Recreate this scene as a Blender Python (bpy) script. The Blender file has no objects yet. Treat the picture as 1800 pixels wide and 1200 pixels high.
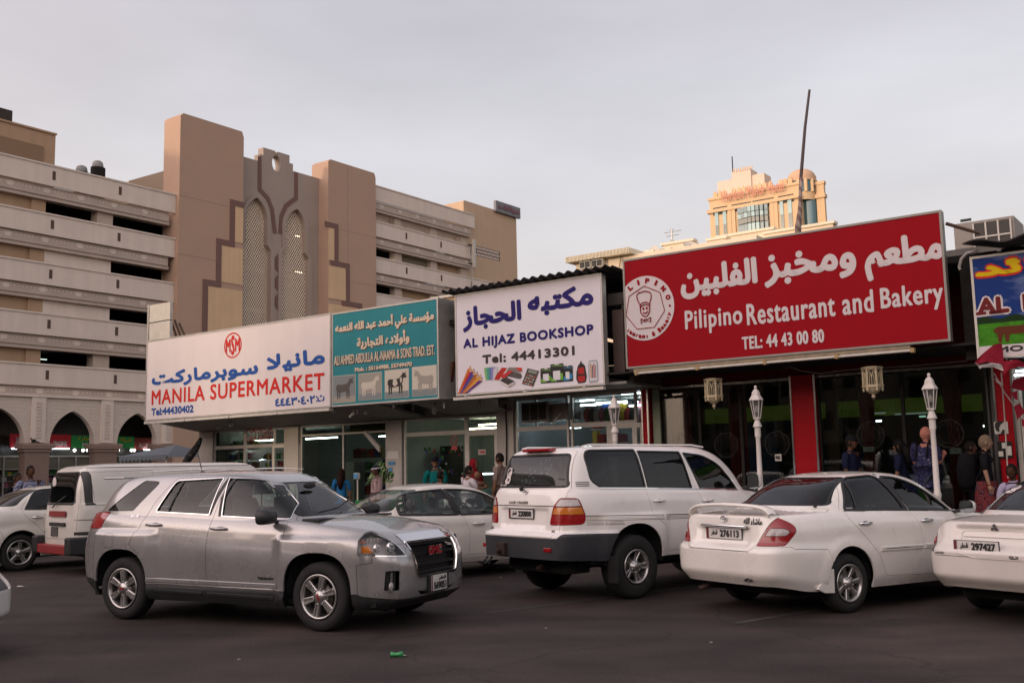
import bpy, bmesh, math, random
from mathutils import Vector, Matrix, noise
from mathutils.bvhtree import BVHTree
R = random.Random(7)
PI = math.pi
SC = bpy.context.scene
COL = SC.collection
# ---------------- camera ----------------
CAM_H = 1.65
PITCH = math.atan(225/1800.0)
ROLL = math.atan(0.0222)
F = 1800.0
_f = Vector((0, math.cos(PITCH), math.sin(PITCH)))
_r0 = Vector((1, 0, 0)); _u0 = _r0.cross(_f)
_R = _r0*math.cos(ROLL) - _u0*math.sin(ROLL)
_U = _r0*math.sin(ROLL) + _u0*math.cos(ROLL)
cd = bpy.data.cameras.new('camera'); cam = bpy.data.objects.new('camera', cd); COL.objects.link(cam)
cam.matrix_world = Matrix(((_R.x, _U.x, -_f.x, 0), (_R.y, _U.y, -_f.y, 0), (_R.z, _U.z, -_f.z, CAM_H), (0, 0, 0, 1)))
cd.sensor_width = 36.0; cd.lens = 36.0; cd.clip_start = 0.1; cd.clip_end = 5000
SC.camera = cam
# ---------------- world ----------------
SUN_EL, SUN_AZ = math.radians(7.0), math.radians(236)      # azimuth of the sun, clockwise from +Y
SUN_DIR = Vector((math.sin(SUN_AZ)*math.cos(SUN_EL), math.cos(SUN_AZ)*math.cos(SUN_EL), math.sin(SUN_EL)))
world = bpy.data.worlds.new('World'); SC.world = world; world.use_nodes = True
nt = world.node_tree; nt.nodes.clear()
N = nt.nodes.new; L = nt.links.new
out = N('ShaderNodeOutputWorld')
sky = N('ShaderNodeTexSky'); sky.sky_type = 'NISHITA'; sky.sun_disc = False
sky.sun_elevation = SUN_EL; sky.sun_rotation = SUN_AZ; sky.dust_density = 4.0; sky.air_density = 1.2
bg1 = N('ShaderNodeBackground'); bg1.inputs[1].default_value = 0.10
L(sky.outputs[0], bg1.inputs[0])
tc = N('ShaderNodeTexCoord')
sep = N('ShaderNodeSeparateXYZ'); L(tc.outputs['Generated'], sep.inputs[0])
ramp = N('ShaderNodeValToRGB'); L(sep.outputs[2], ramp.inputs[0])
e = ramp.color_ramp.elements
e[0].position = 0.0; e[0].color = (0.76, 0.68, 0.64, 1)
e[1].position = 1.0; e[1].color = (0.44, 0.43, 0.49, 1)
for p_, c_ in ((0.10, (0.76, 0.70, 0.685, 1)), (0.30, (0.72, 0.71, 0.755, 1)), (0.5, (0.53, 0.51, 0.575, 1))):
 k = e.new(p_); k.color = c_
mp = N('ShaderNodeMapping'); L(tc.outputs['Generated'], mp.inputs[0]); mp.inputs['Scale'].default_value = (1.6, 1.6, 5.0)
mp.inputs['Rotation'].default_value = (0.15, 0.25, 0.4)
nz = N('ShaderNodeTexNoise'); L(mp.outputs[0], nz.inputs['Vector']); nz.inputs['Scale'].default_value = 1.7; nz.inputs['Detail'].default_value = 5; nz.inputs['Roughness'].default_value = 0.5
mr = N('ShaderNodeMapRange'); L(nz.outputs[0], mr.inputs[0]); mr.inputs[1].default_value = 0.3; mr.inputs[2].default_value = 0.7; mr.inputs[3].default_value = 0.90; mr.inputs[4].default_value = 1.10
vm = N('ShaderNodeVectorMath'); vm.operation = 'DOT_PRODUCT'; L(tc.outputs['Generated'], vm.inputs[0]); vm.inputs[1].default_value = SUN_DIR
mr2 = N('ShaderNodeMapRange'); L(vm.outputs['Value'], mr2.inputs[0]); mr2.inputs[1].default_value = -1; mr2.inputs[2].default_value = 1.0; mr2.inputs[1].default_value = 0.02; mr2.inputs[3].default_value = 1.0; mr2.inputs[4].default_value = 4.8
mm = N('ShaderNodeMath'); mm.operation = 'MULTIPLY'; L(mr.outputs[0], mm.inputs[0]); L(mr2.outputs[0], mm.inputs[1])
wm = N('ShaderNodeMapRange'); L(vm.outputs['Value'], wm.inputs[0]); wm.inputs[1].default_value = -0.35; wm.inputs[2].default_value = 0.8
mc = N('ShaderNodeMix'); mc.data_type = 'RGBA'; mc.blend_type = 'MULTIPLY'; mc.inputs[7].default_value = (1.0, 0.84, 0.74, 1); L(wm.outputs[0], mc.inputs[0]); L(ramp.outputs[0], mc.inputs[6])
bg2 = N('ShaderNodeBackground'); L(mc.outputs[2], bg2.inputs[0]); L(mm.outputs[0], bg2.inputs[1])
mixs = N('ShaderNodeMixShader'); mixs.inputs[0].default_value = 0.86
L(bg1.outputs[0], mixs.inputs[1]); L(bg2.outputs[0], mixs.inputs[2]); L(mixs.outputs[0], out.inputs[0])
sd = bpy.data.lights.new('sun', 'SUN'); sd.energy = 1.3; sd.angle = math.radians(3); sd.color = (1.0, 0.78, 0.55)
sun = bpy.data.objects.new('sun', sd); COL.objects.link(sun)
sun.rotation_euler = (-SUN_DIR).to_track_quat('-Z', 'Y').to_euler(); sun.location = (-20, -20, 60)
vs = SC.view_settings
SC.display_settings.display_device = 'sRGB'
vs.view_transform = 'Standard'; vs.look = 'None'; vs.exposure = 0.2; vs.gamma = 1; vs.use_curve_mapping = False
SC.cycles.max_bounces = 6; SC.cycles.diffuse_bounces = 3; SC.cycles.glossy_bounces = 4; SC.cycles.transparent_max_bounces = 12; SC.cycles.transmission_bounces = 4
SC.cycles.use_denoising = True; SC.cycles.caustics_reflective = False; SC.cycles.caustics_refractive = False
# ---------------- frames and sight lines ----------------
def frame(x, y, ang):
 return Matrix.Translation((x, y, 0)) @ Matrix.Rotation(math.radians(ang), 4, 'Z')
UA = math.degrees(math.atan2(-0.588, 0.809))
SHOP = frame(4.34, 18.2, UA)            # x along the shop fronts to the right, y away from the street
PARK = frame(-29.0, 58.0, UA+90)        # x along the garage front, y into the garage
WORLD = Matrix.Identity(4)
SHOPI, PARKI = SHOP.inverted(), PARK.inverted()
def ray(px, py):
 return _f + _R*((px-900)/F) - _U*((py-600)/F)
def on(fr, px, py, y=0.0):
 """point of the vertical plane at depth y of a frame seen at a pixel of the photograph -> (x, z)"""
 inv = fr.inverted(); o = inv @ Vector((0, 0, CAM_H)); d = inv.to_3x3() @ ray(px, py)
 t = (y-o.y)/d.y; q = o+d*t
 return q.x, q.z
# ---------------- materials ----------------
MATS = {}
def mat(name, col, rough=0.6, metal=0.0, var=0.0, scale=6.0, bump=0.0, emit=None, estr=1.0, coat=0.0, spec=None, streak=0.0, alpha=None, bscale=None):
 if name in MATS: return MATS[name]
 if spec is None and name.split('_')[0] in ('sign', 'letter', 'red', 'print', 'ink', 'board', 'curtain', 'cloth', 'flag', 'dark', 'goods', 'hair', 'skin'): spec = 0.06
 m = bpy.data.materials.new(name); m.use_nodes = True; t = m.node_tree; n = t.nodes; l = t.links
 b = n['Principled BSDF']; b.inputs['Base Color'].default_value = (*col, 1); b.inputs['Roughness'].default_value = rough; b.inputs['Metallic'].default_value = metal
 if spec is not None: b.inputs['Specular IOR Level'].default_value = spec
 if coat: b.inputs['Coat Weight'].default_value = coat; b.inputs['Coat Roughness'].default_value = 0.06
 if alpha is not None: b.inputs['Alpha'].default_value = alpha
 if emit: b.inputs['Emission Color'].default_value = (*emit, 1); b.inputs['Emission Strength'].default_value = estr
 if var or bump or streak:
  tcn = n.new('ShaderNodeTexCoord'); no = n.new('ShaderNodeTexNoise'); no.inputs['Scale'].default_value = scale; no.inputs['Detail'].default_value = 6; no.inputs['Roughness'].default_value = 0.62
  l.new(tcn.outputs['Object'], no.inputs['Vector'])
  fac = no.outputs[0]
  if streak:
   mpn = n.new('ShaderNodeMapping'); mpn.inputs['Scale'].default_value = (2.2, 2.2, 0.12); l.new(tcn.outputs['Object'], mpn.inputs[0])
   n2 = n.new('ShaderNodeTexNoise'); n2.inputs['Scale'].default_value = streak; n2.inputs['Detail'].default_value = 4; l.new(mpn.outputs[0], n2.inputs['Vector'])
   av = n.new('ShaderNodeMath'); av.operation = 'ADD'; l.new(no.outputs[0], av.inputs[0]); l.new(n2.outputs[0], av.inputs[1])
   hv = n.new('ShaderNodeMath'); hv.operation = 'MULTIPLY'; hv.inputs[1].default_value = 0.5; l.new(av.outputs[0], hv.inputs[0]); fac = hv.outputs[0]
  if var:
   r = n.new('ShaderNodeMapRange'); r.inputs[1].default_value = 0.3; r.inputs[2].default_value = 0.7; r.inputs[3].default_value = 1-var; r.inputs[4].default_value = 1+var*0.6
   l.new(fac, r.inputs[0])
   mx = n.new('ShaderNodeVectorMath'); mx.operation = 'SCALE'; mx.inputs[0].default_value = col; l.new(r.outputs[0], mx.inputs['Scale']); l.new(mx.outputs[0], b.inputs['Base Color'])
   rr = n.new('ShaderNodeMapRange'); rr.inputs[1].default_value = 0.3; rr.inputs[2].default_value = 0.7; rr.inputs[3].default_value = max(0.02, rough*0.85); rr.inputs[4].default_value = min(1, rough*1.15); l.new(no.outputs[0], rr.inputs[0]); l.new(rr.outputs[0], b.inputs['Roughness'])
  if bump:
   nb = n.new('ShaderNodeTexNoise'); nb.inputs['Scale'].default_value = bscale or scale*8; nb.inputs['Detail'].default_value = 4; l.new(tcn.outputs['Object'], nb.inputs['Vector'])
   bu = n.new('ShaderNodeBump'); bu.inputs['Strength'].default_value = bump; bu.inputs['Distance'].default_value = 0.01; l.new(nb.outputs[0], bu.inputs['Height']); l.new(bu.outputs[0], b.inputs['Normal'])
 MATS[name] = m; return m
def glass(name, tint=(0.75, 0.82, 0.8), through=0.8, rough=0.02, dark=(0.01, 0.012, 0.012), k=1.0):
 """thin pane: mirror by Fresnel over a mix of tinted see-through and dark film"""
 if name in MATS: return MATS[name]
 m = bpy.data.materials.new(name); m.use_nodes = True; t = m.node_tree; n = t.nodes; l = t.links; n.clear()
 o = n.new('ShaderNodeOutputMaterial'); gl = n.new('ShaderNodeBsdfGlossy'); gl.inputs['Roughness'].default_value = rough
 tr = n.new('ShaderNodeBsdfTransparent'); tr.inputs[0].default_value = (*tint, 1)
 df = n.new('ShaderNodeBsdfDiffuse'); df.inputs[0].default_value = (*dark, 1)
 m1 = n.new('ShaderNodeMixShader'); m1.inputs[0].default_value = through; l.new(df.outputs[0], m1.inputs[1]); l.new(tr.outputs[0], m1.inputs[2])
 ge = n.new('ShaderNodeNewGeometry'); dp = n.new('ShaderNodeVectorMath'); dp.operation = 'DOT_PRODUCT'; l.new(ge.outputs['Normal'], dp.inputs[0]); l.new(ge.outputs['Incoming'], dp.inputs[1])
 def mt(op, a, b_=0.0, c_=0.0):
  q = n.new('ShaderNodeMath'); q.operation = op
  for i, v_ in enumerate((a, b_, c_)):
   if isinstance(v_, (int, float)): q.inputs[i].default_value = v_
   else: l.new(v_, q.inputs[i])
  return q
 ml = mt('MULTIPLY_ADD', mt('POWER', mt('SUBTRACT', 1.0, mt('ABSOLUTE', dp.outputs['Value']).outputs[0]).outputs[0], 5.0).outputs[0], 0.95*k, 0.06*k)      # Schlick, the same from both sides
 m2 = n.new('ShaderNodeMixShader'); l.new(ml.outputs[0], m2.inputs[0]); l.new(m1.outputs[0], m2.inputs[1]); l.new(gl.outputs[0], m2.inputs[2])
 l.new(m2.outputs[0], o.inputs[0]); MATS[name] = m; return m
def emit(name, col, s):
 return mat(name, col, emit=col, estr=s)
# ---------------- mesh builder ----------------
def rotm(axis, deg): return Matrix.Rotation(math.radians(deg), 4, axis)
class MB:
 def __init__(s): s.marks = []; s.v = []; s.f = []; s.m = []; s.sm = []; s.mi = 0; s.smooth = False; s.mats = []
 def use(s, m):
  if m not in s.mats: s.mats.append(m)
  s.mi = s.mats.index(m); return s
 def add(s, vs, fs, M=None):
  b = len(s.v)
  s.v += [tuple(M @ Vector(p)) if M is not None else tuple(p) for p in vs]
  for f in fs: s.f.append([b+i for i in f]); s.m.append(s.mi); s.sm.append(s.smooth)
  return s
 def box(s, x0, x1, y0, y1, z0, z1, M=None):
  v = [(x0, y0, z0), (x1, y0, z0), (x1, y1, z0), (x0, y1, z0), (x0, y0, z1), (x1, y0, z1), (x1, y1, z1), (x0, y1, z1)]
  return s.add(v, [(0, 3, 2, 1), (4, 5, 6, 7), (0, 1, 5, 4), (1, 2, 6, 5), (2, 3, 7, 6), (3, 0, 4, 7)], M)
 def prism(s, pts, y0, y1, M=None):          # polygon in x,z swept along y
  n = len(pts); v = [(x, y0, z) for x, z in pts]+[(x, y1, z) for x, z in pts]
  fs = [list(range(n)), list(range(2*n-1, n-1, -1))]+[(i, i+n, (i+1) % n+n, (i+1) % n) for i in range(n)]
  return s.add(v, fs, M)
 def sheet(s, pts, y, M=None):
  return s.add([(x, y, z) for x, z in pts], [list(range(len(pts)))], M)
 def prismz(s, pts, z0, z1, M=None):         # polygon in x,y swept along z
  n = len(pts); v = [(x, y, z0) for x, y in pts]+[(x, y, z1) for x, y in pts]
  fs = [list(range(n-1, -1, -1)), list(range(n, 2*n))]+[(i, (i+1) % n, (i+1) % n+n, i+n) for i in range(n)]
  return s.add(v, fs, M)
 def prismx(s, pts, x0, x1, M=None):         # polygon in y,z swept along x
  n = len(pts); v = [(x0, y, z) for y, z in pts]+[(x1, y, z) for y, z in pts]
  fs = [list(range(n-1, -1, -1)), list(range(n, 2*n))]+[(i, (i+1) % n, (i+1) % n+n, i+n) for i in range(n)]
  return s.add(v, fs, M)
 def tube(s, pts, r, n=8, M=None, cap=True):
  pts = [Vector(p) for p in pts]; rs = r if isinstance(r, (list, tuple)) else [r]*len(pts)
  vs = []; fs = []; up = None
  for i, p in enumerate(pts):
   d = (pts[min(i+1, len(pts)-1)]-pts[max(i-1, 0)])
   if d.length < 1e-9: d = Vector((0, 0, 1))
   d.normalize()
   if up is None:
    up = Vector((0, 0, 1)) if abs(d.z) < 0.9 else Vector((1, 0, 0))
   a = d.cross(up); a.normalize(); b = a.cross(d); up = b
   for k in range(n):
    t = 2*PI*k/n; vs.append(p+a*math.cos(t)*rs[i]+b*math.sin(t)*rs[i])
  for i in range(len(pts)-1):
   for k in range(n): fs.append((i*n+k, i*n+(k+1) % n, (i+1)*n+(k+1) % n, (i+1)*n+k))
  if cap: fs += [list(range(n-1, -1, -1)), list(range((len(pts)-1)*n, len(pts)*n))]
  return s.add(vs, fs, M)
 def lathe(s, prof, n=24, M=None, cap=False):   # profile (r,z) about z
  vs = [(r*math.cos(2*PI*k/n), r*math.sin(2*PI*k/n), z) for r, z in prof for k in range(n)]
  fs = [(i*n+k, i*n+(k+1) % n, (i+1)*n+(k+1) % n, (i+1)*n+k) for i in range(len(prof)-1) for k in range(n)]
  if cap: fs += [list(range(n-1, -1, -1)), list(range((len(prof)-1)*n, len(prof)*n))]
  return s.add(vs, fs, M)
 def ball(s, c, rx, ry=None, rz=None, n=12, m=8, M=None):
  ry = ry or rx; rz = rz or rx
  vs = []; fs = []
  for i in range(m+1):
   t = PI*i/m
   for k in range(n):
    a = 2*PI*k/n; vs.append((c[0]+rx*math.sin(t)*math.cos(a), c[1]+ry*math.sin(t)*math.sin(a), c[2]+rz*math.cos(t)))
  for i in range(m):
   for k in range(n): fs.append((i*n+k, (i+1)*n+k, (i+1)*n+(k+1) % n, i*n+(k+1) % n))
  return s.add(vs, fs, M)
 def mesh(s, name, off=(0, 0, 0), bevel=0):
  me = bpy.data.meshes.new(name); o = Vector(off)
  me.from_pydata([tuple(Vector(p)-o) for p in s.v], [], s.f); me.validate()
  for m in s.mats: me.materials.append(m)
  if len(me.polygons) == len(s.f):
   me.polygons.foreach_set('material_index', s.m); me.polygons.foreach_set('use_smooth', s.sm)
  me.update(); return me
def T(name, label, cat, fr=WORLD, loc=(0, 0, 0), group=None, rz=0.0):
 o = bpy.data.objects.new(name, None); COL.objects.link(o); o.empty_display_size = 0.2
 o.matrix_world = fr @ Matrix.Translation(loc) @ Matrix.Rotation(rz, 4, 'Z')
 o['label'] = label; o['category'] = cat
 if group: o['group'] = group
 return o
def tagit(o, label=None, cat=None, group=None, kind=None):
 for k, v_ in (('label', label), ('category', cat), ('group', group), ('kind', kind)):
  if v_: o[k] = v_
 return o
def P(name, mb, m=None, parent=None, off=(0, 0, 0), label=None, bevel=0.0, kind=None):
 """mesh object from a builder, its points given in the frame whose origin is off"""
 if isinstance(mb, MB) and name[:9] == 'lettering' and len(mb.marks) > 1:      # each line of lettering is a part
  mk = mb.marks+[(len(mb.v), len(mb.f))]
  for (v0, f0), (v1, f1) in zip(mk[:-1], mk[1:]):
   q = MB(); q.v = mb.v[v0:v1]; q.f = [[i-v0 for i in f] for f in mb.f[f0:f1]]; q.m = mb.m[f0:f1]; q.sm = mb.sm[f0:f1]; q.mats = list(mb.mats)
   if q.f: o = P(name, q, m, parent, off, label, bevel, kind)
  return o
 if isinstance(mb, MB):
  if m is not None and not mb.mats: mb.mats = [m]
  me = mb.mesh(name, off)
 else: me = mb
 o = bpy.data.objects.new(name, me); COL.objects.link(o)
 if parent is not None: o.parent = parent
 if label: o['label'] = label
 if kind: o['kind'] = kind
 if bevel:
  b = o.modifiers.new('bevel', 'BEVEL'); b.width = bevel; b.segments = 2; b.limit_method = 'ANGLE'
 return o
def S(name, mb, m=None, fr=WORLD, loc=(0, 0, 0), label=None, cat=None, group=None, kind=None, bevel=0.0, rz=0.0):
 """single-mesh top-level thing"""
 o = P(name, mb, m, None, loc, bevel=bevel); o.matrix_world = fr @ Matrix.Translation(loc) @ Matrix.Rotation(rz, 4, 'Z')
 return tagit(o, label, cat, group, kind)
def copy_tree(o, parent=None):
 c = o.copy(); COL.objects.link(c); c.parent = parent
 for ch in list(o.children): copy_tree(ch, c)
 return c
# ---------------- lettering ----------------
_AR = {'ا': (0xFE8D, 2), 'أ': (0xFE83, 2), 'ء': (0xFE80, 1), 'ؤ': (0xFE85, 2), 'ئ': (0xFE89, 4), 'ب': (0xFE8F, 4), 'ة': (0xFE93, 2), 'ت': (0xFE95, 4), 'ج': (0xFE9D, 4), 'ح': (0xFEA1, 4), 'خ': (0xFEA5, 4), 'د': (0xFEA9, 2), 'ر': (0xFEAD, 2), 'ز': (0xFEAF, 2), 'س': (0xFEB1, 4), 'ش': (0xFEB5, 4), 'ط': (0xFEC1, 4), 'ع': (0xFEC9, 4), 'ف': (0xFED1, 4), 'ق': (0xFED5, 4), 'ك': (0xFED9, 4), 'ل': (0xFEDD, 4), 'م': (0xFEE1, 4), 'ن': (0xFEE5, 4), 'ه': (0xFEE9, 4), 'و': (0xFEED, 2), 'ي': (0xFEF1, 4), 'ـ': (0x640, 5)}
def arabic(s):
 o = []; n = len(s); i = 0
 def right(c): return c in _AR and _AR[c][1] >= 2       # joins to the letter before it
 def left(c): return c in _AR and _AR[c][1] >= 4        # joins to the letter after it
 while i < n:
  c = s[i]
  if c not in _AR: o.append(c); i += 1; continue
  prev = i > 0 and left(s[i-1])
  if c == 'ل' and i+1 < n and s[i+1] in 'اأ':
   o.append(chr((0xFEFB if s[i+1] == 'ا' else 0xFEF7)+(1 if prev else 0))); i += 2; continue
  nxt = i+1 < n and right(s[i+1]) and left(c)
  b, k = _AR[c]
  if c == 'ـ': o.append(c)
  else:
   pv = prev and right(c)
   o.append(chr(b+(3 if pv and nxt else 2 if nxt else 1 if pv else 0)))
  i += 1
 return ''.join(reversed(o))
_TC = {}
def glyphs(body, spacing=1.0):
 key = (body, spacing)
 if key in _TC: return _TC[key]
 c = bpy.data.curves.new('t', 'FONT'); c.body = body; c.resolution_u = 3; c.space_character = spacing
 o = bpy.data.objects.new('t', c); COL.objects.link(o)
 me = o.evaluated_get(bpy.context.evaluated_depsgraph_get()).to_mesh()
 v = [(p.co.x, p.co.y) for p in me.vertices]; f = [list(p.vertices) for p in me.polygons]
 o.to_mesh_clear(); bpy.data.objects.remove(o); bpy.data.curves.remove(c)
 if not v: v = [(0, 0), (1, 0), (0, 1)]; f = []
 x0 = min(p[0] for p in v); x1 = max(p[0] for p in v); y0 = min(p[1] for p in v); y1 = max(p[1] for p in v)
 _TC[key] = ([((x-x0)/max(x1-x0, 1e-6), (y-y0)/max(y1-y0, 1e-6)) for x, y in v], f, (x1-x0)/max(y1-y0, 1e-6)); return _TC[key]
def words(mb, body, x0, x1, z0, z1, y, bold=0.0, spacing=1.0, slope=0.0, M=None, boldz=None):
 """flat lettering filling the box x0..x1, z0..z1 of the plane y; bold widens the strokes by copies a hair apart"""
 v, f, a = glyphs(body, spacing); mb.marks.append((len(mb.v), len(mb.f)))
 offs = [(0, 0)] if not bold else [(0, 0), (1, 0), (-1, 0), (0, 1), (0, -1), (.7, .7), (-.7, -.7), (.7, -.7), (-.7, .7)]
 bz = bold if boldz is None else boldz
 for k, (ox, oz) in enumerate(offs):
  mb.add([(x0+bold+p*(x1-x0-2*bold)+ox*bold, y-0.0004*k, z0+bz+q*(z1-z0-2*bz)+oz*bz+slope*p) for p, q in v], f, M)
 return mb
# ======================= GROUND =======================
m_asph = mat('asphalt', (0.040, 0.038, 0.038), 0.82)
def asphalt_nodes(m):
 t = m.node_tree; n = t.nodes; l = t.links; b = n['Principled BSDF']
 tcn = n.new('ShaderNodeTexCoord')
 n1 = n.new('ShaderNodeTexNoise'); n1.inputs['Scale'].default_value = 0.35; n1.inputs['Detail'].default_value = 8; n1.inputs['Roughness'].default_value = 0.6; n1.inputs['Distortion'].default_value = 0.6
 n2 = n.new('ShaderNodeTexNoise'); n2.inputs['Scale'].default_value = 80; n2.inputs['Detail'].default_value = 3
 n3 = n.new('ShaderNodeTexVoronoi'); n3.inputs['Scale'].default_value = 70
 n4 = n.new('ShaderNodeTexNoise'); n4.inputs['Scale'].default_value = 1.7; n4.inputs['Detail'].default_value = 5
 mpn = n.new('ShaderNodeMapping'); mpn.inputs['Scale'].default_value = (0.55, 1.0, 1); mpn.inputs['Rotation'].default_value = (0, 0, 0.35); l.new(tcn.outputs['Object'], mpn.inputs[0]); l.new(mpn.outputs[0], n4.inputs['Vector'])
 for x in (n1, n2, n3): l.new(tcn.outputs['Object'], x.inputs['Vector'])
 r = n.new('ShaderNodeValToRGB'); r.color_ramp.elements[0].position = 0.32; r.color_ramp.elements[0].color = (0.019, 0.0145, 0.013, 1); r.color_ramp.elements[1].position = 0.72; r.color_ramp.elements[1].color = (0.060, 0.044, 0.039, 1); l.new(n1.outputs[0], r.inputs[0])
 g = n.new('ShaderNodeMapRange'); g.inputs[1].default_value = 0.3; g.inputs[2].default_value = 0.75; g.inputs[3].default_value = 0.4; g.inputs[4].default_value = 2.0; l.new(n2.outputs[0], g.inputs[0])
 g2 = n.new('ShaderNodeMapRange'); g2.inputs[1].default_value = 0.35; g2.inputs[2].default_value = 0.65; g2.inputs[3].default_value = 0.8; g2.inputs[4].default_value = 1.22; l.new(n4.outputs[0], g2.inputs[0])
 mu = n.new('ShaderNodeMath'); mu.operation = 'MULTIPLY'; l.new(g.outputs[0], mu.inputs[0]); l.new(g2.outputs[0], mu.inputs[1])
 sc = n.new('ShaderNodeVectorMath'); sc.operation = 'SCALE'; l.new(r.outputs[0], sc.inputs[0]); l.new(mu.outputs[0], sc.inputs['Scale'])
 v = n.new('ShaderNodeTexVoronoi'); v.feature = 'DISTANCE_TO_EDGE'; v.inputs['Scale'].default_value = 0.33
 ad = n.new('ShaderNodeVectorMath'); ad.operation = 'MULTIPLY_ADD'; ad.inputs[1].default_value = (0.6, 0.6, 0.6); l.new(n4.outputs['Color'], ad.inputs[0]); l.new(tcn.outputs['Object'], ad.inputs[2]); l.new(ad.outputs[0], v.inputs['Vector'])
 cr = n.new('ShaderNodeMapRange'); cr.inputs[1].default_value = 0.0; cr.inputs[2].default_value = 0.006; cr.inputs[3].default_value = 0.55; cr.inputs[4].default_value = 1.0; l.new(v.outputs[0], cr.inputs[0])
 s2 = n.new('ShaderNodeVectorMath'); s2.operation = 'SCALE'; l.new(sc.outputs[0], s2.inputs[0]); l.new(cr.outputs[0], s2.inputs['Scale'])
 l.new(s2.outputs[0], b.inputs['Base Color'])
 bu = n.new('ShaderNodeBump'); bu.inputs['Strength'].default_value = 0.8; bu.inputs['Distance'].default_value = 0.012; l.new(n3.outputs[0], bu.inputs['Height']); l.new(bu.outputs[0], b.inputs['Normal'])
 rr = n.new('ShaderNodeMapRange'); rr.inputs[3].default_value = 0.68; rr.inputs[4].default_value = 0.95; l.new(n1.outputs[0], rr.inputs[0]); l.new(rr.outputs[0], b.inputs['Roughness'])
 b.inputs['Specular IOR Level'].default_value = 0.3
asphalt_nodes(m_asph)
g = MB(); g.add([(-1500, -400, 0), (1500, -400, 0), (1500, 2500, 0), (-1500, 2500, 0)], [(0, 1, 2, 3)])
S('ground', g, m_asph, kind='structure')
m_conc = mat('concrete', (0.24, 0.22, 0.20), 0.85, var=0.25, scale=2.5, bump=0.25)
m_kerb = mat('kerb', (0.22, 0.20, 0.18), 0.85, var=0.3, scale=3)
m_pave = mat('paving', (0.17, 0.155, 0.14), 0.8, var=0.25, scale=3, bump=0.2)
g = MB()
g.box(-24, 3.6, -0.35, 2.4, 0.0, 0.15); g.box(3.6, 12, -0.35, 2.4, 0.0, 0.15)
S('pavement', g, m_pave, SHOP, kind='structure')
kr = S('kerb', MB().box(-24, 12, -0.52, -0.35, 0.0, 0.10), m_kerb, SHOP, kind='structure')
me = MB().box(0.004, 0.996, 0, 0.19, 0, 0.165).mesh('kerb_stone'); me.materials.append(m_kerb)
for i in range(36):
 o = P('kerb_stone', me, parent=kr); o.location = (-24+i, -0.53, 0)
st = S('terrace', MB().box(-3.3, 3.5, 0.55, 2.4, 0.15, 0.36), mat('terrace_tile', (0.11, 0.095, 0.085), 0.5, var=0.2), SHOP, kind='structure')
m_line = mat('worn_line', (0.050, 0.046, 0.043), 0.85, var=0.5, scale=9)
g = MB()
for (x, y, a) in ((0.1, 12.6, 38), (2.75, 11.4, 38), (5.2, 10.2, 35), (-2.2, 15.5, 38)):
 M = Matrix.Translation((x, y, 0.004)) @ Matrix.Rotation(math.radians(a), 4, 'Z')
 g.add([(-0.6, -0.05, 0), (4.6, -0.05, 0), (4.6, 0.05, 0), (-0.6, 0.05, 0)], [(0, 1, 2, 3)], M)
S('bay_lines', g, m_line, kind='structure')
# ======================= SHOP ROW =======================
m_frame = mat('aluminium', (0.42, 0.40, 0.37), 0.45, 0.4, var=0.15, scale=4)
m_cream = mat('cream_frame', (0.50, 0.47, 0.41), 0.5, var=0.15, scale=5)
m_wallw = mat('whitewash', (0.42, 0.39, 0.35), 0.85, var=0.2, scale=3, streak=2.0)
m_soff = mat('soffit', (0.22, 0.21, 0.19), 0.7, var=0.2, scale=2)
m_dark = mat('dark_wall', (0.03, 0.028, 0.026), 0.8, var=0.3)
m_blk = mat('black', (0.008, 0.008, 0.008), 0.6)
m_red = mat('red_panel', (0.33, 0.008, 0.014), 0.38, var=0.08, scale=3, coat=0.25)
m_chrome = mat('chrome', (0.75, 0.75, 0.76), 0.12, 1.0)
m_glass = glass('shop_glass', (0.90, 0.95, 0.94), 0.95, k=.6)
m_glass_dim = glass('tinted_shop_glass', (0.62, 0.68, 0.65), 0.92, k=.6)
m_tube = emit('fluorescent', (0.85, 0.95, 1.0), 12.0)
m_tubew = emit('warm_tube', (1.0, 0.88, 0.62), 18.0)
m_int = mat('interior_wall', (0.27, 0.31, 0.295), 0.8, var=0.1)
YS = 2.4
def UX(px, py=740, y=YS): return on(SHOP, px, py, y)[0]
def ZZ(px, py, y=YS): return on(SHOP, px, py, y)[1]
class Rt:                      # a thing with parts given in frame coordinates
 def __init__(s, name, label, cat, fr, loc, group=None):
  s.o = T(name, label, cat, fr, loc, group); s.loc = loc; s.fr = fr
 def p(s, name, mb, m=None, parent=None, label=None, bevel=0.0, kind=None):
  return P(name, mb, m, parent or s.o, s.loc, label, bevel, kind)
def window(rt, x0, x1, z0, z1, y=YS, w=0.05, fm=None, gm=None, name='window', mull=(), trans=(), parent=None):
 b = MB(); d = 0.07
 b.box(x0, x1, y-d, y, z0, z0+w); b.box(x0, x1, y-d, y, z1-w, z1); b.box(x0, x0+w, y-d, y, z0+w, z1-w); b.box(x1-w, x1, y-d, y, z0+w, z1-w)
 for x in mull: b.box(x-w*0.5, x+w*0.5, y-d+.004, y-.004, z0+w, z1-w)
 for z in trans: b.box(x0+w, x1-w, y-d+.006, y-.006, z-w*0.5, z+w*0.5)
 f = rt.p(name, b, fm or m_frame, parent)
 P('pane', MB().box(x0+w*.5, x1-w*.5, y-d*.6, y-d*.6+.008, z0+w*.5, z1-w*.5), gm or m_glass, f, rt.loc)
 return f
GOODS = [mat('goods_%s' % n, c, 0.6) for n, c in (('red', (.25, .03, .03)), ('blue', (.03, .06, .2)), ('white', (.4, .4, .38)), ('yellow', (.35, .25, .04)), ('green', (.04, .14, .05)), ('dark', (.03, .03, .035)), ('brown', (.12, .06, .03)), ('pink', (.3, .1, .15)))]
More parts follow.
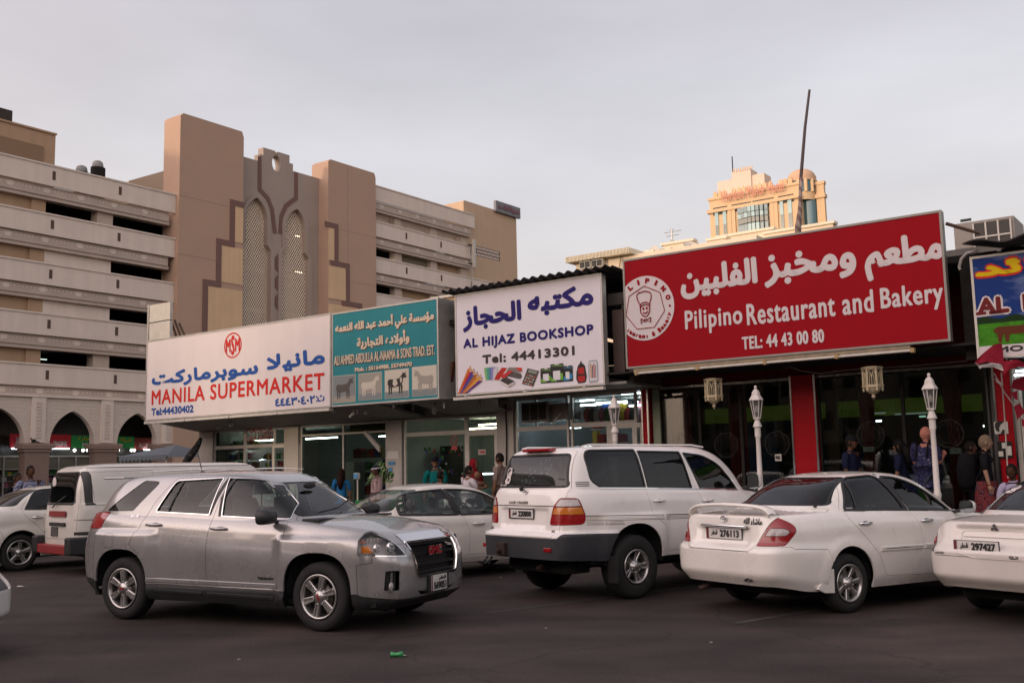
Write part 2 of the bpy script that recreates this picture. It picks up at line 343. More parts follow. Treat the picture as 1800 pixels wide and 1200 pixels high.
def goods(x0, x1, y0, y1, z0, z1, rows, sx=0.14, fill=0.85):
 b = MB()
 for m in GOODS: b.use(m)
 for r in range(rows):
  z = z0+(z1-z0)*r/rows; h = (z1-z0)/rows
  b.use(GOODS[2]); b.box(x0, x1, y0, y1, z, z+0.025)
  x = x0+.02
  while x < x1-sx:
   w = R.uniform(.5, 1.3)*sx; b.use(R.choice(GOODS))
   if R.random() < fill: b.box(x, x+w*.93, y0+R.uniform(.02, .08), y1, z+.03, z+.03+h*R.uniform(.45, .85))
   x += w
 return b
def room(rt, x0, x1, z0, z1, depth=3.2, wall=None, floor=0.15):
 b = MB(); y0, y1 = YS+.02, YS+depth; w = wall or m_int
 b.box(x0, x1, y1, y1+.1, z0, z1); b.box(x0, x0+.05, y0, y1, z0, z1); b.box(x1-.05, x1, y0, y1, z0, z1); b.box(x0, x1, y0, y1, z1, z1+.06)
 return rt.p('interior_wall', b, w)
def tubes(rt, lst, m=None):
 for (x0, x1, y, z) in lst:
  rt.p('ceiling_light', MB().tube([(x0, y, z), (x1, y, z)], 0.02, 6), m or m_tube)
# ---- supermarket -------------------------------------------------
xs0, xs1 = -18.95, UX(697)
sm = Rt('shop', 'single-storey supermarket under a long projecting canopy with dark display windows', 'shop', SHOP, ((xs0+xs1)/2, YS, 0))
sm.p('roof', MB().box(xs0+.1, xs1, 0.85, 12, 5.0, 5.12), m_dark)
sm.p('side_wall', MB().box(xs0+.8, xs0+.95, YS, 12, 0, 4.98), m_wallw)
sm.p('rear_wall', MB().box(xs0+.8, xs1, 11.9, 12.05, 0, 4.98), m_wallw)
b = MB()   # soffit, sloping down to the shop front, in sheets
n = 7
for i in range(n):
 a0, a1 = xs0+(xs1+1.0-xs0)*i/n+.01, xs0+(xs1+1.0-xs0)*(i+1)/n-.01
 b.add([(a0, .62, 3.27), (a1, .62, 3.27), (a1, YS, 2.99), (a0, YS, 2.99), (a0, .62, 3.33), (a1, .62, 3.33), (a1, YS, 3.05), (a0, YS, 3.05)], [(0, 3, 2, 1), (4, 5, 6, 7), (0, 1, 5, 4), (1, 2, 6, 5), (2, 3, 7, 6), (3, 0, 4, 7)])
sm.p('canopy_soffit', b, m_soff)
for i in range(4):
 a0 = xs0+(-11.3-xs0)*i/4; a1 = xs0+(-11.3-xs0)*(i+1)/4
 sm.p('gutter', MB().box(a0+.015, a1-.015, .45, .62, 3.19, 3.26), m_cream)
sm.p('canopy_end', MB().prismx([(.62, 3.3), (YS, 3.0), (YS, 5.0), (.62, 5.6)], xs0, xs0+.06), m_wallw)
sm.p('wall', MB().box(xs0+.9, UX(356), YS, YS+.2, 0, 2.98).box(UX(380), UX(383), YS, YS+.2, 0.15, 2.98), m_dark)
for a, c in ((356, 380), (505, 530), (683, 711)):
 sm.p('pillar', MB().box(UX(a), UX(c), YS-.12, YS+.15, 0.15, 2.98), m_wallw)
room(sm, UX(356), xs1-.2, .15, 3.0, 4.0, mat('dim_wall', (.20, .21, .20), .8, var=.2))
zt = ZZ(450, 784)
window(sm, UX(381), UX(434), zt, 2.98, gm=m_glass_dim); window(sm, UX(381), UX(434), .55, zt, gm=m_glass_dim)
w_ = window(sm, UX(434), UX(486), zt, 2.98, gm=m_glass_dim)
b = MB(); words(b, 'MANILA', UX(437), UX(484), ZZ(438, 763), ZZ(438, 748), YS-.09, .006, 1.1); words(b, 'SUPER MARKET', UX(437), UX(484), ZZ(438, 776), ZZ(438, 766), YS-.09, .003, 1.1)
P('window_lettering', b, mat('window_red', (.35, .03, .03), .5), w_, sm.loc)
window(sm, UX(434), UX(484), .25, zt, gm=m_glass)
window(sm, UX(486), UX(505), zt, 2.98, gm=m_glass_dim)
d_ = window(sm, UX(484), UX(531), .17, zt, w=.07, fm=mat('white_door', (.55, .52, .46), .5, var=.1), gm=m_glass, name='door', y=YS-.02)
P('handle', MB().tube([(UX(525), YS-.16, 1.0), (UX(525), YS-.16, 1.35)], .015, 6), m_chrome, d_, sm.loc)
window(sm, UX(532), UX(683), .3, 2.98, gm=m_glass_dim, mull=(UX(606),), trans=(ZZ(600, 762),))
sm.p('goods', goods(UX(386), UX(432), YS+.3, YS+.6, .6, 2.7, 7, .09), kind='stuff')
sm.p('goods', goods(UX(436), UX(480), YS+.5, YS+.8, .3, 2.3, 9, .07), kind='stuff')
sm.p('goods', goods(UX(545), UX(660), YS+1.6, YS+1.9, .3, 2.4, 6, .16), kind='stuff')
b = MB()
for i, px in enumerate((592, 603, 614, 625, 636, 646)):
 b.box(UX(px), UX(px+9), YS+.5, YS+.55, ZZ(px, 762), ZZ(px, 743-i % 3))
sm.p('hanging_bags', b, mat('mustard', (.22, .15, .03), .7), kind='stuff')
sm.p('bracket', MB().prism([(UX(655), ZZ(655, 762)), (UX(659), ZZ(659, 757)), (UX(682), ZZ(682, 784)), (UX(682), ZZ(682, 794))], YS-.35, YS-.28), m_wallw)
tubes(sm, [(UX(440), UX(520), YS+1.6, 2.7), (UX(560), UX(640), YS+2.4, 2.7), (UX(392), UX(425), YS+1.2, 2.7)], emit('fill_tube', (.9, .95, .9), 30))  # first row: tubes added only to brighten the dark interior
tubes(sm, [ (UX(384), UX(400), YS+.9, ZZ(390, 808)), (UX(415), UX(425), YS+.9, ZZ(415, 808))])
b = MB()
b.box(UX(598), UX(613), YS+.2, YS+.6, .15, ZZ(598, 812))
sm.p('fridge', b, mat('fridge_white', (.5, .5, .48), .4))
nb = S('notice', MB().box(UX(686), UX(706), YS-.135, YS-.125, ZZ(690, 806), ZZ(690, 793)), mat('paper', (.55, .53, .48), .8), SHOP, label='white paper notice pasted high on the pillar between supermarket and butcher', cat='notice')
nb = Rt('notice', 'blue and white stickers on the pillar beside the moustached man', 'notice', SHOP, (UX(690), YS-.13, 1.4))
nb.p('sticker', MB().box(UX(688), UX(700), YS-.135, YS-.125, ZZ(690, 817), ZZ(690, 811)), mat('sticker_blue', (.06, .22, .38), .5))
nb.p('sticker', MB().box(UX(689), UX(695), YS-.135, YS-.125, ZZ(690, 831), ZZ(690, 821)), MATS['sticker_blue'])
b = MB(); b.smooth = True
pts = []
for i in range(14):
 t = i/13; pts.append((UX(388)-(UX(388)-UX(352))*t+.05*math.sin(t*9), 1.7-.1*t, 2.78-1.25*t))
b.tube(pts, [.05+.07*math.sin(PI*min(1, i/13*1.1)) for i in range(14)], 9)
m_cloth = mat('patterned_cloth', (.05, .05, .05), .9)
t_ = m_cloth.node_tree; vv = t_.nodes.new('ShaderNodeTexVoronoi'); vv.inputs['Scale'].default_value = 26; tt = t_.nodes.new('ShaderNodeTexCoord'); t_.links.new(tt.outputs['Object'], vv.inputs[0])
rr_ = t_.nodes.new('ShaderNodeValToRGB'); rr_.color_ramp.elements[0].position = .16; rr_.color_ramp.elements[0].color = (.35, .34, .32, 1); rr_.color_ramp.elements[1].position = .3; rr_.color_ramp.elements[1].color = (.012, .012, .014, 1); t_.links.new(vv.outputs[0], rr_.inputs[0]); t_.links.new(rr_.outputs[0], t_.nodes['Principled BSDF'].inputs['Base Color'])
S('cloth', b, m_cloth, SHOP, (UX(370), 1.7, 1.5), 'black and white patterned cloth hanging under the left end of the canopy', 'cloth')
rb = Rt('roof_box', 'white two-panel box on the left end of the supermarket roof', 'roof box', SHOP, (-18.0, 1.6, 5.1))
xa, za = on(SHOP, 262, 590, .9); xb, _ = on(SHOP, 298, 590, .9); _, zc = on(SHOP, 262, 537, .9); _, zm = on(SHOP, 262, 568, .9)
rb.p('panel', MB().box(xa, xb, .9, 1.0, 5.12, zm-.015), m_cream); rb.p('panel', MB().box(xa, xb, .9, 1.0, zm+.015, zc), m_cream)
rb.p('post', MB().box(xa-.08, xa-.01, .88, 1.02, 3.4, zc+.03), m_frame)
for k in range(3):
 x0, z0 = on(SHOP, 299+k*3, 560+k*5, 1.2); x1, z1 = on(SHOP, 322+k*5, 590, 1.2)
 rb.p('pipe', MB().tube([(x0, 1.2+k*.1, z0+.05), (x1, 1.2+k*.1, 5.15)], .035, 6), mat('rusty_brown', (.10, .06, .04), .7))
# ---- livestock shop ------------------------------------------------
xg0, xg1 = UX(697), UX(893)
ls = Rt('shop', 'brightly lit butcher shop with cream framed glass front and OPEN sign on its door', 'shop', SHOP, ((xg0+xg1)/2, YS, 0))
ls.p('roof', MB().box(xg0+.01, xg1, 0.9, 12, 5.0, 5.12), m_dark)
ls.p('rear_wall', MB().box(xg0+.01, xg1, 11.9, 12.05, 0, 4.98), m_wallw)
ls.p('lintel', MB().box(UX(711)+.01, xg1, YS-.02, YS+.2, 2.98, 3.4), m_soff)
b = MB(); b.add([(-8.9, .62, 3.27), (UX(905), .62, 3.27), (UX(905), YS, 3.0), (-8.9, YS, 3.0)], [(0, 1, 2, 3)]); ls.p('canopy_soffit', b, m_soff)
room(ls, UX(712), UX(878), .15, 3.0, 3.2)
zt = ZZ(800, 760)
window(ls, UX(713), UX(822), zt, 2.98, fm=m_cream); window(ls, UX(822), UX(878), zt, 2.98, fm=m_cream)
window(ls, UX(713), UX(822), .3, zt, fm=m_cream)
d_ = window(ls, UX(822), UX(878), .17, zt, w=.10, fm=m_cream, name='door', y=YS-.02)
P('handle', MB().tube([(UX(829), YS-.16, .95), (UX(829), YS-.16, 1.3)], .015, 6), m_chrome, d_, ls.loc)
b = MB(); b.use(mat('paper', (.55, .53, .48), .8)); b.box(UX(843), UX(856), YS-.075, YS-.07, ZZ(843, 799), ZZ(843, 790)); b.use(mat('window_red', (.35, .03, .03), .5)); words(b, 'OPEN', UX(844), UX(855), ZZ(844, 797.5), ZZ(844, 791.5), YS-.078, .006)
P('open_sign', b, None, d_, ls.loc)
b = MB(); b.use(MATS['window_red'])
cx, cz = UX(801), ZZ(801, 773)
ring = [(cx+.1*math.cos(a*PI/12), YS-.07, cz+.11*math.sin(a*PI/12)) for a in range(25)]
b.tube(ring, .012, 5); b.tube([(cx-.07, YS-.07, cz+.08), (cx+.07, YS-.07, cz-.08)], .01, 5); b.box(cx-.09, cx+.09, YS-.075, YS-.065, cz-.24, cz-.15)
ls.p('no_smoking_sticker', b)
ls.p('pillar', MB().box(UX(880), UX(907), YS-.12, YS+.15, 0.15, 3.3), m_wallw)
ls.p('cable', MB().tube([(UX(896), YS-.15, 3.2), (UX(897), YS-.16, 2.4), (UX(894), YS-.15, 1.2)], .018, 5), m_dark)
tubes(ls, [(UX(760), UX(818), YS+1.9, ZZ(790, 742)), (UX(757), UX(820), YS+1.5, ZZ(790, 750))], m_tubew)
tubes(ls, [(UX(778), UX(811), YS+1.4, ZZ(790, 834)), (UX(872), UX(877), YS+.8, ZZ(872, 741)), (UX(839), UX(843), YS+.8, ZZ(840, 738))])
b = MB(); b.smooth = True
b.ball((UX(863), YS+.6, ZZ(863, 715)), .085, n=10, m=6); b.ball((UX(790), YS+.9, ZZ(790, 716)), .06, n=10, m=6); b.ball((UX(820), YS+.9, ZZ(820, 719)), .045, n=10, m=6)
ls.p('globe_lamp', b, emit('globe', (.9, .97, 1), 40))
ls.p('dark_cabinet', MB().box(UX(728), UX(748), YS+1.0, YS+1.5, .15, 2.3), m_dark)
ls.p('counter', MB().box(UX(752), UX(875), YS+1.1, YS+1.7, .15, 1.15), mat('counter', (.12, .2, .19), .4))
b = MB()
for k in range(40):
 x = UX(R.uniform(730, 818)); z = R.uniform(1.3, 2.2); s_ = R.uniform(.03, .08); b.use(R.choice(GOODS[:6])); b.box(x, x+s_, YS+.2, YS+.22, z, z+s_*1.2)
ls.p('wall_papers', b, kind='stuff')
b = MB()
for px in (775, 787, 812, 850, 857):
 x = UX(px); b.tube([(x, YS+.5, 2.35), (x, YS+.5, 2.2), (x+.04, YS+.5, 2.13), (x+.08, YS+.5, 2.2)], .01, 5)
ls.p('meat_hook', b, m_frame)
# ---- bookshop ------------------------------------------------------
xb0, xb1 = UX(893), UX(1150)
bs = Rt('shop', 'bookshop with aluminium windows full of school goods beside the red restaurant', 'shop', SHOP, ((xb0+xb1)/2, YS, 0))
bs.p('rear_wall', MB().box(xb0+.01, xb1, 11.9, 12.05, 0, 4.98), m_wallw)
bs.p('lintel', MB().box(xb0+.3, xb1-.1, YS-.3, YS+.2, 3.3, 3.55), m_conc)
b = MB()           # corrugated roof, waves along the eave
nw = 120; x0r, x1r = -7.6, UX(1068, 480, .45)+.15
vs_ = [];
for i in range(nw+1):
 x = x0r+(x1r-x0r)*i/nw; dz = .035*math.sin(i/nw*2*PI*20)
 vs_ += [(x, .38, 5.70+dz), (x, 9.0, 5.25+dz)]
b.add(vs_, [(2*i, 2*i+2, 2*i+3, 2*i+1) for i in range(nw)])
b.add([(p[0], p[1], p[2]-.02) for p in vs_], [(2*i, 2*i+1, 2*i+3, 2*i+2) for i in range(nw)])
bs.p('corrugated_roof', b, mat('old_corrugated', (.035, .03, .028), .75, var=.3))
bs.p('side_wall', MB().box(x1r-.1, x1r, 1.1, 9, 3.4, 5.1), mat('grimy_concrete', (.12, .11, .10), .9, var=.35, scale=2))
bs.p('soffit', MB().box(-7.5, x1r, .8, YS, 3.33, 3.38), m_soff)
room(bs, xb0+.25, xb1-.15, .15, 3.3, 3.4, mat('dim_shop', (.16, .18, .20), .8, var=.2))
zt = ZZ(1050, 746)
window(bs, UX(909), UX(1002), zt-.02, 3.3, mull=(UX(945),)); window(bs, UX(909), UX(1002), .5, zt-.02)
window(bs, UX(1006), UX(1122), zt, 3.3, w=.06); window(bs, UX(1006), UX(1072), .5, zt)
d_ = window(bs, UX(1073), UX(1136), .17, zt, w=.11, fm=m_cream, name='door', y=YS-.02, mull=(UX(1118),))
P('handle', MB().tube([(UX(1081), YS-.16, .95), (UX(1081), YS-.16, 1.3)], .015, 6), m_chrome, d_, bs.loc)
tubes(bs, [(UX(930), UX(990), YS+2.0, 3.2), (UX(1020), UX(1100), YS+2.0, 3.2)], MATS['fill_tube'])  # added fill tubes that lift the bookshop interior
tubes(bs, [(UX(1012), UX(1068), YS+.9, ZZ(1040, 704)), (UX(1072), UX(1120), YS+.9, ZZ(1095, 709)), (UX(1082), UX(1122), YS+.3, ZZ(1100, 690)), (UX(918), UX(1000), YS+.5, ZZ(960, 752)), (UX(960), UX(985), YS+1.5, ZZ(970, 699))])
bs.p('goods', goods(UX(1008), UX(1070), YS+.7, YS+1.0, .5, 2.2, 7, .08), kind='stuff')
bs.p('goods', goods(UX(910), UX(1000), YS+.8, YS+1.1, .5, 2.2, 6, .1), kind='stuff')
b = MB(); b.smooth = True
for k in range(12):
 px = 1012+k*9; b.use(GOODS[(k*5) % 8]); b.ball((UX(px), YS+.5, ZZ(px, 728)), .11, .08, .17, 8, 6)
bs.p('school_bags', b, kind='stuff')
bs.p('goods', goods(UX(1000), UX(1125), YS+.9, YS+1.1, 2.2, 3.2, 3, .2), kind='stuff')
bs.p('brace', MB().tube([(UX(984), YS-.3, ZZ(984, 744)), (UX(1003), YS-.08, ZZ(1003, 712))], .022, 6), m_frame)
gp = Rt('concrete_block', 'weathered beige block wall behind the gap between the green and white signs', 'wall', SHOP, (-7.2, 3.2, 5.1))
x0, z0 = on(SHOP, 772, 600, 2.6); x1, z1 = on(SHOP, 806, 520, 2.6)
gp.p('block', MB().box(x0-.2, x1+.3, 2.6, 3.2, 5.13, z1), mat('beige_block', (.36, .25, .15), .85, var=.25, scale=3, streak=2))
gp.p('coping', MB().box(x0-.25, x1+.35, 2.55, 3.25, z1, z1+.06), m_cream)
S('timber_plank', MB().prism([(on(SHOP, 783, 697, .9)[0], 3.35), (on(SHOP, 788, 697, .9)[0], 3.35), (on(SHOP, 797, 650, .9)[0], 4.15), (on(SHOP, 793, 650, .9)[0], 4.15)], .9, 1.0), mat('old_timber', (.12, .05, .025), .8, var=.3), SHOP, (-7.3, .9, 3.4), 'brown timber plank leaning in the dark gap beside the green sign', 'plank')
S('rusty_cabinet', MB().box(on(SHOP, 1079, 640, 1.0)[0], on(SHOP, 1098, 640, 1.0)[0], 1.0, 1.8, on(SHOP, 1080, 655, 1.0)[1], on(SHOP, 1080, 545, 1.0)[1]), mat('brown_steel', (.07, .045, .035), .6, var=.3), SHOP, (-3.2, 1.4, 4.0), 'brown metal cabinet in the gap between bookshop sign and red sign', 'cabinet')
b = MB(); x0, z0 = on(SHOP, 1068, 525, 1.2); x1, _ = on(SHOP, 1100, 525, 1.2)
b.box(x0, x1+.4, 1.2, 2.4, z0-.15, z0+.1); b.box(x0+.3, x1+.4, 1.25, 2.4, z0-.55, z0-.15)
S('roof_beam', b, mat('grimy_concrete', (.12, .11, .10), .9, var=.35, scale=2), SHOP, (-3.0, 1.8, 4.9), 'stained concrete roof beam between the bookshop and restaurant signs', 'beam')
# ---- window air conditioner ----------------------------------------
ac = Rt('window_air_conditioner', 'old window air conditioner in front of the bookshop glass on brackets', 'air conditioner', SHOP, (UX(940), YS-.3, 2.3))
x0, x1 = UX(916, 730, 2.05), UX(963, 730, 2.05); z0, z1 = ZZ(916, 742, 2.05), ZZ(916, 708, 2.05)
ac.p('casing', MB().box(x0, x1, 2.05, 2.7, z0, z1), mat('ac_dirty', (.14, .12, .10), .6, var=.25), bevel=.015)
for k in range(3):
 a0 = x0+.04+(x1-x0-.05)*k/3; a1 = x0+(x1-x0-.05)*(k+1)/3
 ac.p('grille', MB().box(a0, a1, 2.03, 2.052, z0+.04, z1-.04), m_dark)
for k in range(2):
 ac.p('bracket', MB().box(x0+.06+k*(x1-x0-.16), x0+.1+k*(x1-x0-.16), 2.0, 2.45, z0-.05, z0-.005), m_frame)
ac.p('side_box', MB().box(x1+.02, UX(1000, 730, 2.2), 2.2, 2.7, z0+.02, z1-.06), mat('ac_dirty', (.14, .12, .10), .6))
# ---- restaurant ------------------------------------------------------
xr0, xr1 = UX(1150), UX(1745)
rs = Rt('restaurant', 'red fronted restaurant with big dark windows and tied-back red curtains', 'restaurant', SHOP, ((xr0+xr1)/2, YS, 0))
rs.p('roof', MB().box(xr0+.01, xr1+.5, 1.2, 12, 5.0, 5.12), m_dark)
rs.p('rear_wall', MB().box(xr0+.01, xr1, 11.9, 12.05, 0, 4.98), m_wallw)
rs.p('upper_wall', MB().box(UX(1115), xr1+.3, YS-.04, YS+.1, 3.36, 4.95), mat('dark_red_panel', (.10, .010, .014), .4, var=.15))
rs.p('soffit', MB().box(UX(1118), xr1+.3, .7, YS-.05, 3.52, 3.56), m_dark)
zr_ = 3.36
for a, c in ((1136, 1146), (1398, 1440), (1755, 1787)):
 rs.p('column', MB().box(UX(a), UX(c), YS-.16, YS+.12, .36, zr_), m_red)
 for q in (a, c):
  rs.p('chrome_trim', MB().box(UX(q)-.018, UX(q)+.018, YS-.185, YS-.15, .36, zr_), m_chrome)
rs.p('chrome_trim', MB().box(UX(1165), UX(1398), YS-.08, YS-.03, 3.28, 3.33), mat('mirror_strip', (.35, .33, .32), .25, .9, var=.5, scale=12)); rs.p('chrome_trim', MB().box(UX(1440), UX(1750), YS-.08, YS-.03, 3.30, 3.34), MATS['mirror_strip'])
rs.p('door_post', MB().box(UX(1150), UX(1163), YS-.06, YS+.06, .36, 3.3), mat('pale_green', (.20, .23, .16), .6));
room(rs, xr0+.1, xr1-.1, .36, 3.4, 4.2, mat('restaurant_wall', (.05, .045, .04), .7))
rs.p('lime_band', MB().box(UX(1150), UX(1745), YS+2.2, YS+2.3, ZZ(1300, 742, YS+2.2), ZZ(1300, 716, YS+2.2)), mat('lime', (.16, .20, .02), .6, emit=(.16, .22, .02), estr=.12))  # reflection in the glass drawn as a faintly glowing band
m_cur = mat('curtain', (.22, .02, .025), .85, var=.25, scale=3)
def curtain(px0, px1, py_tie=None, pinch=.3, name='curtain'):
 b = MB(); b.smooth = True; x0, x1 = UX(px0), UX(px1); nx, nz = 30, 14; z0, z1 = .4, 3.3; zt_ = ZZ(px0, py_tie) if py_tie else None; vs = []
 cx = (x0+x1)/2
 for j in range(nz+1):
  z = z0+(z1-z0)*j/nz; w = 1.0
  if zt_: w = pinch+(1-pinch)*min(1, abs(z-zt_)/1.6)**.8
  for i in range(nx+1):
   t = i/nx; vs.append((cx+(x0-cx+(x1-x0)*t)*w, YS+.25+.035*math.sin(t*2*PI*6), z))
 b.add(vs, [(j*(nx+1)+i, j*(nx+1)+i+1, (j+1)*(nx+1)+i+1, (j+1)*(nx+1)+i) for j in range(nz) for i in range(nx)])
 o = rs.p(name, b, m_cur)
 if zt_: P('tie', MB().box(cx-(x1-x0)*pinch*.55, cx+(x1-x0)*pinch*.55, YS+.18, YS+.32, zt_-.05, zt_+.05), mat('tie_white', (.45, .42, .4), .8), o, rs.loc)
curtain(1170, 1206); curtain(1272, 1304); curtain(1500, 1536, 790, .45); curtain(1650, 1692, 793, .42)
rs.p('brown_partition', MB().box(UX(1443), UX(1462), YS+.3, YS+.4, .36, 3.3), mat('brown_partition', (.10, .045, .02), .6))
rs.p('blue_display', MB().box(UX(1248), UX(1322), YS+1.2, YS+1.3, .36, ZZ(1250, 745, YS+1.2)), mat('display_blue', (.01, .03, .12), .5))
window(rs, UX(1164), UX(1232), .4, 3.28, w=.03, fm=m_dark, gm=m_glass_dim)
window(rs, UX(1232), UX(1305), .4, 3.28, w=.03, fm=m_dark, gm=m_glass_dim)
d_ = window(rs, UX(1305), UX(1396), .4, 3.28, w=.035, fm=m_dark, gm=m_glass_dim, name='door', y=YS-.01)
P('handle', MB().tube([(UX(1325), YS-.14, 1.0), (UX(1325), YS-.14, 1.3)], .02, 6), m_chrome, d_, rs.loc)
b = MB(); b.use(MATS['paper']); x0 = UX(1362); x1 = UX(1373); b.box(x0, x1, YS-.09, YS-.085, ZZ(1362, 810), ZZ(1362, 798)); b.use(m_blk); words(b, 'PULL', x0+.015, x1-.015, ZZ(1362, 807), ZZ(1362, 801), YS-.095, .005)
P('pull_sign', b, None, d_, rs.loc)
window(rs, UX(1442), UX(1590), .4, 3.3, w=.03, fm=m_dark, gm=m_glass_dim); window(rs, UX(1590), UX(1745), .4, 3.3, w=.03, fm=m_dark, gm=m_glass_dim)
m_frost = mat('frosted', (.16, .15, .15), .8, alpha=.09)
def badge(px, py, r, mm, y=YS-.12, parent=None):
 b = MB(); cx, cz = UX(px, py, y), ZZ(px, py, y)
 for q, wd in ((1.0, .012), (.74, .007)):
  k = 36 if q == 1.0 else 7
  b.tube([(cx+r*q*math.cos(2*PI*i/k+PI/2), y, cz+r*q*math.sin(2*PI*i/k+PI/2)) for i in range(k+1)], wd, 4)
 for s_, a0, a1, ri in (('PILIPINO', 165, 15, .87), ('RESTAURANT & BAKERY', 195, 345, .87)):
  for i, ch in enumerate(s_):
   if ch == ' ': continue
   a = math.radians(a0+(a1-a0)*i/(len(s_)-1)); h = r*.16
   up = 1 if a0 < 180 else -1
   M = Matrix.Translation((cx+r*ri*math.cos(a), 0, cz+r*ri*math.sin(a))) @ Matrix.Rotation(-(a-PI/2) if up > 0 else -(a+PI/2), 4, 'Y')
   words(b, ch, -h*.42, h*.42, -h*.5, h*.5, y, 0, M=M)
 return rs.p('frosted_badge', b, mm, parent)
for px, py in ((1202, 782), (1276, 782), (1366, 780), (1530, 765), (1668, 762)): badge(px, py, .25, m_frost)
tubes(rs, [(UX(1490), UX(1500), YS+1.8, ZZ(1490, 742, YS+1.8)), (UX(1706), UX(1724), YS+1.2, ZZ(1715, 732, YS+1.2)), (UX(1702), UX(1718), YS+1.2, ZZ(1715, 749, YS+1.2))])
tubes(rs, [(UX(1338), UX(1348), YS+2, ZZ(1340, 744, YS+2)), (UX(1566), UX(1578), YS+2, ZZ(1570, 734, YS+2))], emit('green_tube', (.5, .9, .7), 1.0))
tubes(rs, [(UX(1455), UX(1500), YS+2.1, ZZ(1480, 729, YS+2.1)), (UX(1518), UX(1592), YS+2.1, ZZ(1550, 729, YS+2.1))], emit('dim_strip', (.3, .35, .3), .6))
b = MB(); b.smooth = True        # tables inside
for px in (1200, 1350, 1480, 1560, 1640):
 x = UX(px); b.box(x-.35, x+.35, YS+1.4, YS+2.0, 1.08, 1.12); b.box(x-.04, x+.04, YS+1.6, YS+1.7, .36, 1.08)
rs.p('table', b, mat('table_wood', (.08, .04, .025), .5))
rs.p('grey_wall_panel', MB().box(UX(1738), UX(1754), YS-.05, YS+.1, .36, 3.3), mat('grey_panel', (.06, .06, .06), .6))
ps = Rt('poster', 'black and white portrait poster on the right red column', 'poster', SHOP, (UX(1770), YS-.2, 2.0))
x0, x1, z0, z1 = UX(1751), UX(1775), ZZ(1751, 763), ZZ(1751, 742)
ps.p('sheet', MB().box(x0, x1, YS-.2, YS-.195, z0, z1), mat('paper', (.55, .53, .48), .8))
b = MB(); cx, cz = (x0+x1)/2, (z0+z1)/2; b.sheet([(cx-.09, cz+.09), (cx-.02, cz+.12), (cx+.06, cz+.10), (cx+.0, cz+.06), (cx-.03, cz+.0), (cx-.03, cz-.07), (cx-.08, cz-.05), (cx-.1, cz+.02)], YS-.203); b.sheet([(cx+.02, cz-.03), (cx+.08, cz-.04), (cx+.06, cz-.1), (cx-.02, cz-.11)], YS-.203)
ps.p('portrait', b, m_blk)
nb = Rt('notice', 'dark notice board with torn papers low on the right red column', 'notice', SHOP, (UX(1765), YS-.2, 1.5))
nb.p('board', MB().box(UX(1754), UX(1779), YS-.2, YS-.19, ZZ(1755, 805), ZZ(1755, 776)), m_dark)
b = MB()
for (a, c, d, e_) in ((1762, 1768, 788, 778), (1768, 1778, 800, 784), (1755, 1763, 802, 793)): b.box(UX(a), UX(c), YS-.21, YS-.203, ZZ(a, d), ZZ(a, e_))
nb.p('paper_scrap', b, MATS['paper'])
# ---- shop at the far right (only its edge is seen) --------------------
rt = Rt('shop', 'lit shop at the right edge under the blue cattle sign', 'shop', SHOP, (UX(1800)+1, YS, 0))
xq0, xq1 = UX(1787), 9.5
rt.p('roof', MB().box(3.55, xq1, 1.2, 12, 4.98, 5.1), m_dark); rt.p('pillar', MB().box(UX(1788), UX(1795), YS-.1, YS+.1, .15, 3.2), m_cream)
room(rt, UX(1796), xq1, .15, 3.2, 3.0); tubes(rt, [(UX(1784, 650, 1.9), UX(1830, 650, 1.9), 2.0, on(SHOP, 1790, 652, 2.0)[1]), (UX(1784, 658, 1.9), UX(1830, 658, 1.9), 1.85, on(SHOP, 1790, 659, 1.85)[1])])
rt.p('goods', goods(UX(1798), xq1-.5, YS+1.5, YS+1.9, .3, 2.5, 6, .15), kind='stuff')
window(rt, UX(1796), xq1, .3, 3.1, w=.05, fm=m_cream)
b = MB(); vs_ = []; nw = 60; x0r, x1r = on(SHOP, 1690, 415, .1)[0], 9.0
for i in range(nw+1):
 x = x0r+(x1r-x0r)*i/nw; dz = .045*math.sin(i*PI/4.5)
 vs_ += [(x, .1, 5.10+dz), (x, 4.5, 5.75+dz), (x, .1, 5.08+dz), (x, 4.5, 5.72+dz)]
b.add(vs_, [(4*i, 4*i+4, 4*i+5, 4*i+1) for i in range(nw)]+[(4*i+2, 4*i+3, 4*i+7, 4*i+6) for i in range(nw)]+[(4*i, 4*i+2, 4*i+6, 4*i+4) for i in range(nw)])
rt.p('corrugated_roof', b, mat('old_corrugated', (.035, .03, .028), .75))
rt.p('roof_beam', MB().box(x0r+.45, 9, .75, .9, 4.95, 5.05), m_dark); rt.p('roof_post', MB().box(x0r+.5, x0r+.62, .75, .9, 3.4, 4.94), m_dark)
rt.p('gap_wall', MB().box(3.3, 3.9, 1.0, 1.1, 3.3, 5.0), m_dark)
# ======================= SIGNS =======================
YP = 0.5
def quad_of(x0, yt, yb, x1, y=YP):
 a = on(SHOP, x0, yt, y); c = on(SHOP, x0, yb, y); r = on(SHOP, x1, yt, y); return a[0], r[0], c[1], a[1]
def sign(name_label, cat, x0, x1, z0, z1, depth, face, y=YP, edge=None):
 s = Rt('shop_sign', name_label, cat, SHOP, ((x0+x1)/2, y+depth/2, z0))
 s.p('box', MB().box(x0, x1, y+.012, y+depth, z0, z1), edge or m_frame)
 s.p('face', MB().box(x0+.02, x1-.02, y, y+.02, z0+.02, z1-.02), face)
 fr = MB(); w = .035
 fr.box(x0-.004, x1+.004, y-.012, y+.03, z0-.004, z0+w); fr.box(x0-.004, x1+.004, y-.012, y+.03, z1-w, z1+.004); fr.box(x0-.004, x0+w, y-.012, y+.03, z0+w, z1-w); fr.box(x1-w, x1+.004, y-.012, y+.03, z0+w, z1-w)
 s.p('frame', fr, edge or m_frame)
 return s
yl = YP-.006
